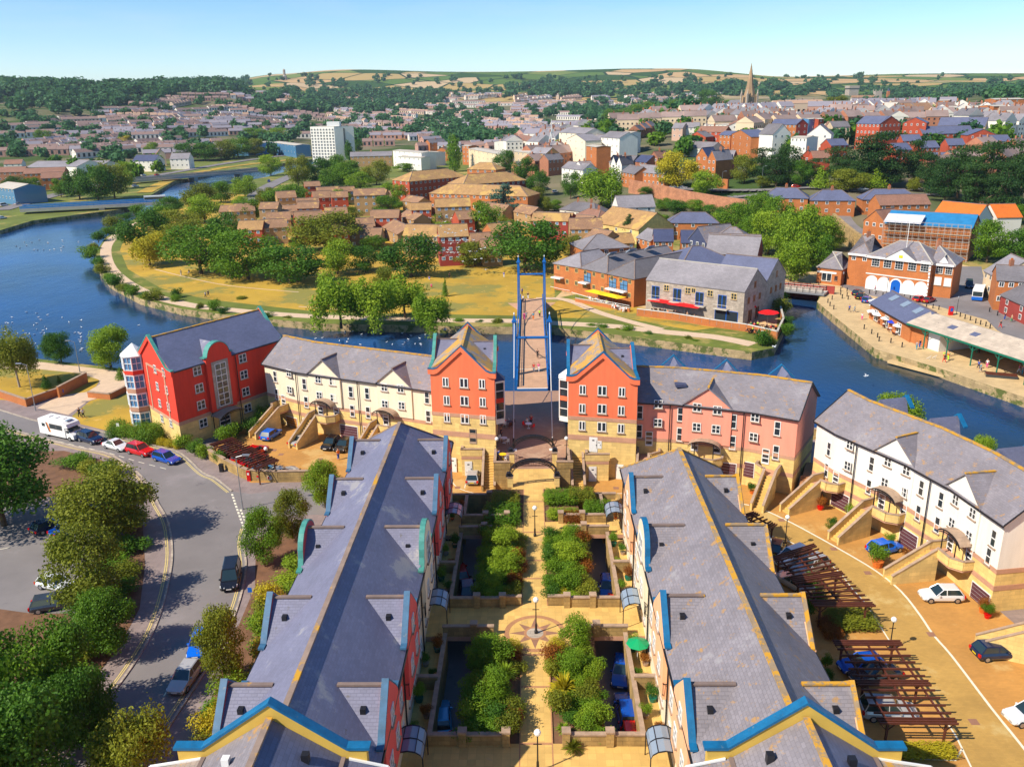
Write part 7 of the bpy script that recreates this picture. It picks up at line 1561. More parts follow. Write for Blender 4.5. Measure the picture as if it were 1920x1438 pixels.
for s in (-1,1):
    for i,y in enumerate((53,54.6,56.5,59.4,61,63,70.6,72.4,74.5,77.2,79.5,81.3,87.5,90)):
        pot(V3(s*(8.5 if i%2 else 9.3),y,2.5),(M_,'leaf_rust',B_,D)[(i+(s>0))%4],f'potted plant on the {nm[s]} court terrace',.32+.1*(i%3),('terracotta','coping_stone','green_paint')[i%3],'pots on the court terraces')
p=V3(8.7,61.8,2.5); m_=MB(); m_.tube((0,0,0),(0,0,1.9),.03,'white_paint',5); m_.lathe((0,0,1.6),[(1.0,0),(.02,.45)],'green_plastic',8); tag(m_.build('parasol',loc=p),'bright green parasol on the right court terrace','parasol')
# wheelie bin
p=at(1097,893); r=empty('wheelie_bin',p,.1,'large green wheeled bin beside the right steps of the plaza','bin'); m_=MB(); m_.pris([(-.5,-.85,.15),(.5,-.85,.15),(.5,.85,.15),(-.5,.85,.15)],[(-.62,-1.0,1.2),(.62,-1.0,1.2),(.62,1.0,1.2),(-.62,1.0,1.2)],'green_plastic'); fix_normals(m_.build('body',r)); m_=MB(); m_.ex([(-.66,1.2),(.66,1.2),(.5,1.42),(0,1.5),(-.5,1.42)],'y',-1.04,1.04,'green_plastic'); fix_normals(m_.build('lid',r))
for x in (-.45,.45):
    for y in (-.7,.7): m_=MB(); m_.tube((-.05,0,0),(.05,0,0),.1,'black_rubber',8); m_.build('wheel',r,loc=(x,y,.1))
# post box, litter bin, signs on the left pavement
p=at(469,899); m_=MB(); m_.box(-.24,.24,-.18,.18,0,1.5,'red_paint'); m_.box(-.12,.12,-.19,-.178,.9,1.2,'white_paint'); m_.box(-.16,.16,-.195,-.18,1.25,1.3,'black_metal'); tag(m_.build('post_box',loc=p+V3(0,-.35,0)),'red post box set against the curved yard wall','post box')
p=at(416,884); m_=MB(); m_.box(-.25,.25,-.25,.25,0,1.0,'black_metal'); m_.box(-.29,.29,-.29,.29,1.0,1.12,'black_metal'); tag(m_.build('litter_bin',loc=p),'black litter bin on the pavement before the yard wall','bin')
for q,h_,mm,lb in (((224,815),1.9,'white_paint','small white sign on a post by the clipped domes'),((471,1125),1.5,'blue_paint','blue parking sign on the pavement by the black car'),((489,1052),1.5,'white_paint','small white sign on the pavement by the shrub bed'),((119,742),1.2,'blue_paint','blue notice at the path opening by the brick wall')):
    p=at(*q); r=empty('road_sign',p,0,lb,'sign','small signs'); m_=MB(); m_.tube((0,0,0),(0,0,h_),.035,'grey_metal',5); m_.build('post',r); m_=MB(); m_.box(-.22,.22,-.06,-.035,h_-.55,h_,mm); m_.build('panel',r)
# ================================================ buildings beyond the river
def gpt(px_,py_,h):
    """world point whose eave at height h above ground projects to (px,py)"""
    r=ray(px_,py_); kx,kz=r.x/r.y,r.z/r.y; y=150.; prev=y
    while y<7500:
        if CAM_H+kz*y<=height(kx*y,y)+h:
            lo,hi=prev,y
            for _ in range(14):
                m=(lo+hi)/2
                if CAM_H+kz*m<=height(kx*m,m)+h: hi=m
                else: lo=m
            return V3(kx*hi,hi,height(kx*hi,hi))
        prev=y; y*=1.008
    return T(px_,py_)
WINM={}
def smallwin(w,h,m='glass_dark',fr='white_paint'):
    k=(w,h,m,fr)
    if k not in WINM:
        b=MB(); b.box(-w/2,w/2,-.05,0,0,h,fr); t=.14; b.box(-w/2+t,-t*.35,-.07,-.05,t,h-t,m); b.box(t*.35,w/2-t,-.07,-.05,t,h-t,m)
        o=b.build('window',uv=False); WINM[k]=o.data; bpy.data.objects.remove(o)
    return WINM[k]
def house(label,x0,y0,x1,y1,h,depth,rise,wall,roof,axis='LR',hip=None,win=((2,),(2,)),cat='house',name='house',group=None,base=None,ridge='ridge_tile',chim=0,ww=1.1,wh=1.2,glass='glass_dark',side=None,over=.3,gut=None,z_off=0,fr='white_paint'):
    a=gpt(x0,y0,h); b_=gpt(x1,y1,h); g=min(a.z,b_.z)+z_off; d=V3(b_.x-a.x,b_.y-a.y); n_=out(a,b_)
    c=[V3(a.x,a.y),V3(b_.x,b_.y),V3(b_.x,b_.y)-n_*depth,V3(a.x,a.y)-n_*depth]
    dz=4 if g>1 else .5
    bands=[(g-dz,g+h,wall,0)]
    if base: bands=[(g-dz,g+h*base[0],base[1],0),(g+h*base[0],g+h,wall,0)]
    B=Quad(name,label,cat,c,g-dz,g+h,g+h+rise,axis,bands,roof=roof,over=over,ridge=ridge,hip=hip,group=group,gut=gut)
    L=d.length; rows=win[0]; 
    def put(seg,cols,n_rows):
        for r_ in range(n_rows):
            z=g+h-.35-wh-(h-.4)/n_rows*r_ if n_rows>1 else g+h-.5-wh
            for i in range(cols):
                t=(i+.5)/cols; A,B2=B.seg[seg]; dd=B2-A; p=A+dd*t+out(A,B2)*.003; inst(smallwin(ww,wh,glass,fr),'window',B.root,V3(p.x,p.y,z)-B.o,math.atan2(dd.y,dd.x))
    put('f',win[1][0],win[0][0])
    if side: put(side[0],side[1],win[0][0])
    for k in range(chim):
        m_=MB(); p=B.r0.lerp(B.r1,.15+.7*k/max(1,chim-1) if chim>1 else .5); m_.box(p.x-.45,p.x+.45,p.y-.35,p.y+.35,g+h+rise-.6,g+h+rise+1.4,'brick_mix'); m_.box(p.x-.25,p.x-.05,p.y-.1,p.y+.1,g+h+rise+1.4,g+h+rise+1.8,'terracotta'); m_.box(p.x+.05,p.x+.25,p.y-.1,p.y+.1,g+h+rise+1.4,g+h+rise+1.8,'terracotta'); B.part(m_,'chimney',B.roof)
    return B
EST='tan-roofed estate houses'
def z5a(x,y): return (680+x/4.571,300+y/4.571)
def z2a(x,y): return (560+x/3,100+y/3)
def z4a(x,y): return (150+x/3.49,380+y/3.49)
def z3b(x,y): return (1000+x/4,280+y/4)
est=[(z5a,0,305,190,305,8,'brick_tan','tile_gold',7,2.2,'tan block behind the bright bush'),(z5a,418,430,585,425,8,'brick_red','tile_gold',6,2.2,'narrow red tower-like house with tan roof left of the wide tan one'),(z5a,625,405,925,395,9,'brick_tan','tile_gold',8,2.6,'wide tan three-storey house with blue-lit windows'),
(z5a,70,498,305,495,7,'brick_red','tile_tan',7,2.4,'red house with pale tan roof left of the low sheds'),(z5a,-60,568,90,565,5,'brick_tan','tile_tan',7,2,'low tan house at the end of the red one'),(z5a,345,650,650,655,7,'brick_tan','tile_gold',8,3,'tan house joined to the red house of flying gulls'),(z5a,655,660,905,650,9,'brick_dark','tile_gold',8,3,'dark red three-storey house behind the flying gulls'),
(z5a,940,710,1125,700,5,'brick_tan','tile_tan',7,2.4,'low tan house right of the gulls house'),(z5a,1115,625,1310,605,7,'brick_orange','tile_gold',7,2.4,'orange-gabled house beyond the olive bush'),(z5a,1445,520,1760,525,7,'brick_dark','tile_gold',8,2.2,'long dark red house right of the big round tree'),
(z5a,0,670,150,668,4,'brick_tan','tile_tan',9,2.6,'low roof beside the big round tree'),(z5a,310,480,440,520,5,'brick_tan','tile_tan',7,2,'low tan house behind the red tower-like one'),(z5a,170,575,300,640,4,'brick_tan','tile_tan',9,2.4,'low pyramid-roofed shed among the tan houses'),(z5a,760,500,920,515,5,'brick_dark','tile_tan',5,1.2,'dark red lower wing in front of the wide tan house'),
(z2a,35,750,122,746,8,'brick_red','tile_tan',6,2,'small red house at the left end of the upper row'),(z2a,105,782,232,776,6,'brick_tan','tile_tan',6,2,'tan house next to the small red one, upper row'),(z2a,185,812,278,808,7,'brick_red','tile_tan',6,2.2,'red house in the second row left of the wide tan house'),(z2a,310,802,487,796,9,'brick_tan','tile_tan',8,2.4,'tan house with two window rows in the second row'),(z2a,-10,852,116,846,6,'brick_red','tile_tan',7,2.2,'red house at the left of the third row'),(z2a,405,927,560,922,6,'brick_red','tile_tan',7,2.2,'red house below the bright bush'),(z2a,-20,932,130,926,6,'brick_tan','tile_tan',8,2.4,'tan house in the lowest left row'),(z2a,235,780,320,775,6,'brick_tan','tile_tan',6,2,'tan house between the two upper rows'),
(z4a,1030,180,1190,176,6,'brick_red','tile_gold',8,2.6,'red house above the front trees'),(z4a,1200,168,1355,160,6,'brick_tan','tile_tan',8,2.4,'tan house above the front trees'),(z4a,1410,118,1580,108,8,'brick_red','tile_tan',8,2.4,'red house left of the olive tree'),(z4a,1585,112,1700,106,6,'brick_tan','tile_tan',7,2.2,'tan house just left of the olive tree'),(z4a,1170,42,1290,40,9,'brick_tan','tile_tan',7,2,'tall tan house above the grove'),(z4a,910,60,1010,58,6,'brick_tan','tile_tan',7,2,'tan house at the grove edge'),(z4a,1815,158,1930,152,6,'brick_tan','tile_tan',8,2.4,'tan house right of the olive tree'),(z4a,1290,60,1420,56,6,'brick_tan','tile_tan',7,2,'tan low house in the middle of the upper row'),(z4a,1420,40,1560,36,7,'brick_red','tile_tan',7,2,'red low house in the middle of the upper row'),(z4a,1250,110,1400,100,5,'brick_tan','tile_tan',10,2.6,'wide low tan roof in the middle of the estate'),
(z3b,378,668,515,690,5,'brick_tan','tile_tan',9,2.6,'tan house with three windows behind the restaurant'),(z3b,518,712,760,700,4,'brick_tan','tile_gold',8,2.4,'golden-roofed house right behind the restaurant'),(z3b,-10,530,270,540,5,'brick_dark','tile_gold',9,2.4,'golden-roofed house beside the small white cottage'),(z3b,275,600,520,595,5,'brick_tan','tile_tan',9,3,'tan gabled house by the dark conifer'),
(z5a,340,350,470,370,6,'brick_tan','tile_tan',7,2,'tan gable between the two upper trees'),(z5a,1290,440,1440,470,6,'brick_tan','tile_tan',7,2.4,'tan gable below the cedar'),(z5a,970,420,1200,450,6,'brick_tan','tile_tan',7,2.4,'tan gable left of the cedar'),(z5a,1780,545,1920,560,6,'brick_tan','tile_tan',9,2.6,'tan house at the right end of the estate')]
idp=lambda x,y:(x,y)
est+=[(idp,x0,y0,x1,y1,h,wl,'tile_tan',8,2.6,lb) for x0,y0,x1,y1,h,wl,lb in ((440,397,478,395,6,'brick_tan','tan house at the west end of the estate'),(500,414,545,412,5,'brick_tan','low tan roof in the western gap of the estate'),(560,392,598,390,6,'brick_red','red house among the western trees of the estate'),(655,440,700,438,5,'brick_tan','low tan house behind the park trees'),(610,405,652,403,6,'brick_tan','tan house in the middle western row'),(588,372,625,370,6,'brick_red','red house near the top of the western rows'),(700,372,735,370,5,'brick_tan','low tan house under the bright upper tree'),(560,425,600,423,5,'brick_tan','tan house just above the domed park tree'),(905,470,942,468,5,'brick_tan','tan lean-to house beside the big round tree'),(630,440,655,438,6,'brick_red','narrow red house behind the park trees'),(520,372,556,370,6,'brick_tan','tan house in the grove'),(860,412,890,410,6,'brick_red','red house end beside the wide tan one'))]
for f,x0,y0,x1,y1,h,wl,rf,dp,rs2,lb in est:
    a=f(x0,y0); b_=f(x1,y1); n_w=max(2,int((b_[0]-a[0])/12)); house(lb,*a,*b_,h,dp,rs2,wl,rf,win=((3 if h>=8 else 2,),(n_w,)),group=EST,glass='glass_sky' if (x0*7)%3 else 'glass_dark',wh=1.1,chim=0)
# large brick block with golden hipped roofs
BG='brick blocks with golden hipped roofs'
house('long red brick block with golden hipped roof, left wing',*z2a(622,722),*z2a(945,692),10,15,4,'brick_red','tile_gold',hip='lr',win=((3,),(13,)),cat='brick block',name='brick_block',group=BG,side=('l',3))
house('red brick block with golden hipped roof, front wing by the cedar',*z2a(735,788),*z2a(1288,803),9,13,3.6,'brick_orange','tile_gold',hip='lr',win=((2,),(16,)),cat='brick block',name='brick_block',group=BG)
house('red brick block with golden hipped roof, rear right wing',*z2a(925,742),*z2a(1278,695),10,14,4,'brick_dark','tile_gold',hip='lr',win=((2,),(12,)),cat='brick block',name='brick_block',group=BG)
house('small brick tower with golden pyramid roof above the long block',*z2a(948,652),*z2a(1110,646),14,10,3,'brick_orange','tile_gold',hip='lr',win=((3,),(4,)),cat='brick block',name='brick_block',group=BG)
# ---- restaurant row and stone warehouse
z1b=lambda x,y:(1000+x/3.84,440+y/3.84)
def eh(q0,q1,h): return [gpt(*q0,h),gpt(*q1,h)]
B=house('orange brick restaurant with grey hipped roofs and skylights beside the footbridge',*z1b(148,205),*z1b(345,238),7,12,2.6,'brick_orange','slate_mix','FB',hip='f',win=((2,),(3,)),cat='restaurant',name='restaurant',side=('l',3),fr='stone_yellow')
B2=house('orange brick restaurant, middle wing with hipped roof above the yellow parasols',*z1b(345,238),*z1b(532,277),7,26,3.2,'brick_orange','slate_mix','FB',hip='f',win=((2,),(3,)),cat='restaurant',name='restaurant',fr='stone_yellow')
B3=house('orange brick restaurant, right wing with hipped roof next to the stone warehouse',*z1b(535,278),*z1b(728,318),7,26,3.2,'brick_orange','slate_mix','FB',hip='f',win=((2,),(3,)),cat='restaurant',name='restaurant',fr='stone_yellow')
for B_,ts in ((B2,(.25,)),(B3,(.2,.62))):
    for t_ in ts: B_.put('f',t_,3.7,'grid',2.6,2.4,'black_metal','glass_sky')
for k in range(6):
    p=lerp2(B2.c[0],B2.c[3],.18+.13*k)+(B2.c[1]-B2.c[0]).normalized()*(2.5 if k%2 else 5.5); hh=(B2.c[1]-B2.c[0]).length/2; m_=MB(); dd=(p-lerp2(B2.c[0],B2.c[3],.18+.13*k)).length; z=B2.zE+(B2.zR-B2.zE)*min(1,dd/hh)+.16; sl_=(B2.zR-B2.zE)/hh; u=(B2.c[1]-B2.c[0]).normalized(); v=(B2.c[3]-B2.c[0]).normalized()
    P=[p+v*1.2+V3(0,0,z+.12),p-v*1.2+V3(0,0,z+.12),p-v*1.2+u*1.4+V3(0,0,z+.12+1.4*sl_),p+v*1.2+u*1.4+V3(0,0,z+.12+1.4*sl_)]; m_.pris(P,[q-V3(0,0,.3) for q in P],'glass_roof'); fix_normals(B2.part(m_,'skylight',B2.roof))
# balconies
for B_,t,w_ in ((B,.2,3.4),(B2,.2,3),(B3,.42,6.5)):
    a,b_=B_.seg['f']; p=lerp2(a,b_,t); d=(b_-a).normalized(); n_=out(a,b_); m_=MB(); q0=p-d*w_/2;q1=p+d*w_/2
    m_.pris([q0+V3(0,0,3.3),q1+V3(0,0,3.3),q1+n_*1.5+V3(0,0,3.3),q0+n_*1.5+V3(0,0,3.3)],[q0+V3(0,0,3.6),q1+V3(0,0,3.6),q1+n_*1.5+V3(0,0,3.6),q0+n_*1.5+V3(0,0,3.6)],'canvas_white')
    m_.bar(q0+n_*1.45+V3(0,0,4.6),q1+n_*1.45+V3(0,0,4.6),.06,.06,'black_metal')
    for i in range(9): e=q0.lerp(q1,i/8)+n_*1.45; m_.tube(e+V3(0,0,3.5),e+V3(0,0,4.6),.02,'black_metal',4)
    fix_normals(B_.part(m_,'balcony'))
W=house('long stone warehouse with slate roof and red awnings on the riverside terrace',*z1b(815,325),*z1b(1522,415),7.5,12,4,'stone_grey','slate_mix','LR',win=((1,),(1,)),cat='warehouse',name='warehouse',over=.15,ridge='concrete',fr='stone_yellow')
for x,y in ((958,405),(1112,425),(1273,445),(1443,468)): t,z=W.hit('f',*z1b(x,y)); W.put('f',t,z,'22',1.3,1.4,'stone_yellow','glass_dark')
for x,y in ((880,432),(1035,452),(1195,478),(1358,500)):
    t,z=W.hit('f',*z1b(x,y)); W.put('f',t,z-.9,'2v',2.0,2.9,'blue_paint','glass_dark'); a,b_=W.seg['f']; p=lerp2(a,b_,t); d=(b_-a).normalized(); n_=out(a,b_); m_=MB(); m_.pris([p-d*1.6+V3(0,0,z-1.2),p+d*1.6+V3(0,0,z-1.2),p+d*1.6+n_+V3(0,0,z-1.2),p-d*1.6+n_+V3(0,0,z-1.2)],[p-d*1.6+V3(0,0,z-1),p+d*1.6+V3(0,0,z-1),p+d*1.6+n_+V3(0,0,z-1),p-d*1.6+n_+V3(0,0,z-1)],'concrete'); m_.bar(p-d*1.6+n_+V3(0,0,z),p+d*1.6+n_+V3(0,0,z),.05,.05,'white_paint'); fix_normals(W.part(m_,'balcony'))
t,z=W.hit('f',*z1b(1388,590)); W.put('f',t,.2,'2v',5.5,2.7,'blue_paint','glass_dark')
for tt,zz in ((.2,4.5),(.45,4.5),(.7,4.5),(.45,7.6)): W.put('r',tt,zz,'2v',1.0,1.4,'brick_orange','glass_dark')
for tt in (.3,.62): W.put('r',tt,.3,'2v',1.8,2.6,'brick_orange','glass_dark')
p0=W.c[2]; W2_=Quad('warehouse','second stone warehouse gable behind the first, beside the leat','warehouse',[W.c[3].lerp(W.c[2],.48),W.c[2],W.c[2]-out(W.c[0],W.c[1])*11,W.c[3].lerp(W.c[2],.48)-out(W.c[0],W.c[1])*11],0,8,12,'LR',[(0,8,'stone_grey',0)],roof='slate_blue',over=.15)
for tt,zz in ((.25,4.6),(.5,4.6),(.75,4.6),(.5,8)): W2_.put('r',tt,zz,'2v',1.0,1.4,'brick_orange','glass_dark')
RW='roofs behind the restaurant row'
for a in (('dark slate roof behind the two warehouses',z1b(1060,235),z1b(1475,200),8,14,3.5,'stone_grey','slate_blue','lr'),('grey slate roof with timber gable behind the warehouses',z1b(1240,130),z1b(1610,150),8,10,4,'brick_dark','slate_mix',None),('flat-fronted brick link building with roof plant',z1b(940,265),z1b(1200,205),7,9,1.0,'brick_dark','slate_blue',None),('slate roof with a skylit dark well behind the restaurant',z1b(690,200),z1b(900,175),8,10,2.4,'brick_orange','slate_mix','lr'),('grey roof along the back of the restaurant row',z1b(360,110),z1b(690,90),8,12,3,'brick_orange','slate_mix','lr'),
    ('orange-gabled slate house, first of the pair behind the restaurant',z3b(905,690),z3b(1050,690),6,9,3,'brick_orange','slate_dark',None),('orange-gabled slate house, second of the pair behind the restaurant',z3b(1110,700),z3b(1240,700),6,9,3,'brick_orange','slate_dark',None),('dark timber gable with white frames and orange-edged roof',z3b(1165,672),z3b(1300,700),7,12,4,'slate_dark','slate_lichen','fb'),('large grey-brown roof before the leat trees',z3b(1300,755),z3b(1690,770),6,9,4,'brick_dark','slate_lichen',None),('grey-brown hipped roof behind the timber gable',z3b(1330,690),z3b(1640,700),8,10,3.5,'brick_dark','slate_lichen','lr'),('small grey slate roof at the end of the orange pair',z3b(775,660),z3b(880,690),5,8,2.6,'brick_orange','slate_mix',None),('orange brick house with blue-grey hipped roof below the city wall',z3b(1010,550),z3b(1390,545),6,9,3,'brick_orange','slate_blue','lr'),
    ('large barn with bright tan roof beside the dark conifer',z3b(465,545),z3b(790,605),5,16,5,'stone_yellow','tile_gold',None),('long grey-roofed mill with white lower walls',z3b(640,440),z3b(915,400),7,9,4,'wall_white_mix','slate_mix',None),('white cottage with grey roof and chimneys',z3b(198,450),z3b(465,465),5,9,3,'wall_white_mix','slate_mix','lr'),('red-roofed hipped house between cottage and barn',z3b(300,500),z3b(480,530),4,9,3,'brick_dark','tile_brown','lr')):
    lb,q0,q1,h,dp,ri,wl,rf,hp=a; house(lb,*q0,*q1,h,dp,ri,wl,rf,axis='FB' if hp=='fb' else 'LR',hip=None if hp=='fb' else hp,win=((2 if h>5 else 1,),(3,)),group=RW,chim=2 if 'cottage' in lb else 0)
# terrace walls, umbrellas, tables
def wline(name,label,pxs,h,m_,z=0,cop='concrete',w=.3): return bwall(name,label,pxs,h,m_,cop,w,z)
wline('terrace_wall','curved brick terrace wall below the stone warehouse',[(1195,592),(1260,600),(1330,612),(1400,622),(1456,636)],1.6,'brick_orange')
wline('terrace_wall','end of the brick terrace wall turning along the leat',[(1456,636),(1468,610),(1462,585)],1.6,'brick_orange')
wline('terrace_wall','low brick wall below the restaurant terrace',[(1080,566),(1140,577),(1180,585)],.9,'brick_orange')
def glassrail(label,pxs,z):
    P=[at(a,b_,z) for a,b_ in pxs]; o=MB()
    for a,b_ in zip(P,P[1:]):
        n_=max(2,int((b_-a).length/1.6))
        for i in range(n_+1): p=a.lerp(b_,i/n_); o.tube((p.x,p.y,z),(p.x,p.y,z+1.1),.035,'grey_metal',4)
        o.bar((a.x,a.y,z+1.15),(b_.x,b_.y,z+1.15),.09,.08,'white_paint')
    q=o.build('railing',loc=(P[0].x,P[0].y,z)); q.data.transform(Matrix.Translation((-P[0].x,-P[0].y,-z))); return tag(q,label,'railing')
glassrail('railing on top of the warehouse terrace wall',[(1195,588),(1260,596),(1330,608),(1400,618),(1456,630)],1.6)
glassrail('white railing at the restaurant end by the footbridge',[(1032,545),(1052,550),(1068,553)],0); glassrail('railing round the restaurant terrace',[(1072,556),(1110,568),(1180,582)],.2)
def parasol(p,r_,h,m_,label,rect=None,group='parasols on the terraces'):
    q=empty('parasol',p,rnd.random()*.5,label,'parasol',group); a=MB(); a.tube((0,0,0),(0,0,h),.04,'grey_metal',6); a.build('pole',q); b_=MB()
    if rect: W_,D_=rect; b_.face([(-W_,-D_,h-.25),(W_,-D_,h-.25),(0.2*W_,0,h+.25),(-.2*W_,0,h+.25)],m_); b_.face([(W_,-D_,h-.25),(W_,D_,h-.25),(.2*W_,0,h+.25)],m_); b_.face([(W_,D_,h-.25),(-W_,D_,h-.25),(-.2*W_,0,h+.25),(.2*W_,0,h+.25)],m_); b_.face([(-W_,D_,h-.25),(-W_,-D_,h-.25),(-.2*W_,0,h+.25)],m_)
    else: b_.lathe((0,0,h-.45),[(r_,0),(r_*.98,.05),(.02,.6)],m_,8)
    b_.build('canopy',q); return q
def wdir(B_,q,rect,m_,h,label,z=0):
    p=at(*q,h); p.z=z; o=parasol(p,0,h,m_,label,rect); d=B_.seg['f'][1]-B_.seg['f'][0]; o.rotation_euler.z=math.atan2(d.y,d.x); return o
wdir(B2,(1119,546),(3.0,1.5),'canvas_yellow',2.8,'bright yellow parasol, left one of the restaurant pair'); wdir(B2,(1149,553),(3.2,1.5),'canvas_yellow',2.8,'bright yellow parasol, right one of the restaurant pair')
wdir(W,(1243,566),(3.6,1.3),'canvas_red',2.9,'long red awning parasol, left one before the stone warehouse',.3); wdir(W,(1284,573),(3.8,1.3),'canvas_red',2.9,'long red awning parasol, right one before the stone warehouse',.3)
parasol(at(1439,606),2.4,2.9,'canvas_red','red round parasol at the warehouse corner'); parasol(at(1413,600),.5,3.4,'canvas_red','folded dark red parasol by the warehouse gable')
for i,q in enumerate(((1642,588),(1638,600),(1648,606),(1664,614),(1687,628),(1640,580))): parasol(at(*q),1.7,2.4,'canvas_white',f'round white parasol, {["second","third","fourth","fifth","nearest","farthest"][i]} in the row beside the quay shed')
parasol(at(1674,621),1.4,2.4,'canvas_blue','single dark blue parasol among the white ones by the quay shed')
# tables with chairs: one proto
def chair(p,rz,m_,label,group):
    t=MB(); t.box(-.22,.22,-.22,.22,.42,.47,m_); t.box(-.22,.22,.18,.22,.47,.9,m_)
    for x in (-.2,.17):
        for y in (-.2,.17): t.box(x,x+.03,y,y+.03,0,.42,m_)
    return t
_cm={}
def add_chair(p,rz,m_,label,group):
    if m_ not in _cm: o=chair(None,0,m_,'','').build('chair'); _cm[m_]=o.data; bpy.data.objects.remove(o)
    return tag(inst(_cm[m_],'chair',None,p,rz),label,'chair',group)
TS={}
def tset(q,z,m1,m2,lb,grp,k=2,ppl=0):
    p=at(*q,z) if not isinstance(q,Vector) else q
    if m1 not in TS: t=MB(); t.lathe((0,0,0),[(.25,0),(.05,.05),(.04,.7),(.5,.72),(.5,.76),(.001,.76)],m1,8); o=t.build('cafe_table'); TS[m1]=o.data; bpy.data.objects.remove(o)
    tag(inst(TS[m1],'cafe_table',None,p),'round café table '+lb,'table',grp)
    for i in range(k): a=i*6.28/k+p.x; add_chair(p+V3(.75*math.cos(a),.75*math.sin(a)),a-1.57,m2,'café chair '+lb,grp)
    for i in range(ppl): a=i*3.1+p.y; c1=cs[int(p.x*3+i*5)%len(cs)]; person(p+V3(.7*math.cos(a),.7*math.sin(a)),a+1.57,'sit',c1,'navy',f'person in {c1} sitting '+lb,grp)
rt=random.Random(9)
for i in range(7): tset((1108+i*10,562+i*3.6),.2,'canvas_white','canvas_white','on the restaurant terrace under yellow parasols','tables of the restaurant terrace',3,1 if i%2 else 0)
for i in range(6): tset((1228+i*14,584+i*3),.3,'wood_brown','black_metal','before the stone warehouse under red awnings','tables of the warehouse terrace',2,1)
for i in range(9): tset((1405+(i%5)*12,612+(i//5)*11+(i%5)*2),.3,'wood_brown','black_metal','at the corner of the warehouse by the leat','tables at the warehouse corner',2,1+i%2)
for i in range(6): tset((1630+i*10,592+i*7.4),0,'canvas_white','wood_brown','under white parasols by the quay shed','tables by the quay shed',2,1 if i%2 else 0)
tset((943,797),3,'canvas_red','canvas_white','at the left side of the plaza','plaza tables',4,0); tset((955,799),3,'wood_brown','wood_brown','at the left side of the plaza beside the red one','plaza tables',3,0); tset((991,803),3,'canvas_white','canvas_red','in the middle of the plaza','plaza tables',2,0); tset((945,830),3,'canvas_white','white_paint','near the left globe lamp','plaza tables',2,0); tset((943,861),3,'canvas_yellow','white_paint','behind the plaza parapet','plaza tables',2,0)
# ---- swing bridge
a=at(1462,540,.8); b_=at(1545,548,.8); r=empty('swing_bridge',a,math.atan2(b_.y-a.y,b_.x-a.x),'grey low footbridge with white rails across the leat','bridge'); L=(b_-a).length
m_=MB(); m_.box(-.5,L+.5,-2.2,2.2,-.5,0,'grey_metal','concrete'); m_.build('deck',r)
for s in (-2.1,2.1,-.9):
    m_=MB(); 
    for z in (.55,1.1): m_.bar((0,s,z),(L,s,z),.1,.12,'concrete')
    for i in range(8): m_.box(L*i/7-.06,L*i/7+.06,s-.06,s+.06,0,1.2,'black_metal')
    m_.build('railing',r)
m_=MB(); m_.box(-2,L+2,2.2,2.6,-4,1.2,'brick_dark'); m_.build('abutment_wall',r)
# bollards of the quay
bm_=MB(); bm_.lathe((0,0,0),[(.16,0),(.13,.1),(.11,.8),(.15,.85),(.15,.95),(.02,1.05)],'black_metal',8); bo=bm_.build('bollard'); BM=bo.data; bpy.data.objects.remove(bo)
bl=[(1562,550),(1576,553),(1588,556),(1576,546),(1588,547),(1560,562),(1579,560),(1590,562),(1630,551),(1642,552),(1655,556),(1695,560),(1706,562),(1721,572),(1737,575),(1749,578),(1760,581),(1800,594),(1809,598),(1819,601),(1829,606),(1838,609),(1848,612),(1856,616),(1552,568),(1556,574),(1563,580),(1620,617),(1634,626),(1645,633),(1648,640),(1670,643),(1691,651),(1535,536),(1520,534),(1760,550),(1765,553),(1745,546),(1725,545),(1700,543),(1675,540),(1650,537),(1855,585),(1870,592)]
for q in bl: tag(inst(BM,'bollard',None,at(*q)),'black bollard on the quay '+('in the row behind the quay shed' if q[0]>1690 and q[1]>565 else 'by the dark parked cars' if q[0]<1665 and q[1]<565 else 'along the water edge' if q[1]>566 else 'before the custom house'),'bollard','quay bollards')
for q,lb in (((1662,552),'black lamp post before the custom house door'),((1753,543),'black lamp post at the right of the custom house'),((1793,590),'black lamp post by the red post on the quay'),((1579,540),'black lamp post by the ticket house'),((1500,500),'black lamp post by the leat trees')):
    p=at(*q); r=empty('lamp_post',p,0,lb,'street lamp','quay lamp posts'); m_=MB(); m_.lathe((0,0,0),[(.12,0),(.06,.5),(.05,3.6)],'black_metal',6); m_.build('post',r); m_=MB(); m_.lathe((0,0,3.6),[(.12,0),(.22,.4),(.05,.65)],'grey_metal',6); m_.build('lantern',r)
p=at(1782,591); m_=MB(); m_.box(-.45,.45,-.3,.3,0,2.0,'red_paint'); m_.box(-.3,.3,-.31,-.29,.9,1.7,'blue_paint'); tag(m_.build('kiosk',loc=p),'red and blue information post on the quay','kiosk')
# ---- custom house
z2b=lambda x,y:(1440+x/4,380+y/4)
CH=house('brick custom house with white pediment, arched arcade and blue door',*z2b(750,398),*z2b(1228,452),8.6,11,3.6,'brick_orange','slate_lichen','LR',hip='lr',win=((0,),(0,)),cat='custom house',name='custom_house',ridge='concrete',gut='white_paint',over=.5)
CR=house('right brick wing of the custom house with dormer and white sashes',*z2b(1232,455),*z2b(1400,470),8.2,10,3.6,'brick_orange','slate_lichen','LR',hip='r',win=((0,),(0,)),cat='house',name='brick_house',ridge='concrete',gut='white_paint',chim=1)
CL_=house('left brick wing of the custom house with steep grey roof',*z2b(608,378),*z2b(770,395),8.4,9,4,'brick_orange','slate_lichen','LR',hip='lr',win=((1,),(2,)),cat='house',name='brick_house',chim=1)
CO=house('low brick ticket house with hipped slate roof by the swing bridge',*z2b(372,480),*z2b(555,500),4.4,9,3.4,'brick_orange','slate_lichen','LR',hip='lr',win=((0,),(0,)),cat='house',name='ticket_house',ridge='concrete')
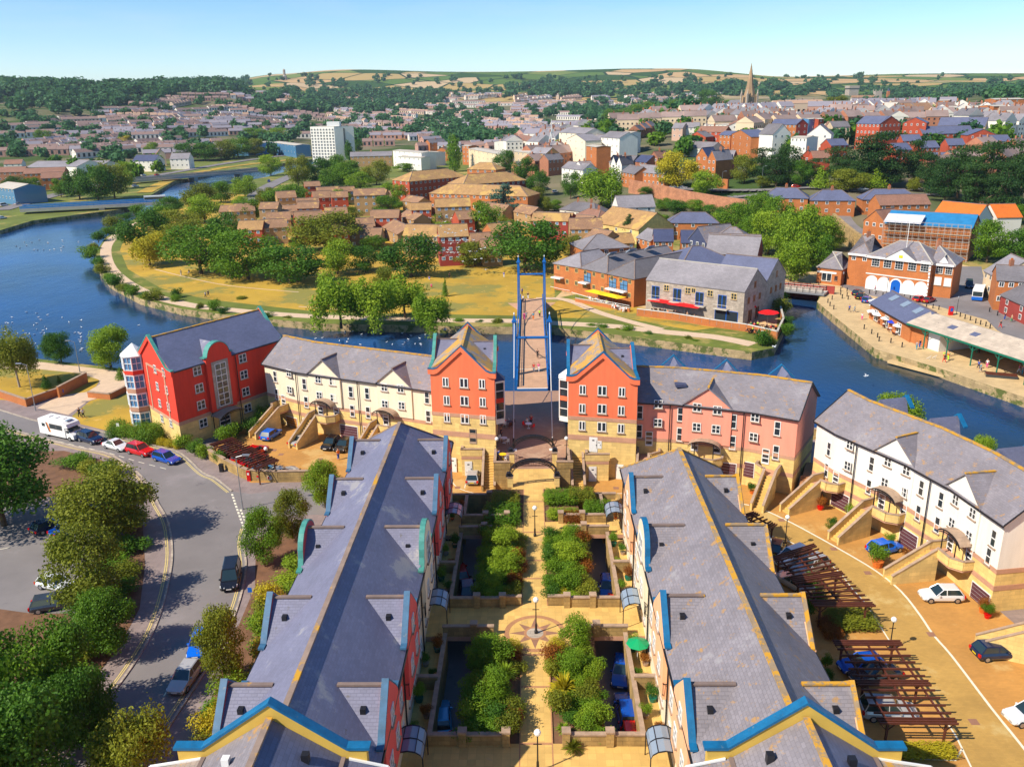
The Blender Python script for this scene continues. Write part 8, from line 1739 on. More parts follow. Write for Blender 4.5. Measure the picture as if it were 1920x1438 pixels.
CO.wpx('f',[z2b(437,588)],'2v',2.6,2.3); CO.wpx('f',[z2b(508,585)],'2v',.8,1.2,'wood_brown')
m_=MB(); t,z=CO.hit('f',*z2b(440,530)); a,b_=CO.seg['f']; p=lerp2(a,b_,t); d=(b_-a).normalized(); n_=out(a,b_); m_.pris([p-d*2.6+n_*.02+V3(0,0,z),p+d*2.6+n_*.02+V3(0,0,z),p+d*2.6+n_*.02+V3(0,0,z+.5),p-d*2.6+n_*.02+V3(0,0,z+.5)],[p-d*2.6+n_*.12+V3(0,0,z),p+d*2.6+n_*.12+V3(0,0,z),p+d*2.6+n_*.12+V3(0,0,z+.5),p-d*2.6+n_*.12+V3(0,0,z+.5)],'white_paint'); fix_normals(CO.part(m_,'shop_board'))
for x,y in ((805,478),(893,490),(980,502),(1078,510),(1172,518)): CH.wpx('f',[z2b(x,y)],'sash',2.0,2.6,'white_paint'); 
for x,y in ((1282,532),(1352,540),(1270,618),(1342,628)): CR.wpx('f',[z2b(x,y)],'sash',1.6,2.2 if y<600 else 2.0,'white_paint','glass_dark' if y<600 else 'white_paint')
a,b_=CH.seg['f']; d=(b_-a).normalized(); n_=out(a,b_); f=lambda x,o,z: Vector(a+d*x+n_*o+V3(0,0,z)); Lc=(b_-a).length
for i in range(5):
    xc=Lc*(.11+.195*i); m_=MB(); rad=Lc*.075
    for k in range(12):
        a0,a1=math.pi*k/12,math.pi*(k+1)/12; P=[f(xc+r_*math.cos(t),.0,2.2+r_*math.sin(t)) for r_,t in ((rad,a0),(rad*1.28,a0),(rad*1.28,a1),(rad,a1))]; m_.pris(P,[q+n_*.14 for q in P],'white_paint')
    for s in (-1,1): x0=xc+s*rad; x1=xc+s*rad*1.28; P=[f(x0,0,.1),f(x1,0,.1),f(x1,0,2.2),f(x0,0,2.2)]; m_.pris(P,[q+n_*.14 for q in P],'white_paint')
    fix_normals(CH.part(m_,'arch_surround')); m_=MB(); P=[f(xc-rad,.02,.1),f(xc+rad,.02,.1)]+[f(xc+rad*math.cos(math.pi*k/10),.02,2.2+rad*math.sin(math.pi*k/10)) for k in range(11)]; m_.pris(P,[q+n_*.06 for q in P],'blue_paint' if i==2 else 'white_paint'); CH.part(m_,'door' if i==2 else 'window')
m_=MB(); P=[f(0,0,4.0),f(Lc,0,4.0),f(Lc,0,4.25),f(0,0,4.25)]; m_.pris(P,[q+n_*.12 for q in P],'white_paint'); fix_normals(CH.part(m_,'string_course'))
for B_ in (CH,CR,CL_):
    a_,b2=B_.seg['f']; m_=MB(); z=B_.zE; m_.bar(V3(a_.x,a_.y,z+.05)+out(a_,b2)*.3,V3(b2.x,b2.y,z+.05)+out(a_,b2)*.3,.6,.45,'white_paint'); B_.part(m_,'cornice')
m_=MB(); P=[f(Lc*.3,0,8.5),f(Lc*.78,0,8.5),f(Lc*.54,0,11.0)]; m_.pris(P,[q+n_*.65 for q in P],'white_paint'); fix_normals(CH.part(m_,'pediment')); m_=MB(); P=[f(Lc*.51,.66,9.0),f(Lc*.57,.66,9.0),f(Lc*.57,.66,9.7),f(Lc*.51,.66,9.7)]; m_.pris(P,[q+n_*.05 for q in P],'canvas_yellow'); fix_normals(CH.part(m_,'crest'))
m_=MB(); 
for (x0,x1) in ((Lc*.3,Lc*.54),(Lc*.78,Lc*.54)): P=[f(x0,.75,8.6),f(x1,.75,11.1),f(x1,-4,11.1),f(x0,.1,8.6)]; m_.pris(P,[q+V3(0,0,.15) for q in P],'slate_lichen')
fix_normals(CH.part(m_,'pediment_roof'))
q=MB(); p=f(Lc*.52,-3,0); q.tube((p.x,p.y,11),(p.x,p.y,19),.08,'white_paint',6); CH.part(q,'flagpole')
for i in range(9): qz=MB(); P=[f(Lc-.45+(i%2)*.12,0,.2+i*.9),f(Lc,0,.2+i*.9),f(Lc,0,.85+i*.9),f(Lc-.45+(i%2)*.12,0,.85+i*.9)]; qz.pris(P,[q_+n_*.1 for q_ in P],'white_paint'); fix_normals(CH.part(qz,'quoin'))
gablet(CR,*CR.seg['f'],.5,1.1,8.4,1.6,.6,'slate_lichen','concrete',pr=-.6,z0=7.6,wm='white_paint')
m_=MB(); p=at(*z2b(705,590)); m_.box(-1.6,1.6,-2,2,0,6.5,'brick_orange'); m_.box(-1.7,1.7,-2.1,2.1,6.5,6.8,'slate_dark'); tag(m_.build('brick_annex',loc=p+V3(0,3,0)),'narrow brick annex with flat top left of the custom house arcade','annex')
# ---- transit shed on the quay
A0=at(*z2b(770,748),3.6); A1=at(*z2b(1075,918),3.6); 
d=(A1-A0); d.z=0; d.normalize(); nb=Vector((-d.y,d.x,0)); nb=nb if nb.y>0 else -nb
SH=Quad('quay_shed','brick quay shed with dark slate roof and three skylights','shed',[V3(A0.x,A0.y),V3(A1.x,A1.y),V3(A1.x,A1.y)+nb*9,V3(A0.x,A0.y)+nb*9],0,3.6,6.0,'LR',[(0,3.6,'brick_orange',0)],roof='slate_blue',over=.4)
for k in range(3):
    c0=SH.r0.lerp(SH.r1,.22+.28*k); m_=MB(); o_=-nb*2.2; z=6.0-.53*2.2+.2; P=[c0+o_-d*1.0+V3(0,0,z),c0+o_+d*1.0+V3(0,0,z),c0+o_+d*1.0+nb*1.6+V3(0,0,z+.85),c0+o_-d*1.0+nb*1.6+V3(0,0,z+.85)]; m_.pris(P,[q+V3(0,0,.12) for q in P],'glass_roof'); fix_normals(SH.part(m_,'skylight',SH.roof))
for t in (.18,.45,.75): SH.put('f',t,.3,'2v',2.0,2.4,'white_paint')
E0=at(*z2b(2300,1290),4.2); S0=V3(A1.x,A1.y); dd=(V3(E0.x,E0.y)-S0).normalized(); nn=Vector((-dd.y,dd.x,0)); nn=nn if nn.y>0 else -nn
r=empty('transit_shed',S0,0,'long open transit shed with pale lichen roof on green iron columns','shed'); L=(V3(E0.x,E0.y)-S0).length; f=lambda x,y,z: dd*x+nn*y+V3(0,0,z)
m_=MB()
for y0,z0,y1,z1 in ((-1.2,4.1,4.2,5.8),(9.6,4.1,4.2,5.8)): P=[f(0,y0,z0),f(L,y0,z0),f(L,y1,z1),f(0,y1,z1)]; m_.pris(P,[q+V3(0,0,.15) for q in P],'shed_roof')
mat('shed_roof',(.48,.40,.32),.85,(.4,.2),(1.2,.8,.02,.2),[((.25,.20,.17),1.2,.60)]); m_.mn=['shed_roof']; fix_normals(m_.build('roof',r))
m_=MB(); m_.bar(f(0,-1.15,4.15),f(L,-1.15,4.15),.2,.35,'green_paint'); m_.build('beam',r)
for i in range(1,7):
    x=L*i/6.2-1; m_=MB(); m_.tube(f(x,-.9,0),f(x,-.9,4.0),.13,'green_paint',8); m_.bar(f(x-1.3,-.9,3.9),f(x,-.9,2.9),.1,.12,'green_paint'); m_.bar(f(x+1.3,-.9,3.9),f(x,-.9,2.9),.1,.12,'green_paint'); m_.build('column',r)
m_=MB(); P=[f(0,.3,0),f(4.5,.3,0),f(4.5,.3,4.0),f(0,.3,4.0)]; m_.pris(P,[q+nn*.2 for q in P],'brick_orange'); P=[f(4.6,.3,0),f(7.5,.3,0),f(7.5,.3,4.1),f(4.6,.3,4.1)]; m_.pris(P,[q+nn*.2 for q in P],'white_paint'); m_.bar(f(7.5,.3,4),f(7.5,8,4),.2,4,'white_paint'); m_.bar(f(0,8.8,4),f(L,8.8,4),.3,4,'brick_orange'); fix_normals(m_.build('wall',r))
for k in (.22,.37): m_=MB(); P=[f(L*k,1.0,4.9),f(L*k+1.6,1.0,4.9),f(L*k+1.6,2.2,5.3),f(L*k,2.2,5.3)]; m_.pris(P,[q+V3(0,0,.1) for q in P],'slate_blue'); fix_normals(m_.build('skylight',r))
# pontoon and ramp
a=at(1672,678,-1.5); b_=at(2000,765,-1.5); m_=MB(); d=(b_-a).normalized(); n_=Vector((-d.y,d.x,0))*1.4; m_.pris([-n_+V3(0,0,0),n_+V3(0,0,0),n_+(b_-a),-n_+(b_-a)],[-n_+V3(0,0,.5),n_+V3(0,0,.5),n_+(b_-a)+V3(0,0,.5),-n_+(b_-a)+V3(0,0,.5)],'quay_stone'); tag(fix_normals(m_.build('pontoon',loc=a)),'long pale floating pontoon along the right quay','pontoon')
a=at(1736,684,-1.6); b_=at(1750,676,0); m_=MB()
for s in (-.6,.6):
    o_=V3(s,s*.3,0); v=b_-a; m_.bar(o_,v+o_,.1,.1,'white_paint'); m_.bar(o_+V3(0,0,1),v+o_+V3(0,0,1),.08,.08,'white_paint')
    for i in range(6): m_.bar(v*(i/5)+o_,v*((i+.5)/5)+o_+V3(0,0,1),.05,.05,'white_paint') if i<5 else None
tag(m_.build('gangway',loc=a),'white lattice gangway from quay to pontoon','gangway')
m_=MB(); p=at(1880,722,-1.5); m_.ex([(-5,0),(-5.5,.9),(5,.9),(6.5,1.0),(5,0)],'y',-1.3,1.3,'white_paint'); m_.box(-3,2,-1.0,1.0,.9,2.0,'glass_dark','wood_brown'); o=fix_normals(m_.build('boat',loc=p)); o.rotation_euler.z=-.35; tag(o,'moored pale boat with dark cabin at the right end of the pontoon','boat')
for a_ in (('tan slate-roofed house at the right edge of the quay',(1846,507),(1872,520),6,11,4,'wall_cream_mix','slate_mix','LR'),('brick corner house with chimney at the right edge of the quay',(1870,525),(1925,528),7,10,2.5,'brick_orange','slate_mix','LR'),('low slate canopy building with orange shade at the right edge',(1877,553),(1960,590),4,10,2.6,'brick_dark','slate_mix','LR')):
    house(a_[0],*a_[1],*a_[2],*a_[3:8],axis=a_[8],win=((2,),(3,)),group='quay houses at the right edge',chim=1 if 'chimney' in a_[0] else 0)
# ---- scaffolded building
a=gpt(1660,418,9); b_=gpt(1822,432,9); SC=Quad('scaffolded_building','large building wrapped in scaffolding with blue sheeting on its roof','building',[V3(a.x,a.y),V3(b_.x,b_.y),V3(b_.x,b_.y)-out(a,b_)*14,V3(a.x,a.y)-out(a,b_)*14],a.z-6,a.z+9,a.z+12,'LR',[(a.z-6,a.z+9,'brick_orange',0)],roof='tarpaulin',over=.4)
d=(V3(b_.x,b_.y)-V3(a.x,a.y)); L=d.length; d.normalize(); n_=out(a,b_); 
fr=MB(); bd=MB()
for row in (1.0,2.4):
    for i in range(15): x=L*i/14; p=V3(a.x,a.y)+d*x+n_*row; fr.tube(p+V3(0,0,a.z-6),p+V3(0,0,a.z+10),.06,'scaffold_pole',4)
for z in (-3,-1,1,3,5,7,9):
    p=V3(a.x,a.y)+V3(0,0,a.z+z); 
    for row in (1.0,2.4): fr.bar(p+n_*row,p+d*L+n_*row,.09,.09,'scaffold_pole'); fr.bar(p+n_*row+V3(0,0,1),p+d*L+n_*row+V3(0,0,1),.06,.06,'scaffold_pole')
    if z%4!=1: bd.bar(p+n_*1.7-V3(0,0,.1),p+d*L+n_*1.7-V3(0,0,.1),1.2,.07,'scaffold_board')
so_=SC.part(fr,'scaffolding'); SC.part(bd,'boards',so_)
m_=MB(); P=[V3(a.x,a.y,a.z+9.6)+n_*2.6,V3(a.x,a.y,a.z+9.6)+d*L*.44+n_*2.6,V3(a.x,a.y,a.z+11.5)+d*L*.44-n_*3,V3(a.x,a.y,a.z+11.5)-n_*3]; m_.pris(P,[q+V3(0,0,.1) for q in P],'tarpaulin_grey'); fix_normals(SC.part(m_,'sheeting'))
HB='houses behind the custom house'
for a_ in (('white-walled house with orange roof frame and open rooflights',(1750,400),(1830,412),10,9,4,'wall_white_mix','terracotta','LR',None,3),('white gabled house with orange roof right of the scaffolding',(1838,398),(1870,408),8,8,3.5,'wall_white_mix','terracotta','FB',None,2),('brick house with brown roof left of the scaffolding',(1620,412),(1660,418),8,9,3.4,'brick_orange','tile_brown','FB',None,3),('long brown-roofed brick row on the hill road',(1650,385),(1745,382),7,9,3,'brick_orange','tile_brown','LR',None,6),
    ('brick house with blue-grey hipped roof, left of three on the upper road',(1430,368),(1515,372),6,9,3.2,'brick_orange','slate_blue','LR','lr',4),('brick house with blue-grey hipped roof, middle of three on the upper road',(1520,374),(1604,376),6,9,3.2,'brick_orange','slate_blue','LR','lr',4),('brick house with blue-grey hipped roof, right of three on the upper road',(1618,372),(1725,374),6,9,3.2,'brick_orange','slate_blue','LR','lr',5),('brown-roofed bungalow behind the orange rooflights',(1845,382),(1900,384),4,8,3,'brick_orange','tile_brown','LR','lr',2)):
    house(a_[0],*a_[1],*a_[2],a_[3],a_[4],a_[5],a_[6],a_[7],axis=a_[8],hip=a_[9],win=((2 if a_[3]>5 else 1,),(a_[10],)),group=HB,chim=1 if 'hipped' in a_[0] else 0,cat='house')
# city wall
def twall(name,label,pts,h,m_,w=1.0):
    P=[T(*q) for q in pts]; o=MB()
    for a,b_ in zip(P,P[1:]): o.bar((a.x,a.y,a.z+h),(b_.x,b_.y,b_.z+h),w,h+4,m_)
    q=o.build(name,loc=P[0]); q.data.transform(Matrix.Translation(-P[0])); return tag(q,label,'wall')
mat('wall_pinkstone',(.42,.20,.12),.95,(.3,.3),(1,.5,.03,.25))
twall('city_wall','long reddish old city wall below the upper road',[(1180,362),(1240,374),(1290,386),(1345,397),(1400,405)],6,'wall_pinkstone'); twall('city_wall','red retaining wall in front of the school-like house',[(1345,352),(1365,354)],4,'brick_orange')
twall('ramp_wall','stone ramp wall with an arch beside the leat trees',[(1560,432),(1580,452),(1600,470),(1625,486)],6,'quay_wall')
# ================================================ town, landmarks, far hills
z3a=lambda x,y:(1280+x/3,100+y/3)
TW='buildings of the old town'
WB='white_paint'
town=[(z2a,290,582,525,576,8,'brick_tan','slate_mix',10,3,'LR',8,'long brick terrace behind the white modern flats'),(z2a,530,548,690,562,12,'render_white','concrete',12,.5,'LR',6,'white modern flats with flat roof right of the brick terrace'),(z2a,560,582,688,590,9,'render_white','concrete',8,.4,'LR',5,'lower white modern block with orange panels'),(z2a,690,556,766,560,10,'render_white','concrete',10,.4,'LR',3,'white wing at the end of the modern flats'),
(z2a,768,552,840,552,8,'brick_orange','tile_brown',9,3,'FB',2,'orange gabled house left of the tall poplar'),(z2a,738,505,830,500,8,'brick_orange','slate_mix',9,3,'LR',3,'orange row with grey roof above the poplar'),(z2a,920,522,958,520,14,'brick_orange','concrete',8,.5,'LR',2,'narrow brick stair tower at the left of the tan flats'),(z2a,955,538,1160,542,14,'wall_cream_mix','concrete',12,.6,'LR',8,'tan flat-roofed flats with stepped bays'),(z2a,1200,552,1300,556,12,'wall_cream_mix','concrete',12,.6,'LR',4,'tan flats right of the dark tree'),(z2a,1300,560,1392,560,12,'brick_tan','slate_mix',10,3,'LR',3,'brick-gabled flats at the foot of the street'),
(z2a,1100,500,1210,498,9,'wall_white_mix','slate_mix',10,3,'FB',2,'white gabled houses above the tan flats'),(z2a,1215,480,1310,486,9,'wall_white_mix','tile_brown',10,3,'LR',3,'white house with red roof above the tan flats'),(z2a,1262,530,1330,520,6,'brick_dark','slate_dark',8,3,'FB',1,'dark slate gable above the flats'),
(z2a,1465,445,1610,452,16,'render_cream','slate_mix',14,3,'LR',5,'tall cream mill building with brick column'),(z2a,1512,482,1612,490,16,'render_cream','slate_mix',10,3,'FB',3,'tall cream gable in front of the mill'),(z2a,1618,522,1676,528,16,'brick_orange','concrete',8,.5,'LR',1,'tall narrow brick tower beside the cream mill'),(z2a,1620,478,1690,480,12,'brick_orange','slate_mix',10,2,'LR',3,'brick block behind the narrow tower'),(z2a,1700,472,1805,478,14,'render_white','slate_mix',12,3,'LR',4,'tall white mansard building right of the mill'),(z2a,1805,448,1872,448,13,'render_white','concrete',10,.5,'LR',3,'white block at the right of the mansard building'),
(z2a,1470,420,1550,422,8,'wall_white_mix','slate_mix',10,3,'LR',3,'pale house at the top left of the town'),(z2a,1405,602,1490,592,9,'brick_mix','slate_mix',8,3,'LR',4,'brick shops along the steep street'),(z2a,1480,644,1600,652,8,'render_white','slate_mix',9,3,'LR',4,'white half-timbered house at the foot of the street'),(z2a,1545,640,1600,644,8,'render_white','slate_mix',7,3,'FB',1,'small white gable with dark timber at the foot of the street'),(z2a,1755,622,1785,624,9,'render_white','slate_mix',9,3.5,'FB',1,'left of two narrow white gables'),(z2a,1787,624,1817,626,9,'render_white','slate_mix',9,3.5,'FB',1,'right of two narrow white gables'),
(z3b,660,168,760,178,7,'brick_orange','slate_mix',9,3,'LR',4,'brick shop row with white ground floor, left part'),(z3b,762,168,985,172,7,'brick_orange','slate_mix',9,3,'LR',7,'brick shop row with white ground floor, right part'),(z3b,560,95,740,100,7,'wall_pink_mix','slate_mix',10,3,'LR',5,'grey-roofed row behind the white gables'),(z3b,760,92,850,96,7,'brick_mix','slate_dark',9,3,'LR',3,'dark-roofed house behind the shop row'),(z3b,870,62,935,66,8,'brick_mix','tile_brown',8,3,'FB',2,'brick gable beside the bright yellow tree'),
(z3b,1222,52,1305,56,9,'brick_orange','slate_dark',10,4,'FB',2,'red school-like house, left gable'),(z3b,1305,78,1370,80,10,'brick_orange','slate_mix',12,4,'FB',2,'red school-like house, tall middle gable'),(z3b,1372,78,1490,72,9,'brick_dark','slate_mix',10,4,'LR',3,'red school-like house, right wing with chimneys'),
(z3a,0,528,160,536,5,'wall_white_mix','slate_mix',10,3,'LR',4,'low white building with grey roof left of the town pines'),(z3a,80,438,235,444,10,'brick_red','tile_brown',10,3,'LR',5,'red brick block with brown hipped roof'),(z3a,30,466,130,472,8,'brick_red','slate_mix',9,3,'FB',2,'red brick house left of the red block'),(z3a,205,458,270,462,10,'brick_orange','slate_blue',9,2,'LR',3,'orange brick flats with blue roof, left'),(z3a,270,450,385,472,11,'brick_orange','slate_blue',10,3,'FB',3,'orange brick flats with blue roof, middle'),(z3a,310,484,448,494,7,'brick_orange','slate_blue',9,2.5,'LR',4,'orange brick flats with blue roof, lower right'),
(z3a,400,432,520,434,11,'render_cream','concrete',12,.6,'LR',2,'cream flat-roofed block in the town'),(z3a,500,398,640,402,11,'brick_orange','slate_blue',12,3,'LR',6,'orange block with bright blue curved roof'),(z3a,640,402,706,398,11,'brick_dark','slate_blue',12,3,'FB',2,'red end of the blue-roofed block'),(z3a,386,368,476,366,11,'render_white','concrete',10,.5,'LR',2,'plain white cube building with flat roof'),(z3a,262,408,380,404,9,'render_white','tile_brown',10,3,'FB',2,'white gabled house with brown roof'),
(z3a,508,458,610,448,13,'render_white','slate_mix',12,5,'FB',3,'big white gable left of the white flats'),(z3a,610,470,698,478,13,'render_white','concrete',12,.6,'LR',4,'white flats with dark windows in the town centre'),(z3a,700,452,836,458,12,'render_white','slate_mix',14,5,'FB',2,'white hall with broad gable'),(z3a,710,372,765,368,12,'glass_sky','concrete',8,.5,'LR',1,'pale blue glazed stair tower'),(z3a,765,372,795,370,12,'brick_red','concrete',8,.5,'LR',1,'red brick slab beside the glazed tower'),(z3a,795,412,850,416,10,'wall_cream_mix','tile_brown',10,3,'LR',3,'cream building with brown roof left of the curved block'),(z3a,845,414,942,414,11,'wall_cream_mix','slate_mix',12,3,'LR',3,'cream curved-looking block with grey roof'),
(z3a,980,388,1110,398,15,'brick_red','slate_blue',14,4,'LR',6,'large red block with blue mansard, left half'),(z3a,1110,398,1228,394,15,'brick_red','slate_blue',14,4,'FB',5,'large red block with blue mansard, right half'),(z3a,1240,388,1372,392,13,'brick_red','slate_blue',12,3,'FB',4,'red block with grey roof beside the blue mansard'),(z3a,1160,326,1255,322,9,'wall_cream_mix','concrete',16,6,'FB',0,'huge cream hall gable, left slope'),(z3a,1255,322,1418,312,9,'wall_cream_mix','tile_tan',16,5,'LR',0,'huge cream hall roof'),(z3a,1435,404,1700,412,8,'wall_cream_mix','slate_blue',14,5,'LR',6,'yellow hall with long sloping slate roof'),
(z3a,1485,308,1750,302,12,'glass_sky','concrete',14,1,'LR',12,'long glazed and columned building on the right skyline'),(z3a,1750,300,1830,296,14,'brick_orange','concrete',14,.8,'LR',0,'plain brick block right of the glazed building'),(z3a,1830,330,1925,330,13,'brick_orange','concrete',14,.8,'LR',3,'brick block at the right frame edge, near'),(z3a,1760,262,1925,256,14,'brick_orange','concrete',14,.8,'LR',2,'brick block at the right frame edge, far'),(z3a,1440,268,1500,266,12,'brick_orange','concrete',10,.6,'LR',1,'small brick tower left of the glazed building'),
(z3a,1350,455,1640,442,7,'brick_red','slate_blue',12,4,'LR',9,'long slate-roofed red row in front of the yellow hall'),(z3a,1605,462,1770,458,9,'brick_red','slate_blue',10,3,'FB',3,'red house with blue slate gable at right'),(z3a,1710,498,1850,494,7,'brick_red','slate_blue',10,3,'LR',5,'red row with blue slate roof at right'),(z3a,1240,494,1345,492,7,'brick_red','slate_blue',9,3,'LR',4,'red house with blue roof left of the dark pine'),(z3a,1200,545,1290,540,7,'brick_red','slate_blue',9,3,'LR',3,'red house with blue roof by the big pine'),(z3a,1340,532,1445,528,7,'brick_red','slate_blue',9,3,'LR',4,'red house with blue roof between the pines'),(z3a,1495,518,1590,516,7,'brick_red','slate_blue',9,3,'LR',3,'red house with pale blue roof above the right pines'),(z3a,1370,596,1500,600,6,'brick_red','slate_blue',9,3,'LR',4,'lowest red house with blue roof between the pines'),(z3a,1850,520,1925,520,8,'brick_red','slate_blue',10,3,'LR',3,'red house at the right edge above the pines'),
(z3a,665,580,735,582,6,'brick_red','tile_brown',8,3,'FB',1,'small red gabled house with white panels, left'),(z3a,735,590,830,588,6,'brick_red','tile_brown',8,3,'LR',3,'small red house with white panels, right'),(z3a,835,520,930,515,8,'brick_red','slate_blue',9,3,'LR',3,'slate-roofed house beside the dark pine'),(z3a,5,418,90,418,8,'wall_white_mix','slate_mix',9,3,'LR',3,'white house at the left of the town centre'),(z3a,145,400,262,404,9,'wall_white_mix','concrete',10,.5,'LR',5,'pale blue-white flat-roofed house'),(z3a,-60,420,0,422,8,'wall_pink_mix','slate_mix',9,3,'LR',2,'pinkish house with grey roof at the left of the town centre')]
for f,x0,y0,x1,y1,h,wl,rf,dp,rs2,ax,nw,lb in town:
    house(lb,*f(x0,y0),*f(x1,y1),h,dp,rs2,wl,rf,axis=ax,win=((0 if nw==0 else max(1,int(h/3.3)),),(max(1,nw),)),group=TW,cat='house' if h<11 else 'building',name='house' if h<11 else 'building',chim=1 if rf in('slate_mix','tile_brown') and h<11 else 0,ww=1.0,wh=1.3)
# white tower block
p0=T(631,302); k=zoom_scale(p0); c0=V3(p0.x,p0.y); wL=39/k*1.35; wR=31/k*1.2; dl=V3(-.93,.36).normalized(); dr=V3(.9,.45).normalized(); ht=zat(p0,238)-p0.z
FLc=c0+dl*wL; FRc=c0; BRc=c0+dr*wR; BLc=FLc+dr*wR
TB=Quad('tower_block','white eleven-storey tower block beside the far river','tower block',[FLc,FRc,BRc,BLc],p0.z-1,p0.z+ht,p0.z+ht+.3,'LR',[(p0.z-1,p0.z+ht,'render_white',0)],roof='concrete',gut=None,over=.1)
for r_ in range(10):
    for i in range(8): TB.put('f',(i+.5)/8,p0.z+2.2+(ht-3)/10*r_,'2v',wL/8*.62,(ht-3)/10*.68,'white_paint','glass_dark','white_paint')
m_=MB(); q=c0+dl*wL*.3+dr*wR*.4; m_.box(q.x-6,q.x+5,q.y-3,q.y+4,p0.z+ht,p0.z+ht+4,'white_paint'); TB.part(m_,'plant_room')
m_=MB(); q=c0+dr*wR*.5+V3(.3,-.6)*.3; m_.box(q.x-.6,q.x+.6,q.y-.5,q.y+.1,p0.z+3,p0.z+ht-1.5,'glass_dark'); TB.part(m_,'stair_window')
# spire church
ps=gpt(1403,212,0); ps=T(1403,214); kk=zoom_scale(ps); ztop=zat(ps,118); r=empty('church',ps,.3,'stone church with a tall tapering spire on the town skyline','church'); H_=ztop-ps.z; tw=10/kk*1.05
m_=MB(); m_.box(-tw,tw,-tw,tw,-3,H_*.36,'spire_stone'); 
for x in (-tw,tw):
    for y in (-tw,tw): m_.box(x-.9,x+.9,y-.9,y+.9,-3,H_*.4,'stone_grey'); m_.lathe((x,y,H_*.4),[(1.2,0),(.02,H_*.1)],'stone_grey',4)
m_.build('tower',r); m_=MB(); m_.lathe((0,0,H_*.36),[(tw*1.05,0),(tw*.62,H_*.2),(tw*.28,H_*.45),(.05,H_*.64)],'spire_stone',8); m_.build('spire',r)
for a in range(4):
    m_=MB(); m_.box(-tw*.3,-tw*.05,-tw-.1,-tw,H_*.2,H_*.33,'glass_dark'); m_.box(tw*.05,tw*.3,-tw-.1,-tw,H_*.2,H_*.33,'glass_dark'); o=m_.build('belfry_window',r); o.rotation_euler.z=a*math.pi/2
m_=MB(); m_.box(-8,8,tw,tw+34,-3,H_*.16,'stone_grey'); m_.ex([(-8.5,H_*.16),(8.5,H_*.16),(0,H_*.28)],'y',tw,tw+34,'slate_mix'); m_.build('nave',r)
# tower and cathedral on the skyline
p=T(1596,183); z_=zat(p,161)-p.z; k=zoom_scale(p); w_=9/k; r=empty('concrete_tower',p,.1,'square concrete tower with darker bands on the skyline','tower'); m_=MB(); m_.box(-w_,w_,-w_,w_,-8,z_*.7,'stone_grey'); m_.box(-w_*1.05,w_*1.05,-w_*1.05,w_*1.05,z_*.7,z_*.78,'glass_dark'); m_.box(-w_*1.08,w_*1.08,-w_*1.08,w_*1.08,z_*.78,z_,'stone_grey'); m_.build('shaft',r)
p=T(1644,189); r=empty('cathedral',p,0,'grey cathedral with a square pinnacled tower and long roof','cathedral'); k=zoom_scale(p); w_=6/k; z_=zat(p,168)-p.z; m_=MB(); m_.box(-w_,w_,-w_,w_,-4,z_*.85,'stone_grey')
for x in (-w_,w_):
    for y in (-w_,w_): m_.lathe((x,y,z_*.8),[(1,0),(.9,z_*.1),(.05,z_*.25)],'stone_grey',5)
m_.build('tower',r); m_=MB(); m_.box(-w_*8,-w_,-6,6,-4,z_*.3,'stone_grey'); m_.ex([(-6.5,z_*.3),(6.5,z_*.3),(0,z_*.5)],'x',-w_*8,-w_,'tile_tan'); m_.build('nave',r)
p=T(1664,187); k=zoom_scale(p); w_=2.3/k; z_=zat(p,166)-p.z; m_=MB(); m_.box(-w_,w_,-w_,w_,-4,z_*.75,'brick_orange'); m_.lathe((0,0,z_*.75),[(w_*1.1,0),(w_*.5,z_*.15),(.02,z_*.3)],'slate_dark',6); tag(m_.build('brick_tower',loc=p),'slim orange brick tower right of the cathedral','tower')
p=T(534,150); m_=MB(); m_.lathe((0,0,-3),[(10,0),(9,15),(5,20),(5,38),(1,42)],'stone_grey',8); tag(m_.build('monument',loc=p),'tiny tower on the far hilltop field','tower')
# crane-like mast by the town
p=T(1034,292); r=empty('mast_tripod',p,0,'white mast with stays at the left edge of the old town','mast'); m_=MB(); H_=zat(p,224)-p.z; m_.tube((0,0,0),(0,0,H_),.5,'white_paint',6,.15); 
for a in range(3): m_.tube((8*math.cos(a*2.1),8*math.sin(a*2.1),0),(0,0,H_*.7),.25,'white_paint',4)
m_.build('mast',r)
# ---- road bridges
def rbridge(q0,q1,z,label,rail,piers,w=9):
    a=at(*q0,z);b_=at(*q1,z); r=empty('road_bridge',a,math.atan2(b_.y-a.y,b_.x-a.x),label,'bridge','road bridges upstream'); L=(b_-a).length; m_=MB(); m_.box(-8,L+8,0,w,-1.4,-.4,'concrete'); m_.box(-8,L+8,0,w,-.4,0,'concrete','tarmac'); m_.build('deck',r)
    for y in (.2,w-.2):
        m_=MB(); m_.box(-8,L+8,y-.08,y+.08,.9,1.3,rail); m_.box(-8,L+8,y-.06,y+.06,.15,.75,rail)
        for i in range(int(L/3)): m_.box(i*3,i*3+.2,y-.06,y+.06,0,1,rail)
        m_.build('railing',r)
    for t in piers: m_=MB(); m_.pris([(L*t-1,.5,-7),(L*t+1,.5,-7),(L*t+1,w-.5,-7),(L*t-1,w-.5,-7)],[(L*t-1.3,.3,-1.4),(L*t+1.3,.3,-1.4),(L*t+1.3,w-.3,-1.4),(L*t-1.3,w-.3,-1.4)],'concrete'); m_.build('pier',r)
    return a,b_
a1=rbridge((72,391),(302,379),2.5,'near road bridge with blue railing across the river','rail_blue',(.5,.96)); rbridge((268,337),(482,320),2.5,'far grey road bridge across the upstream reach','grey_metal',(.44,.85))
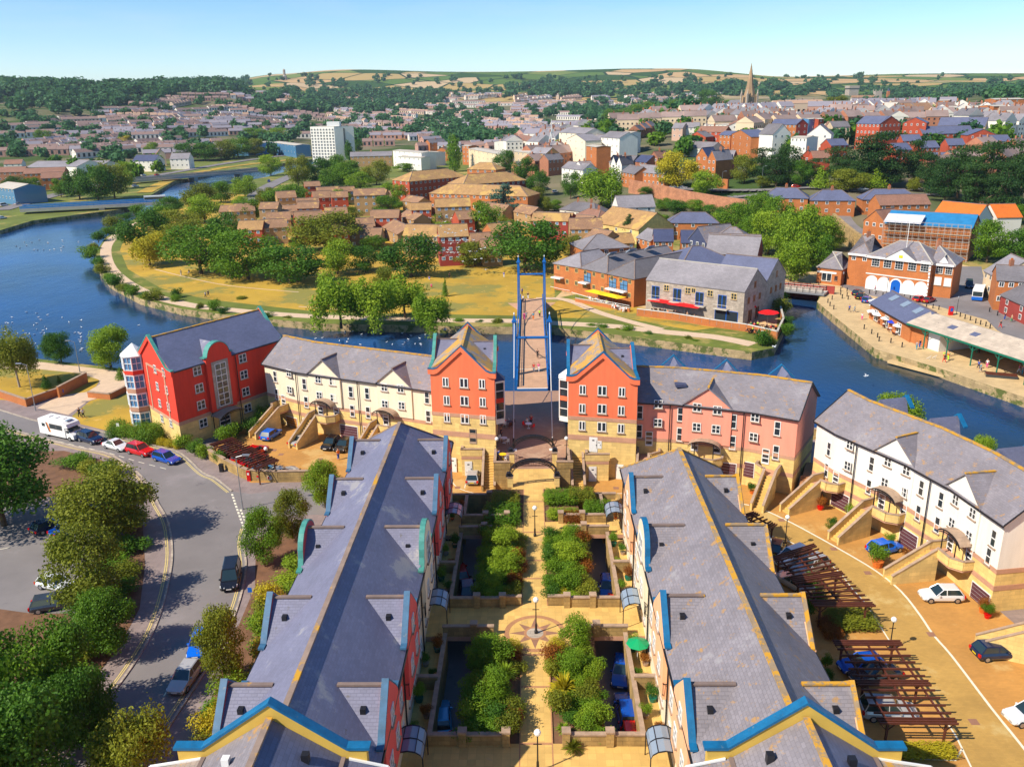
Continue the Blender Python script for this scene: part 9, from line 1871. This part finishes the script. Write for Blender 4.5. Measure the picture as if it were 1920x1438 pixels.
b0=a1[0].lerp(a1[1],.93)+V3(0,3,0); r=empty('bus',b0,math.atan2((a1[1]-a1[0]).y,(a1[1]-a1[0]).x),'white bus crossing the near road bridge','bus'); m_=MB(); m_.box(-5,5,-1.2,1.2,.4,3.0,'white_paint'); m_.build('body',r); m_=MB(); m_.box(-4.8,5.02,-1.25,1.25,1.4,2.4,'glass_dark'); m_.build('windows',r)
# ---- far left landmark buildings
z1a=lambda x,y:(x/3,100+y/3)
FL_='buildings left of the river'
for a_ in (('long grey-roofed store with white gable end',z1a(150,640),z1a(560,640),6,26,3.5,'wall_white_mix','slate_mix','LR',6),('white-ended wing of the grey-roofed store',z1a(430,640),z1a(590,628),7,14,4,'render_white','slate_mix','FB',2),('blue glazed office block among the embankment trees, left part',z1a(1390,510),z1a(1530,500),11,14,.8,'glass_sky','concrete','LR',8),('blue glazed office block among the embankment trees, right part',z1a(1530,500),z1a(1662,520),11,14,.8,'glass_sky','concrete','LR',8),('cream gabled house by the embankment',z1a(876,570),z1a(930,568),9,14,4,'wall_cream_mix','tile_brown','FB',1),('white hip-roofed pub by the embankment',z1a(955,596),z1a(1060,594),8,12,4,'render_white','slate_mix','LR',4),('white house row with dark roofs by the embankment',z1a(745,606),z1a(870,606),8,12,4,'wall_white_mix','slate_dark','LR',5),
    ('red brick row below the grey-roofed store',z1a(130,680),z1a(360,672),8,14,3,'brick_orange','tile_brown','LR',8),('brown-roofed row at the left edge',z1a(-20,672),z1a(130,668),7,14,3,'brick_mix','tile_brown','LR',5),('glass-walled building at the left edge',z1a(-40,752),z1a(76,766),8,16,2,'glass_sky','concrete','LR',6),('brown shops with white shopfronts by the road',z1a(230,705),z1a(350,700),7,12,3,'brick_orange','tile_brown','LR',4),('small white house left of the long store',z1a(20,625),z1a(120,622),6,10,3,'wall_white_mix','tile_brown','LR',3)):
    house(a_[0],*a_[1],*a_[2],a_[3],a_[4],a_[5],a_[6],a_[7],axis=a_[8],win=((2,),(a_[9],)),group=FL_,cat='house' if a_[3]<9 else 'building')
# ---- small houses: prototypes and streets
def hproto(W,Dp,H,Rr,wall,roof,ch=1,fb=False):
    b=MB(); b.box(-W/2,W/2,-Dp/2,Dp/2,-4,H,wall)
    if fb: b.ex([(-W/2-.3,H-.1),(W/2+.3,H-.1),(0,H+Rr)],'y',-Dp/2-.2,Dp/2+.2,roof,wall)
    else: b.ex([(-Dp/2-.3,H-.1),(Dp/2+.3,H-.1),(0,H+Rr)],'x',-W/2-.2,W/2+.2,roof,wall)
    n_=max(2,int(W/3.2))
    for i in range(n_):
        x=-W/2+W*(i+.5)/n_
        for z in [1.2+2.8*k for k in range(int(H/2.8))]: b.box(x-.55,x+.55,-Dp/2-.06,-Dp/2,z,z+1.2,'glass_dark')
    for i in range(ch): x=-W/2+W*(i+.5)/ch; b.box(x-.4,x+.4,-.35,.35,H+Rr-.8,H+Rr+1.2,'brick_mix')
    o=b.build('house'); me=o.data; bpy.data.objects.remove(o); return me,b
HP=[hproto(10,8,5.6,3,'wall_white_mix','slate_mix'),hproto(9,8,5.6,3,'wall_cream_mix','tile_mix'),hproto(11,8,5.6,3,'brick_mix','slate_mix'),hproto(8,9,5.8,3.4,'wall_white_mix','tile_mix',1,True),hproto(24,8,5.6,3,'wall_pink_mix','slate_mix',4),hproto(30,8,5.6,3,'wall_white_mix','tile_mix',5),hproto(14,11,9,4,'brick_mix','tile_mix',2),hproto(13,12,9.5,4,'wall_white_mix','slate_mix',2,True),hproto(16,12,10,3.5,'wall_cream_mix','tile_mix',2)]
HL={0:'grey-roofed white house',1:'brown-roofed cream house',2:'grey-roofed brick house',3:'small white gabled house',4:'pinkish terrace row',5:'white terrace row',6:'tall brick town house',7:'tall white gabled house',8:'tall cream town building'}
rh=random.Random(21); spots=[]
def streets(n,x0,x1,y0,y1,kinds,where_,run=(4,11),ang0=0.,poly=None):
    for _ in range(n):
        px_=rh.uniform(x0,x1); py_=rh.uniform(y0,y1)
        if poly and not poly(px_,py_): continue
        p=T(px_,py_); ang=ang0+rh.gauss(0,.35)+.5*math.sin(p.x*.004+p.y*.003); k=rh.choice(kinds); W=(10,9,11,8,24,30,14,13,16)[k]+rh.choice((.3,1.5,3)); d=V3(math.cos(ang),math.sin(ang),0); m=rh.randint(*run) if W<20 else rh.randint(2,4)
        for i in range(m):
            q=p+d*W*i; qq=V3(q.x,q.y,height(q.x,q.y)) ; s=proj((qq.x,qq.y,qq.z+3))
            if not(-40<s[0]<1960) or s[1]>y1+12 or s[1]<y0-8: continue
            if any(abs(q.x-o.x)+abs(q.y-o.y)<(9 if W<20 else 15) for o,_,_,_ in spots[-160:]): continue
            kk_=k if rh.random()<.75 or k>3 else rh.choice([j for j in kinds if j<4] or [k]); spots.append((qq,ang,kk_,where_))
streets(95,1050,1920,212,262,[6,7,8,0,7,2],'in the old town',(2,5),0.1,lambda x,y:y>262-(x-1050)*.09-20 and not(1560<x<1760 and y>245))
streets(70,0,560,245,300,[4,5,0,2,4,5],'on the flat left suburb',(3,9),.1,lambda x,y:not(330<x<560 and y>262))
streets(90,0,560,172,248,[0,1,2,3,4,5],'on the left hillside',(4,11),.25,lambda x,y:y>235-(x*.13) if x<230 else y>175)
streets(120,610,1060,178,245,[0,1,3,5,4],'on the middle hillside',(4,11),-.3,lambda x,y:y>176+(abs(x-820)*.03))
streets(60,960,1330,178,205,[0,1,3],'below the far fields',(4,10),.0); streets(18,600,760,226,262,[4,5,2],'behind the tower block',(2,5)); streets(26,960,1060,250,330,[6,7,2],'beside the tan flats',(1,3)); streets(20,1750,1920,300,345,[2,6],'above the right pines',(2,4)); streets(24,650,1000,262,300,[2,4,0],'behind the poplar',(2,4),0,lambda x,y: y<285)
spots=[s for s in spots if s[0].y>330]
spots.sort(key=lambda s:s[0].y)
sx_=lambda p:proj(p)[0]
for i,(p,ang,k,wh) in enumerate(spots[:190]):
    o=inst(HP[k][0],'house',None,p,ang); o.scale=(1,1,rh.uniform(.9,1.15)); x=sx_(p); tag(o,HL[k]+' '+wh+('' if 'old town' not in wh else ', right of the spire' if x>1500 else ', around the spire' if x>1250 else ', left of the spire'),'house','small houses '+wh)
def merged(lst,name,label,cat,protos):
    V=[];F=[];MI=[];mn=[];UV=[]
    for p,ang,k,s in lst:
        b=protos[k]; ca,sa=math.cos(ang),math.sin(ang); i0=len(V)
        V+=[(p.x+(v[0]*ca-v[1]*sa)*s,p.y+(v[0]*sa+v[1]*ca)*s,p.z+v[2]*s) for v in b.v]
        for f,m in zip(b.f,b.m):
            nm_=b.mn[m]
            if nm_ not in mn: mn.append(nm_)
            F.append(tuple(i0+j for j in f)); MI.append(mn.index(nm_))
    q=MB(); q.v=V;q.f=F;q.m=MI;q.mn=mn; return stuff(q.build(name,uv=False),label,cat)
isl=['wall_white_far','wall_cream_far','wall_rose_far','roof_brown_far','roof_grey_far','roof_tan_far']
for n_,c in zip(isl,((.75,.70,.62),(.68,.52,.38),(.46,.27,.21),(.25,.17,.15),(.25,.23,.26),(.42,.28,.20))): mat(n_,c,.9)
def fproto(W,Dp,H,Rr,wall,roof):
    b=MB(); b.box(-W/2,W/2,-Dp/2,Dp/2,-4,H,wall); b.ex([(-Dp/2-.2,H-.1),(Dp/2+.2,H-.1),(0,H+Rr)],'x',-W/2-.2,W/2+.2,roof,wall)
    for i in range(max(1,int(W/5))): x=-W/2+5*i+2.5; b.box(x-1.1,x+1.1,-Dp/2-.08,-Dp/2,1.2,4.6,'glass_dark')
    b.box(-.4,.4,-.35,.35,H+Rr-.6,H+Rr+1,'roof_brown_far'); return b
FP=[fproto(10,8,5.6,3,'wall_white_far','roof_grey_far'),fproto(10,8,5.6,3,'wall_cream_far','roof_brown_far'),fproto(11,8,5.6,3,'wall_rose_far','roof_brown_far'),fproto(9,9,5.8,3.4,'wall_white_far','roof_tan_far'),fproto(24,8,5.6,3,'wall_rose_far','roof_grey_far'),fproto(30,8,5.6,3,'wall_white_far','roof_brown_far'),fproto(14,11,9,4,'wall_rose_far','roof_grey_far'),fproto(13,12,9,4,'wall_white_far','roof_grey_far'),fproto(16,12,10,3,'wall_cream_far','roof_tan_far')]
merged([(p,a,k,1.0) for p,a,k,w_ in spots[190:]],'distant_houses','hundreds of tiny pale and brick houses in streets over the far hillsides','houses',FP)
# ---- far trees
rs=np.random.RandomState(77)
def ftree(seed,n=300):
    r_=np.random.RandomState(seed); L=[(r_.uniform(-.25,.25),r_.uniform(-.25,.25),r_.uniform(.3,.75),.26,.26,.22) for _ in range(6)]+[(0,0,.5,.38,.38,.4)]
    return leafcloud(r_,L,n,.22,name='tree',m='leaf_far')
FT=[ftree(s) for s in (1,2,3,4)]
tspots=[]
def woods(n,x0,x1,y0,y1,hh,cond=None,wmul=1.0):
    for _ in range(n):
        px_=rh.uniform(x0,x1); py_=rh.uniform(y0,y1)
        if cond and not cond(px_,py_): continue
        p=T(px_,py_,default=-1)
        if p.y<0: continue
        h=rh.uniform(*hh); tspots.append((p,h,h*rh.uniform(.8,1.25)*wmul))
nz=lambda x,y,f=.02: math.sin(x*f+1.3*math.sin(y*.07))*math.cos(y*.11+x*f*.6)
woods(760,-20,470,150,212,(13,22),lambda x,y:y<232-x*.13 and (y<176+8*nz(x,y) or nz(x,y,.05)>-.15)); woods(330,0,470,150,172,(15,24))
woods(560,0,560,176,300,(9,15),lambda x,y:nz(x,y,.09)>.1); woods(620,480,840,172,214,(12,20),lambda x,y:y>172 and nz(x,y,.03)>-.6 and x+ (y-172)*1.5<860)
woods(200,560,900,222,262,(10,17),lambda x,y:nz(x,y,.05)>.0); woods(260,820,1330,205,236,(12,18),lambda x,y:nz(x,y,.04)>-.35 and y<236-(x-820)*.05)
woods(320,600,1330,178,240,(9,14),lambda x,y:nz(x,y,.07)>.15); woods(620,420,1920,143,182,(11,20),lambda x,y:nz(x,y,.06)>.05 or nz(y,x,.2)>.55)
woods(420,950,1560,160,184,(16,26),lambda x,y:nz(x,y,.05)>-.4); woods(260,1440,1920,170,192,(12,18),lambda x,y:nz(x,y,.05)>-.2); woods(330,1050,1920,200,300,(8,13),lambda x,y:nz(x,y,.11)>.1); woods(120,1780,1920,165,185,(14,20)); woods(60,100,330,300,345,(8,13),lambda x,y:nz(x,y,.1)>.3)
woods(150,640,980,256,275,(10,16),lambda x,y:not(690<x<820 and y>258)); woods(90,1100,1330,190,232,(14,20),lambda x,y:x<1300)
tspots.sort(key=lambda t:t[0].y)
tspots=[t for t in tspots if t[0].y>360]
cl=[D,M_,'leaf_far',O_]
for i,(p,h,w_) in enumerate(tspots[:120]):
    o=inst(FT[i%4],'tree',None,p-V3(0,0,.3),i*1.1); o.scale=(w_,w_,h); lf=cl[(i*7)%3]; o.material_slots[0].link='OBJECT'; o.material_slots[0].material=MATS[lf]; x=proj(p)[0]
    tag(o,f'{"tall" if h>14 else "medium" if h>11 else "small"} {cn.get(lf,"dark blue-green")} tree among the houses '+('of the left suburb' if x<560 else 'behind the tower block' if x<800 else 'behind the poplar' if x<1050 else 'of the old town, left part' if x<1350 else 'of the old town near the spire' if x<1600 else 'of the old town, right part'),'tree','trees between the far houses')
# the rest is one woodland
base=[]
for me in FT:
    co_=np.empty(len(me.vertices)*3); me.vertices.foreach_get('co',co_); base.append(co_.reshape(-1,3))
VV=[]
for i,(p,h,w_) in enumerate(tspots[120:]):
    b_=base[i%4]; far_=p.y>1500; b_=b_.reshape(-1,4,3); b_=b_[::(3 if far_ else 2)]; k=1.5 if far_ else 1.25; c_=b_.mean(1,keepdims=True); b_=(c_+(b_-c_)*k).reshape(-1,3); a=i*1.7; ca,sa=math.cos(a),math.sin(a)
    VV.append(np.stack([p.x+(b_[:,0]*ca-b_[:,1]*sa)*w_,p.y+(b_[:,0]*sa+b_[:,1]*ca)*w_,p.z-.5+b_[:,2]*h],1))
VV=np.concatenate(VV); n=len(VV)//4
me=bpy.data.meshes.new('woodland'); me.vertices.add(len(VV)); me.vertices.foreach_set('co',VV.ravel()); me.loops.add(4*n); me.loops.foreach_set('vertex_index',np.arange(4*n)); me.polygons.add(n); me.polygons.foreach_set('loop_start',np.arange(0,4*n,4)); me.polygons.foreach_set('loop_total',np.full(n,4)); me.update(calc_edges=True); me.materials.append(MATS['leaf_far'])
o=bpy.data.objects.new('woodland',me); C.objects.link(o); stuff(o,'dark blue-green woods and hedgerows covering the far hillsides','woodland')
print('SPOTS',len(spots),'TREES',len(tspots),'woodfaces',n)

# ---- labels: tell look-alikes apart by row and place
ORD=['leftmost','second from left','third from left','fourth from left','fifth from left','sixth from left','seventh from left','eighth from left','ninth from left']
def disambiguate():
    from collections import defaultdict
    dd_=defaultdict(list)
    for o in bpy.data.objects:
        if o.parent is None and o.get('category') and o.get('label') and o['category']!='gull': dd_[o['label']].append(o)
    for lb,os_ in dd_.items():
        if len(os_)<2: continue
        os_.sort(key=lambda o:-proj(o.location)[1] if o.location.y>1 else 0)
        n_=len(os_); rows=1 if n_<=9 else (n_+8)//9; per=(n_+rows-1)//rows
        for r_ in range(rows):
            row=sorted(os_[r_*per:(r_+1)*per],key=lambda o:proj(o.location)[0])
            for i,o in enumerate(row):
                rn='' if rows==1 else (' nearest row' if r_==0 else ' farthest row' if r_==rows-1 else f' {["","second","third","fourth","fifth","sixth","seventh","eighth"][r_]} nearest row')
                t=(ORD[i] if i<len(row)-1 or len(row)<3 else 'rightmost')+(','+rn if rn else f' of {["","","two","three","four","five","six","seven","eight","nine"][len(row)]} alike')
                w_=lb.split(); o['label']=' '.join(w_[:16-len(t.split())]).rstrip(',')+', '+t
disambiguate()
m=bpy.data.materials.new('haze'); m.use_nodes=True; n=m.node_tree.nodes; l=m.node_tree.links
for x in list(n):
    if x.type=='BSDF_PRINCIPLED': n.remove(x)
v=n.new('ShaderNodeVolumePrincipled'); v.inputs['Color'].default_value=(.72,.84,1,1); v.inputs['Density'].default_value=.000055; v.inputs['Anisotropy'].default_value=.2; l.new(v.outputs[0],n['Material Output'].inputs['Volume']); MATS['haze']=m
mb=MB(); mb.box(-19000,19000,-300,8600,-8,262,'haze'); o=mb.build('haze',uv=False); o['kind']='stuff'; o['label']='thin pale blue summer haze over the whole valley'; o['category']='haze'
